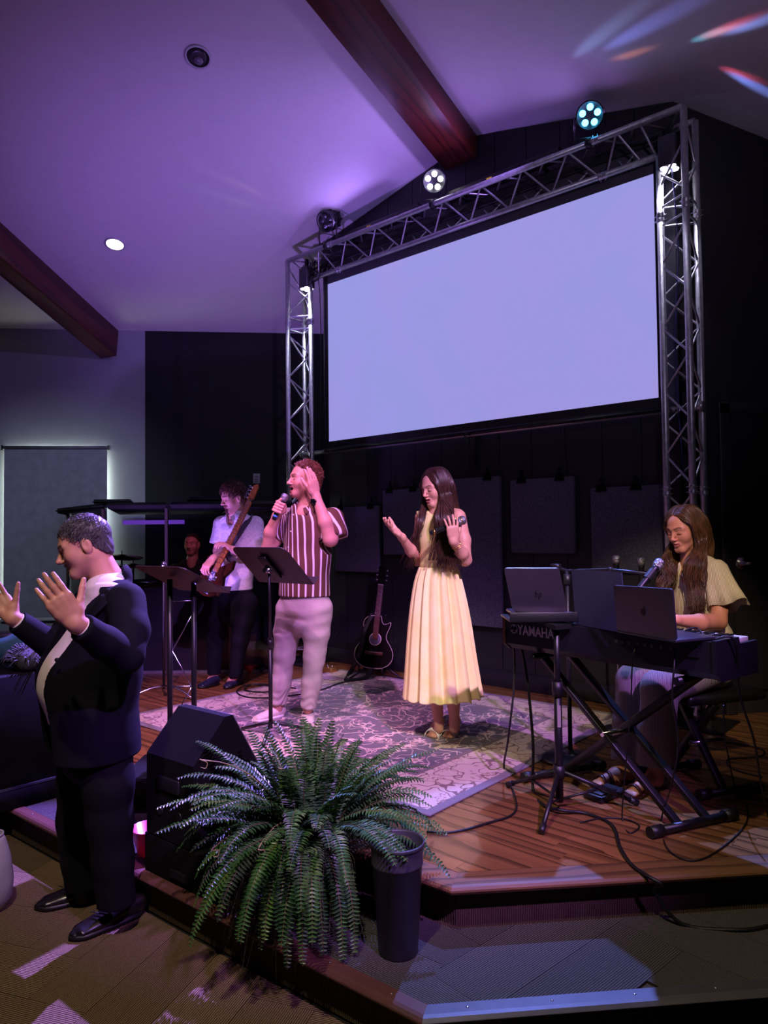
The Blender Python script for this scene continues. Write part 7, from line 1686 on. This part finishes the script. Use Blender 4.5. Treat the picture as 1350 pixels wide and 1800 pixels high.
MB().tube([top_-gs*0.07+gf*0.13, top_-gs*0.07, top_+gs*0.07, top_+gs*0.07+gf*0.11], 0.009, 8).build('yoke', blackm, gst)
lowp = ga-ge*0.155
for s_ in (-1, 1):
    MB().tube([bk-ge*0.05, lowp+gs*(0.10*s_)-gf*0.05, lowp+gs*(0.11*s_)+gf*0.09, lowp+gs*(0.11*s_)+gf*0.095+ge*0.04], 0.009, 8).build('cradle_arm', blackm, gst)
    ft = V((ga.x, ga.y, STZ+0.01))+RT*(0.24*s_)-FW*0.14; MB().tube([bk-ge*0.05, ft], 0.010, 8).build('leg', blackm, gst)
# ------------------------------------------------------------------ drum booth
DS = 6.80
def glass():
    k = NT('clear_acrylic'); t = k.t; o = t.nodes['Material Output']; tr = k.n('ShaderNodeBsdfTransparent'); gl = k.n('ShaderNodeBsdfGlossy'); mx = k.n('ShaderNodeMixShader'); fr = k.n('ShaderNodeFresnel')
    tr.inputs[0].default_value = (0.86, 0.87, 0.9, 1); gl.inputs['Roughness'].default_value = 0.03; fr.inputs[0].default_value = 1.40
    t.links.new(fr.outputs[0], mx.inputs[0]); t.links.new(tr.outputs[0], mx.inputs[1]); t.links.new(gl.outputs[0], mx.inputs[2]); t.links.new(mx.outputs[0], o.inputs[0]); return k.m
glm = glass(); foam = mat('black_foam', (34, 33, 36), 0.95, bump=0.4, bscale=120); absm = mat('grey_absorber', (64, 62, 66), 0.95, bump=0.4, bscale=160)
def gp(px, d=DS): r = ray(px, 1180); return CAM+V((r.x, r.y, 0))*(d/(V((r.x, r.y, 0)).dot(FW)))*1.0 if False else V(((ray(px, 1180)*d)[0], (ray(px, 1180)*d)[1], 0))
zr = at(300, 893, DS).z
bth = tag(empty('drum_shield', V((gp(300).x, gp(300).y, STZ))), 'clear acrylic drum shield with padded black roof and grey lower panels', 'drum shield'); bpy.context.view_layer.update()
cor = [gp(118, 7.75), gp(181), gp(293), gp(405), gp(505)]
za = at(300, 1034, DS).z
for i in range(4):
    a, b = cor[i], cor[i+1]; e_ = (b-a).normalized(); n_ = V((-e_.y, e_.x, 0)); a2, b2 = a+e_*0.012, b-e_*0.012
    MB().prism([a2+Z*(STZ+0.01), b2+Z*(STZ+0.01), b2+Z*zr, a2+Z*zr], n_*0.008).build('glass_panel', glm, bth)
    if i > 0 and i < 3: MB().prism([a2+n_*0.02+Z*(STZ+0.02), b2+n_*0.02+Z*(STZ+0.02), b2+n_*0.02+Z*za, a2+n_*0.02+Z*za], n_*0.05).build('absorber', absm, bth)
    MB().box((a+b)/2+Z*(STZ+0.012), ((b-a).length, 0.03, 0.024), (e_, n_, Z)).build('bottom_rail', alum, bth)
for i, p in enumerate(cor):
    MB().box(V((p.x, p.y, (STZ+zr)/2)), (0.026 if i in (1, 2, 3) else 0.016, 0.03, zr-STZ), (RT, FW, Z)).build('post', mat('shield_post', (120, 104, 100), 0.35, 0.6), bth)
def pad(quad, z0, z1, name='roof_pad'):
    bm = bmesh.new(); vs = [bm.verts.new(p+Z*z0) for p in quad]; f = bm.faces.new(vs); r_ = bmesh.ops.extrude_face_region(bm, geom=[f]); bmesh.ops.translate(bm, vec=Z*(z1-z0), verts=[v for v in r_['geom'] if isinstance(v, bmesh.types.BMVert)])
    bmesh.ops.bevel(bm, geom=bm.edges[:], offset=0.022, segments=3, affect='EDGES'); me = bpy.data.meshes.new(name); bm.transform(mworld(bth).inverted()); bmesh.ops.recalc_face_normals(bm, faces=bm.faces); bm.to_mesh(me); bm.free()
    for p in me.polygons: p.use_smooth = True
    return link(name, me, bth, foam)
pad([gp(96, 7.85), gp(188, 6.70), gp(178, 6.95), gp(140, 9.1)][0:1]+[gp(182, 6.68), gp(186, 8.7), gp(120, 8.9)], zr, zr+0.055)
for a, b in ((184, 296), (297, 410), (411, 520)): pad([gp(a, 6.68), gp(b, 6.68), gp(b-(b-300)*0.2, 8.6), gp(a-(a-300)*0.2, 8.6)], zr, zr+0.055)
pad([gp(160, 7.0), gp(232, 7.0), gp(240, 7.9), gp(180, 7.9)], zr+0.057, zr+0.105); pad([gp(330, 6.8), gp(388, 6.8), gp(380, 7.7), gp(330, 7.7)], zr+0.057, zr+0.105)
lb_ = MB().box(at(270, 918, 8.75), (0.75, 0.03, 0.05), (RT, FW, Z)); tag(lb_.build('lamp_strip', glow('violet_strip', (110, 60, 190), 0.9)), 'violet glowing lamp strip inside the drum booth', 'lamp')
kit = tag(empty('drum_kit', at(300, 1160, 7.35)*1.0), 'drum kit behind the clear shield, cymbals catching light', 'drum kit'); kit.location.z = STZ; bpy.context.view_layer.update()
brass = mat('cymbal_bronze', (196, 160, 110), 0.25, 1.0); dsh = mat('drum_shell', (40, 26, 30), 0.25, coat=0.4); skinm = mat('drum_head', (220, 216, 212), 0.5)
def cymbal(px_, py_, d, r, tx, ty_):
    c = at(px_, py_, d); nz = (Z+RT*tx+FW*ty_).normalized(); a = nz.cross(FW).normalized(); b = nz.cross(a)
    cy = MB().lathe([(0.006, 0.022), (r*0.16, 0.020), (r*0.22, 0.010), (r, -0.008), (r, -0.0095), (r*0.22, 0.008), (0.006, 0.020)], c, 36, (a, b, nz)).build('cymbal', brass, kit)
    MB().tube([c-Z*0.02, c+Z*0.06], 0.006, 8).build('wing_nut', chrome, cy)
    s_ = MB().tube([V((c.x, c.y, STZ+0.25)), c], 0.011, 8).build('cymbal_stand', chrome, kit)
    for i in range(3): an = 2*PI*i/3; MB().tube([V((c.x, c.y, STZ+0.35)), V((c.x+0.25*math.cos(an), c.y+0.25*math.sin(an), STZ+0.01))], 0.009, 6).build('leg', chrome, s_)
cymbal(234, 994, 7.35, 0.18, 0.06, -0.05); cymbal(214, 978, 7.6, 0.22, 0.1, -0.1); cymbal(268, 1030, 7.1, 0.17, 0, -0.02)
def drum(px_, py_, d, r, hgt, ax3=None, nm='drum'):
    c = at(px_, py_, d); a3 = ax3 or (X, Y, Z)
    o = MB().lathe([(r, 0), (r, hgt)], c, 32, a3).build(nm, dsh, kit); MB().lathe([(r*1.02, hgt-0.02), (r*1.03, hgt-0.02), (r*1.03, hgt+0.012), (r*1.0, hgt+0.012)], c, 32, a3, closed=True).build('hoop', chrome, o); MB().lathe([(0.001, hgt+0.003), (r, hgt+0.003)], c, 32, a3).build('drum_head', skinm, o)
    MB().lathe([(r*1.02, -0.012), (r*1.03, -0.012), (r*1.03, 0.02), (r*1.0, 0.02)], c, 32, a3, closed=True).build('hoop', chrome, o)
    return o
drum(300, 1062, 7.25, 0.17, 0.14, None, 'snare_drum'); drum(255, 1080, 7.5, 0.20, 0.35, None, 'floor_tom'); drum(338, 1118, 7.35, 0.27, 0.36, (RT, Z, -FW), 'bass_drum'); drum(330, 1046, 7.15, 0.15, 0.2, None, 'rack_tom')
# ------------------------------------------------------------------ small things
def small_box(name, px, py, z, size, m, label, cat, lid_=None):
    p = on_z(px, py, z); r_ = tag(empty(name, p), label, cat); bpy.context.view_layer.update(); MB().box(p+Z*(size[2]/2+0.001), size, (U, N, Z), bev=0.006).build('housing', m, r_)
    for i in (-1, 1): MB().tube([p+U*(size[0]*0.25*i)+Z*size[2], p+U*(size[0]*0.25*i)+Z*(size[2]+0.018)], 0.009, 10).build('knob', chrome, r_)
    MB().tube([p+Z*size[2]+N*size[1]*0.25, p+N*size[1]*0.25+Z*(size[2]+0.012)], 0.012, 10).build('foot_switch', chrome, r_); return r_
small_box('effects_pedal', 440, 1180, STZ, (0.12, 0.12, 0.06), mat('red_enamel', (220, 40, 44), 0.3), 'red guitar effects pedal on the floor behind the singer', 'pedal')
small_box('pedal_board', 458, 1178, STZ, (0.22, 0.16, 0.045), blackp, 'black pedal board beside the red pedal', 'pedal')
small_box('signal_box', 580, 1182, STZ, (0.12, 0.09, 0.05), mat('brassy_metal', (190, 150, 90), 0.35, 0.8), 'small brass-coloured cable box by the acoustic guitar', 'box')
bk_ = on_z(264, 1500, ST1); bo = tag(empty('basket', bk_), 'pink translucent bowl on the step behind the speaker', 'bowl'); bpy.context.view_layer.update()
k = NT('pink_plastic'); pkm = k.set(base=srgb(240, 96, 130), rough=0.25, trans=0.35); MB().lathe([(0.001, 0.004), (0.05, 0.0), (0.055, 0.004), (0.085, 0.12), (0.089, 0.122), (0.086, 0.124), (0.052, 0.010), (0.001, 0.010)], bk_, 36).build('bowl', pkm, bo)
tag(MB().ball(bk_+Z*0.042-RT*0.0, 0.030, 20).build('ball', mat('magenta_ball', (230, 60, 160), 0.2)), 'shiny magenta ball inside the pink bowl', 'ball')
# big navy cabinet at the left, things lying on it
nb_ = mat('navy_cabinet', (8, 8, 15), 0.7, spec=0.2, bump=0.1); c0 = on_z(36, 1420, ST1); c1 = on_z(112, 1399, ST1); ce = (c1-c0).normalized(); cn = V((-ce.y, ce.x, 0))
cz = at(36, 1183, (c0-CAM).dot(FW)).z; cab = tag(empty('bass_cabinet', c0.lerp(c1, 0.5)), 'large dark navy cabinet on the step behind the man in the suit', 'cabinet'); bpy.context.view_layer.update()
cc_ = c1-ce*0.55+cn*0.30; MB().box(V((cc_.x, cc_.y, ST1+0.11+(cz-ST1-0.11)/2)), (1.10, 0.58, cz-ST1-0.11), (ce, cn, Z), bev=0.012).build('body', nb_, cab); MB().box(V((cc_.x, cc_.y, ST1+0.055)), (1.12, 0.60, 0.11), (ce, cn, Z), bev=0.006).build('plinth', nb_, cab)
MB().box(V((cc_.x, cc_.y, ST1+0.115)), (1.125, 0.605, 0.012), (ce, cn, Z)).build('edge_strip', mat('navy_trim', (70, 66, 110), 0.35), cab)
tl = MB().tube(smooth_path([at(-30, 1150, 4.1), at(20, 1140, 4.1), at(56, 1118, 4.15)], 5), [0.075]*10+[0.06], 16); tag(tl.build('rolled_blanket', mat('teal_fleece', (36, 84, 84), 0.9, bump=0.3)), 'teal rolled blanket on the dark cabinet', 'blanket')
fr_o = at(52, 1158, 4.05); ff = Field(0.01); ff.ell(fr_o, [0.10, 0.10, 0.075], 0.02); fur = sdf_obj('fur_throw', [ff], mat('grey_fur', (66, 68, 76), 0.9), None, disp=folds(61, 0.012, (40, 40, 40))); tag(fur, 'grey shaggy fur throw on the dark cabinet', 'throw')
rr = random.Random(9); paths = []
for i in range(170):
    d = V((rr.gauss(0, 1), rr.gauss(0, 1), abs(rr.gauss(0, 1)))).normalized(); b = fr_o+V((d.x*0.10, d.y*0.10, d.z*0.075)); paths.append([b, b+d*0.03, b+d*0.045+V((rr.uniform(-0.02, 0.02), 0, -0.025))])
strands('fur', paths, mat('grey_fur_tips', (104, 106, 116), 0.8), fur, 0.003, 0.3, 4)
tag(MB().box(at(0, 1122, 4.2), (0.22, 0.16, 0.07), (RT, FW, Z), bev=0.02).build('bag', blackp), 'black padded bag lying on the teal blanket', 'bag')
vb = on_z(-22, 1598, 0.0); vs_ = tag(empty('floor_vase', vb), 'pale grey rounded vase on the carpet at the photo\'s edge', 'vase'); bpy.context.view_layer.update()
MB().lathe([(0.001, 0), (0.07, 0.0), (0.098, 0.05), (0.104, 0.12), (0.092, 0.22), (0.070, 0.30), (0.060, 0.32), (0.055, 0.318), (0.066, 0.29), (0.088, 0.21), (0.09, 0.05), (0.001, 0.02)], vb, 40).build('vase', mat('pale_ceramic', (170, 166, 176), 0.5), vs_)
MB().lathe([(0.056, 0.315), (0.063, 0.318), (0.064, 0.326), (0.057, 0.328)], vb, 40, closed=True).build('lip', mat('pale_ceramic', (170, 166, 176), 0.5), vs_)
sn = tag(empty('sneaker', on_z(0, 1500, 0.0)), 'dark purple sneaker on the carpet below the step at left', 'shoe'); bpy.context.view_layer.update()
so_ = shoe('upper', on_z(-70, 1488, 0), on_z(14, 1506, 0), 0.0, mat('purple_sneaker', (58, 50, 92), 0.5), mat('sneaker_sole', (180, 176, 190), 0.6), sn, 0.05, 0.10)
# ------------------------------------------------------------------ loose cables
def fl_cable(pts, label, r=0.0055, z=None):
    P_ = []
    for q in pts: P_.append(on_z(q[0], q[1], STZ+r*1.0+(q[2] if len(q) > 2 else 0)))
    return cable('floor_cable', P_, label, r, None, 8, 'cables')
RZ = 0.011
fl_cable([(640, 1194, RZ), (600, 1200, RZ), (560, 1214, RZ), (500, 1224, RZ), (440, 1226, RZ), (416, 1216, RZ), (436, 1204, RZ), (476, 1206, RZ), (470, 1216, RZ), (430, 1213, RZ), (450, 1202, RZ), (520, 1210, RZ)], 'black cable coiled on the rug behind the striped-shirt singer', 0.006)
fl_cable([(248, 1190), (240, 1200), (262, 1210), (320, 1208), (352, 1198)], 'thin black cable on the boards before the drum shield', 0.004)
kc1 = K0+ke*(KL*0.045)-Z*0.045-kq*0.01; kc2 = K0+ke*(KL*0.06)-Z*0.045-kq*0.01
cable('keyboard_cable', [kc1, at(903, 1130, 3.72), at(904, 1200, 3.7), at(893, 1300, 3.68), on_z(886, 1352, STZ+0.006), on_z(905, 1400, STZ+0.006), on_z(903, 1430, STZ+0.006), on_z(860, 1446, STZ+0.006), on_z(800, 1462, STZ+0.006), on_z(750, 1462, STZ+0.006)], 'black cable from the keyboard\'s left end, looping to the rug corner', 0.0055)
cable('keyboard_cable', [kc2, at(915, 1130, 3.7), at(928, 1205, 3.66), at(937, 1310, 3.62), on_z(937, 1388, STZ+0.006), on_z(955, 1415, STZ+0.006), on_z(985, 1424, STZ+0.02), on_z(1030, 1430, STZ+0.006), on_z(1075, 1450, STZ+0.006), on_z(1090, 1490, STZ+0.006), on_z(1110, 1520, STZ+0.006), on_z(1140, 1541, STZ+0.006), on_z(1156, 1548, STZ-0.01)+V((0, -0.03, 0)), V((on_z(1160, 1552, STZ).x, SA0.y-0.035, ST1+0.12)), V((on_z(1180, 1552, STZ).x+0.05, SA0.y-0.06, ST1+0.006)), on_z(1300, 1635, ST1+0.006), on_z(1350, 1628, ST1+0.006)], 'thick black cable running over the stage edge to the step', 0.008)
kk = lambda t: K0+ke*(KL*t)-Z*0.05-kq*0.012
cable('keyboard_cable', [kk(0.70), at(1112, 1160, 3.05), at(1108, 1250, 3.08), at(1097, 1380, 3.15), on_z(1094, 1440, STZ+0.005), on_z(1106, 1464, STZ+0.005), on_z(1124, 1452, STZ+0.005), on_z(1100, 1440, STZ+0.005), on_z(1060, 1438, STZ+0.005), on_z(1020, 1446, STZ+0.005)], 'thin black cable dropping from the keyboard middle to the boards', 0.0035)
cable('keyboard_cable', [kk(0.86), at(1185, 1172, 2.86), at(1182, 1230, 2.87), at(1192, 1310, 2.9), at(1180, 1380, 2.95), on_z(1163, 1440, STZ+0.005), on_z(1172, 1490, STZ+0.005), on_z(1215, 1513, STZ+0.005), on_z(1262, 1495, STZ+0.005), on_z(1310, 1450, STZ+0.005), on_z(1312, 1415, STZ+0.005), on_z(1295, 1395, STZ+0.005), at(1275, 1300, 3.2), at(1272, 1240, 3.1)], 'thin black cable looping on the boards below the bench', 0.0035)
cable('keyboard_cable', [KR+kq*0.05+Z*0.004-ke*0.02, KR+kq*0.10+ke*0.04+Z*0.0, at(1300, 1220, 2.95), at(1325, 1300, 3.0), at(1338, 1380, 3.1), on_z(1352, 1440, STZ+0.006)], 'black cable hanging from the keyboard\'s right end', 0.005)
fl_cable([(1232, 1300), (1290, 1306), (1340, 1318), (1335, 1330), (1280, 1335), (1290, 1352), (1340, 1366)], 'black cable coiled on the boards near the right truss foot', 0.005)
cable('laptop_cable', [at(1205, 1108, 3.0), at(1225, 1104, 3.05), at(1240, 1120, 3.0), at(1258, 1126, 2.95)], 'black cable on top of the keyboard beside the grey laptop', 0.004)
cable('wall_cable', [on_z(575, 1180, STZ+0.01), S(su(on_plane(590, 1130, S(0, M_WALL+0.03, 0), N)), M_WALL+0.03, 0.62), S(su(on_plane(612, 1100, S(0, M_WALL+0.03, 0), N)), M_WALL+0.03, 0.82), S(su(on_plane(615, 1098, S(0, M_WALL+0.03, 0), N)), M_WALL+0.03, 0.80)], 'thin cable plugged into the stage wall left of the acoustic guitar', 0.003)
# ------------------------------------------------------------------ Boston fern in a black pot
fb = on_z(548, 1596, ST1); fern = tag(empty('potted_fern', fb), 'large green Boston fern in a black pot on the step', 'plant'); bpy.context.view_layer.update()
potm = mat('black_pot', (20, 20, 22), 0.4); PH = 0.30
MB().lathe([(0.001, 0), (0.10, 0.0), (0.105, 0.01), (0.145, PH-0.03), (0.155, PH-0.03), (0.155, PH), (0.14, PH), (0.135, PH-0.04), (0.001, PH-0.045)], fb, 36).build('pot', potm, fern)
MB().lathe([(0.001, PH-0.040), (0.134, PH-0.038)], fb, 24).build('soil', mat('soil', (46, 34, 26), 0.95), fern)
k = NT('fern_leaf'); oi = k.n('ShaderNodeObjectInfo'); f, _ = k.noise(k.coord(), 14, 3)
fm1 = k.ramp(k.math('ADD', k.math('MULTIPLY', f, 0.6), k.math('MULTIPLY', oi.outputs['Random'], 0.4)), [(0.2, srgb(34, 70, 36)), (0.55, srgb(56, 104, 46)), (0.85, srgb(96, 140, 58))])
fernm = k.set(base=fm1, rough=0.42, spec=0.5); stemm = mat('fern_stem', (110, 96, 52), 0.6)
rr = random.Random(21); root_c = fb+Z*(PH-0.01)
def frond(az, elev, L, droop, seed, pin=0.060, curl=0.0):
    r = random.Random(seed); h = RT*math.cos(az)+FW*math.sin(az); p = root_c+h*r.uniform(0.02, 0.10); d = (h*math.cos(elev)+Z*math.sin(elev)); n = 22; pts = [p]; sway = h.cross(Z)*r.uniform(-0.012, 0.012)
    for i in range(n):
        t = i/n; d = (d-Z*(droop*(0.25+1.3*t)/n*2.2)+sway).normalized()
        p = p+d*(L/n)
        if p.z < ST1+0.02 and (p-SB0).dot(DN) < 0.02: p.z = ST1+0.02+0.01*r.random()
        pts.append(p)
    mb = MB(); mb.cm = 0; mb.tube(pts, [0.0028*(1-0.75*i/n) for i in range(n+1)], 4, False)
    mb2 = MB(); m = int(40*L/0.5)
    for i in range(3, m):
        t = i/m; x = t*n; j = min(int(x), n-1); q = pts[j].lerp(pts[j+1], x-j); tg = (pts[j+1]-pts[j]).normalized(); sd = tg.cross(Z if abs(tg.z) < 0.97 else h).normalized(); up = sd.cross(tg)
        ln = pin*(min(1, 0.35+t*3.2))*(1-t)**0.55*r.uniform(0.85, 1.1)+0.006; w = 0.0088*(0.6+0.4*(1-t))
        for s_ in (-1, 1):
            e = (sd*s_+tg*0.28+up*r.uniform(-0.15, 0.22)).normalized(); b2 = e.cross(up).normalized(); tip = q+e*ln-up*ln*0.18
            mb2.add([q+b2*w*0.5, q+e*ln*0.35+b2*w*0.75+up*0.002, q+e*ln*0.75+b2*w*0.5, tip, q+e*ln*0.75-b2*w*0.5, q+e*ln*0.35-b2*w*0.75+up*0.002, q-b2*w*0.5, q+e*ln*0.38-up*0.002], [(0, 1, 7), (1, 2, 7), (2, 3, 7), (3, 4, 7), (4, 5, 7), (5, 6, 7), (6, 0, 7)])
    o = mb2.build('frond', fernm, fern, fix=False); mb.build('rachis', stemm, o, fix=False); return o
bnd = bb-root_c; az_bin = math.atan2(bnd.dot(FW), bnd.dot(RT))
for i in range(160):
    az = 2*PI*i*0.38197; ring = i/160
    if ring >= 0.62 and abs((az-az_bin+PI) % (2*PI)-PI) < 0.60: continue
    if ring < 0.28: frond(az, rr.uniform(0.95, 1.40), rr.uniform(0.34, 0.47), rr.uniform(0.25, 0.7), 100+i)
    elif ring < 0.66: frond(az, rr.uniform(0.50, 0.95), rr.uniform(0.46, 0.60), rr.uniform(0.4, 0.9), 100+i)
    else: frond(az, rr.uniform(0.15, 0.55), rr.uniform(0.40, 0.56), rr.uniform(0.6, 1.5), 100+i)
for i, (ax, ay) in enumerate(((505, 1640), (560, 1655), (600, 1620), (450, 1600), (640, 1560), (530, 1680))):
    t_ = at(ax, ay, 2.48); h = t_-root_c; frond(math.atan2(h.dot(FW), h.dot(RT)), 0.25, 0.50, 1.9, 900+i, 0.045)
# thin dry runners hanging over the step edge
paths = []
for i in range(70):
    a = rr.uniform(-2.9, -0.9); h = RT*math.cos(a)+FW*math.sin(a); p0 = root_c+h*0.12; p1 = root_c+h*rr.uniform(0.22, 0.30)+Z*0.02; z2 = rr.uniform(0.04, 0.30); p2 = root_c+h*rr.uniform(0.28, 0.40); p2.z = max(z2, ST1+0.03 if (p2-SB0).dot(DN) < 0.03 else 0.03)
    paths.append([p0, p1, p1.lerp(p2, 0.5)+V((rr.uniform(-0.02, 0.02), rr.uniform(-0.02, 0.02), 0)), p2])
o = strands('runners', paths, mat('dry_runner', (70, 76, 44), 0.8), fern, 0.0016, 0.4, 4); o['kind'] = 'stuff'
# pale curled new shoots
paths = []
for (x, y, d) in ((355, 1345, 2.75), (455, 1500, 2.5), (490, 1360, 2.7), (375, 1500, 2.6)):
    t_ = at(x, y, d); m_ = root_c.lerp(t_, 0.6)+Z*0.08; paths.append([root_c, m_, t_+Z*0.02, t_+RT*0.02+Z*0.01, t_+RT*0.015-Z*0.012, t_-RT*0.005-Z*0.008])
strands('new_shoots', paths, mat('pale_shoot', (150, 140, 92), 0.7), fern, 0.003, 0.5, 5)
